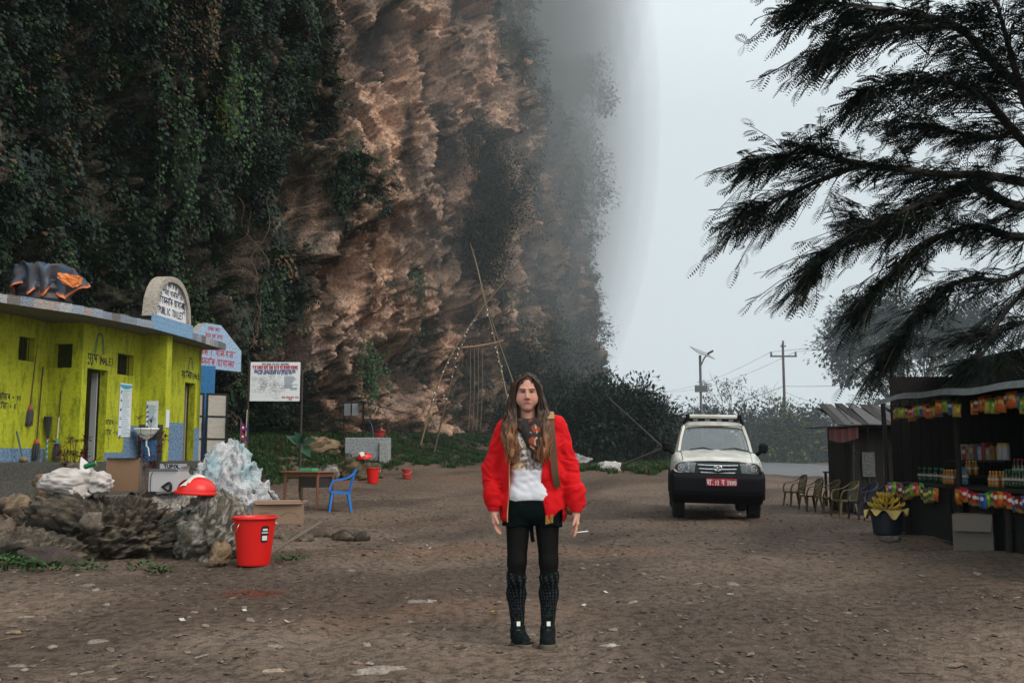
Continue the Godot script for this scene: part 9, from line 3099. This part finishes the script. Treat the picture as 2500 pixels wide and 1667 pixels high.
	m.grid(8, 6, func(u: float, v: float): return Vector3(lerpf(0.085, 0.135, u), lerpf(0.84, 0.785, v) + 0.012 * u, 0.128 - 0.01 * v + 0.004 * sin(u * 9.0)))
	for k in m.v.size(): m.c[k] = Color(0.42, 0.21, 0.03) if (int(m.uv[k].x * 8) + int(m.uv[k].y * 6)) % 3 else Color(0.08, 0.05, 0.04)
	part(t, "plaid_hem", m, mat("plaid", Color(1, 1, 1), 0.9, 0.0, {"vertex_color_use_as_albedo": true, "cull_mode": BaseMaterial3D.CULL_DISABLED}))
	# ---- scarf
	var N := Vector3(-0.02, 1.455, 0.0)
	var CP := []
	for k in 12:
		var a := TAU * k / 12.0
		var b := TAU * (k + 1) / 12.0
		CP.append([N + Vector3(cos(a) * 0.075, -0.012 - 0.02 * sin(a), sin(a) * 0.07), N + Vector3(cos(b) * 0.075, -0.012 - 0.02 * sin(b), sin(b) * 0.07), 0.036, 0.036, 0.02])
	CP.append_array([[N + Vector3(-0.04, -0.05, 0.085), N + Vector3(0.02, -0.14, 0.115), 0.034, 0.04, 0.03], [N + Vector3(0.045, -0.04, 0.085), N + Vector3(0.045, -0.16, 0.118), 0.04, 0.042, 0.03], [N + Vector3(0.03, -0.15, 0.115), N + Vector3(0.05, -0.24, 0.112), 0.04, 0.03, 0.03]])
	m = MB.new()
	nets(m, N + Vector3(-0.15, -0.31, -0.13), N + Vector3(0.15, 0.06, 0.19), 0.006, func(p: Vector3): return prims_d(CP, p) - 0.010 * (0.35 - absf(nz.get_noise_3d(p.x * 18.0 + p.y * 9.0, p.y * 9.0, p.z * 18.0))), func(p: Vector3):
		var q := p - N
		var c := Color(0.018, 0.015, 0.013)
		var n1 := nz.get_noise_3d(p.x * 17.0, p.y * 17.0, p.z * 17.0 + 30.0)
		var vein := absf(nz.get_noise_3d(p.x * 11.0 + 3.0, p.y * 11.0, p.z * 11.0))
		if q.x > 0.0 and q.y > -0.2:
			if n1 > 0.12: c = Color(0.22, 0.05, 0.02)
			if vein < 0.07 and n1 > -0.3: c = Color(0.55, 0.36, 0.24)
		elif n1 > 0.35: c = Color(0.10, 0.04, 0.025)
		if q.y < -0.2: c = Color(0.022, 0.025, 0.016)
		return c)
	part(t, "scarf", m, mat("scarf_cloth", Color(1, 1, 1), 0.9, 0.0, {"vertex_color_use_as_albedo": true}))
	hair(t, H)
	# ---- backpack, worn behind, with one strap over the shoulder in front
	var bp := thing("backpack", "worn olive and tan backpack on the person's back", "backpack", at)
	var BP := [[Vector3(0.0, 0.98, -0.23), Vector3(0.0, 1.34, -0.22), 0.12, 0.11, 0.05], [Vector3(0.16, 0.93, -0.20), Vector3(0.17, 1.22, -0.19), 0.11, 0.09, 0.05], [Vector3(-0.12, 0.97, -0.2), Vector3(-0.12, 1.25, -0.19), 0.09, 0.09, 0.05], [Vector3(0.26, 0.90, -0.18), Vector3(0.245, 1.05, -0.17), 0.07, 0.07, 0.04]]
	m = MB.new()
	nets(m, Vector3(-0.25, 0.78, -0.38), Vector3(0.37, 1.48, -0.02), 0.011, func(p: Vector3): return maxf(prims_d(BP, p) - 0.014 * (0.3 - absf(nz.get_noise_3dv(p * 9.0))), p.z + 0.1), func(p: Vector3):
		var n1 := nz.get_noise_3dv(p * 13.0)
		return Color(0.30, 0.20, 0.05) if n1 > 0.12 else (Color(0.10, 0.08, 0.03) if n1 > -0.2 else Color(0.03, 0.026, 0.02)))
	part(bp, "bag", m, rough_mat("canvas", 8.0, 0.6, 0.9, 0.7, 1.0))
	m = MB.new(); m.col = Color(0.11, 0.06, 0.035)
	flat_bar(m, smooth([Vector3(0.10, 1.46, -0.12), Vector3(0.115, 1.495, -0.03), Vector3(0.12, 1.48, 0.05), Vector3(0.128, 1.38, 0.125), Vector3(0.138, 1.22, 0.142), Vector3(0.150, 1.1, 0.14), Vector3(0.165, 1.02, 0.11)], 5), 0.045, 0.008, Vector3.RIGHT)
	var sp := part(bp, "strap", m, rough_mat("canvas", 8.0, 0.6, 0.9, 0.7, 1.0))
	m = MB.new(); m.col = Color(0.36, 0.25, 0.11)
	flat_bar(m, smooth([Vector3(0.108, 1.488, -0.06), Vector3(0.118, 1.506, -0.01), Vector3(0.12, 1.498, 0.04), Vector3(0.122, 1.46, 0.085)], 4), 0.052, 0.016, Vector3.RIGHT)
	part(sp, "shoulder_pad", m, rough_mat("canvas", 8.0, 0.6, 0.9, 0.7, 1.0))
	m = MB.new(); m.col = Color(0.012, 0.012, 0.013)
	flat_bar(m, smooth([Vector3(0.01, 0.86, -0.16), Vector3(0.0, 0.74, -0.12), Vector3(0.01, 0.655, -0.11)], 4), 0.026, 0.004, Vector3.RIGHT)
	part(bp, "loose_strap", m, mat("webbing", lin(0.012, 0.012, 0.013), 0.9))
	m = MB.new(); m.col = Color(0.012, 0.012, 0.013)
	flat_bar(m, smooth([Vector3(0.27, 0.9, -0.16), Vector3(0.30, 0.82, -0.1), Vector3(0.33, 0.79, -0.06)], 4), 0.03, 0.004, Vector3(0, 0, 1))
	part(bp, "loose_strap", m, mat("webbing", lin(0.012, 0.012, 0.013), 0.9))
	for q in [[Vector3(-0.185, 1.06, -0.2), Color(0.5, 0.5, 0.5)]]:
		var bt := thing("water_bottle", "white capped bottle in the backpack's side pocket", "bottle", at + Vector3(-0.235, 0.93, -0.19))
		m = MB.new()
		m.lathe([Vector2(0.0, 0.0), Vector2(0.034, 0.0), Vector2(0.036, 0.01), Vector2(0.036, 0.16), Vector2(0.02, 0.2)], 16)
		part(bt, "body", m, mat("bottle_black", lin(0.02, 0.02, 0.022), 0.4))
		m = MB.new()
		m.lathe([Vector2(0.037, 0.10), Vector2(0.038, 0.17), Vector2(0.03, 0.2), Vector2(0.028, 0.25), Vector2(0.0, 0.255)], 16)
		part(bt, "cap", m, mat("bottle_white", lin(0.6, 0.6, 0.6), 0.4))
	# ---- cigarette between two fingers
	var cg := thing("cigarette", "lit cigarette held between the person's fingers", "cigarette", at + wrR + Vector3(0.015, -0.135, 0.035), 0.0)
	cg.rotation = Vector3(0.1, 0, 0.12)
	m = MB.new()
	m.tube([Vector3(-0.012, 0, 0), Vector3(0.062, 0, 0)], [0.004], 8)
	part(cg, "paper", m, mat("cigarette_paper", lin(0.75, 0.75, 0.73), 0.7))
	m = MB.new()
	m.tube([Vector3(-0.034, 0, 0), Vector3(-0.012, 0, 0)], [0.0042], 8)
	part(cg, "filter", m, mat("cigarette_filter", lin(0.4, 0.2, 0.07), 0.8))

func hair(t: Node3D, H: Vector3) -> void:
	# the mass: cap over the skull, falls behind and to both sides in front of the shoulders
	var HPm := [
		[H + Vector3(0, 0.030, -0.022), Vector3(0.090, 0.107, 0.100), 0.02],
		[H + Vector3(0, -0.02, -0.06), H + Vector3(0, -0.26, -0.10), 0.085, 0.09, 0.05]]
	for sd in [-1.0, 1.0]:
		var ch := [Vector3(0.070, 0.03, -0.005), Vector3(0.086, -0.06, 0.0), Vector3(0.098, -0.15, 0.02), Vector3(0.112, -0.23, 0.06), Vector3(0.118, -0.31, 0.092), Vector3(0.108, -0.39, 0.112), Vector3(0.095, -0.45, 0.12)]
		var rr := [0.032, 0.038, 0.043, 0.043, 0.036, 0.025, 0.009]
		for k in 6:
			HPm.append([H + ch[k] * Vector3(sd, 1, 1), H + ch[k + 1] * Vector3(sd, 1, 1), rr[k], rr[k + 1], 0.03])
		var c2 := [Vector3(0.100, -0.12, -0.02), Vector3(0.135, -0.22, 0.02), Vector3(0.150, -0.30, 0.06), Vector3(0.145, -0.37, 0.085)]
		for k in 3: HPm.append([H + c2[k] * Vector3(sd, 1, 1), H + c2[k + 1] * Vector3(sd, 1, 1), [0.036, 0.03, 0.02][k], [0.03, 0.02, 0.006][k], 0.025])
	var tone := func(p: Vector3) -> Color:
		var q := p - H
		var st := nz.get_noise_3d(p.x * 55.0, p.y * 4.0, p.z * 55.0)
		var dye := clampf((-q.y - 0.1 + 0.12 * nz.get_noise_3d(p.x * 14.0, p.y * 5.0, p.z * 14.0)) * 4.0, 0, 1)
		var c := Color(0.040, 0.022, 0.014).lerp(Color(0.17, 0.072, 0.03), dye)
		return c * clampf(1.0 + 1.0 * st, 0.45, 1.9)
	var m := MB.new()
	nets(m, H + Vector3(-0.19, -0.5, -0.23), H + Vector3(0.19, 0.16, 0.19), 0.006, func(p: Vector3):
		var q := p - H
		var wv := 0.012 * sin(p.y * 26.0 + 3.0 * signf(q.x))
		var d := prims_d(HPm, p) - 0.011 * nz.get_noise_3d((p.x + wv) * 42.0, p.y * 4.0, p.z * 42.0)
		# leave the face free: a pointed oval, parted in the middle
		var w := 0.066 * pow(clampf((0.088 - q.y) / 0.085, 0.0, 1.0), 0.7)
		var face := maxf(maxf(absf(q.x) - w, -(q.z - 0.0)), maxf(q.y - 0.088, -0.17 - q.y))
		return maxf(d, -face), tone)
	var hm := mat("hair_brown", Color(1, 1, 1), 0.5, 0.0, {"vertex_color_use_as_albedo": true, "metallic_specular": 0.4})
	var hr := part(t, "hair", m, hm)
	# loose locks over the mass
	R.seed = 191
	m = MB.new()
	for i in 190:
		var sd := -1.0 if i % 2 else 1.0
		var f := R.randf()
		var back := R.randf_range(-0.09, 0.05)
		var top := H + Vector3(sd * 0.006, 0.132 - 0.35 * maxf(0.0, back) , back)
		var p1 := H + Vector3(sd * lerpf(0.055, 0.082, f), 0.075 - 0.02 * f, back * 0.9 + 0.025)
		var p2 := H + Vector3(sd * lerpf(0.076, 0.098, f), -0.03, back * 0.8 + 0.02)
		var p3 := H + Vector3(sd * lerpf(0.078, 0.135, f) + R.randf_range(-0.01, 0.01), -0.17 + R.randf_range(-0.02, 0.02), back * 0.5 + 0.035)
		var p4 := H + Vector3(sd * lerpf(0.062, 0.155, f) + R.randf_range(-0.012, 0.012), -0.30, 0.095 + R.randf_range(-0.02, 0.03))
		var p5 := H + Vector3(sd * lerpf(0.055, 0.13, f) + R.randf_range(-0.03, 0.03), -0.37 - R.randf_range(0.0, 0.1), 0.125 + R.randf_range(-0.012, 0.02))
		var pts := smooth([top, p1, p2, p3, p4, p5], 5)
		var ph := R.randf_range(0, 1.2)
		for k in pts.size():
			var dn := clampf((H.y - 0.02 - pts[k].y) * 4.0, 0, 1)
			pts[k] += Vector3(sin(pts[k].y * 27.0 + ph + sd * 2.0) * 0.011, 0, cos(pts[k].y * 25.0 + ph) * 0.008) * dn
		var k0 := m.v.size()
		m.tube(pts, [0.004, 0.0045, 0.005, 0.005, 0.005, 0.005, 0.0045, 0.0045, 0.0045, 0.0045, 0.004, 0.004, 0.0035, 0.0035, 0.003, 0.003, 0.003, 0.0025, 0.002, 0.002, 0.0018, 0.0016, 0.0014, 0.0012, 0.001, 0.0008], 4, false)
		var g := R.randf_range(0.7, 1.5)
		for k in range(k0, m.v.size()): m.c[k] = tone.call(m.v[k]) * g
	part(hr, "locks", m, hm)
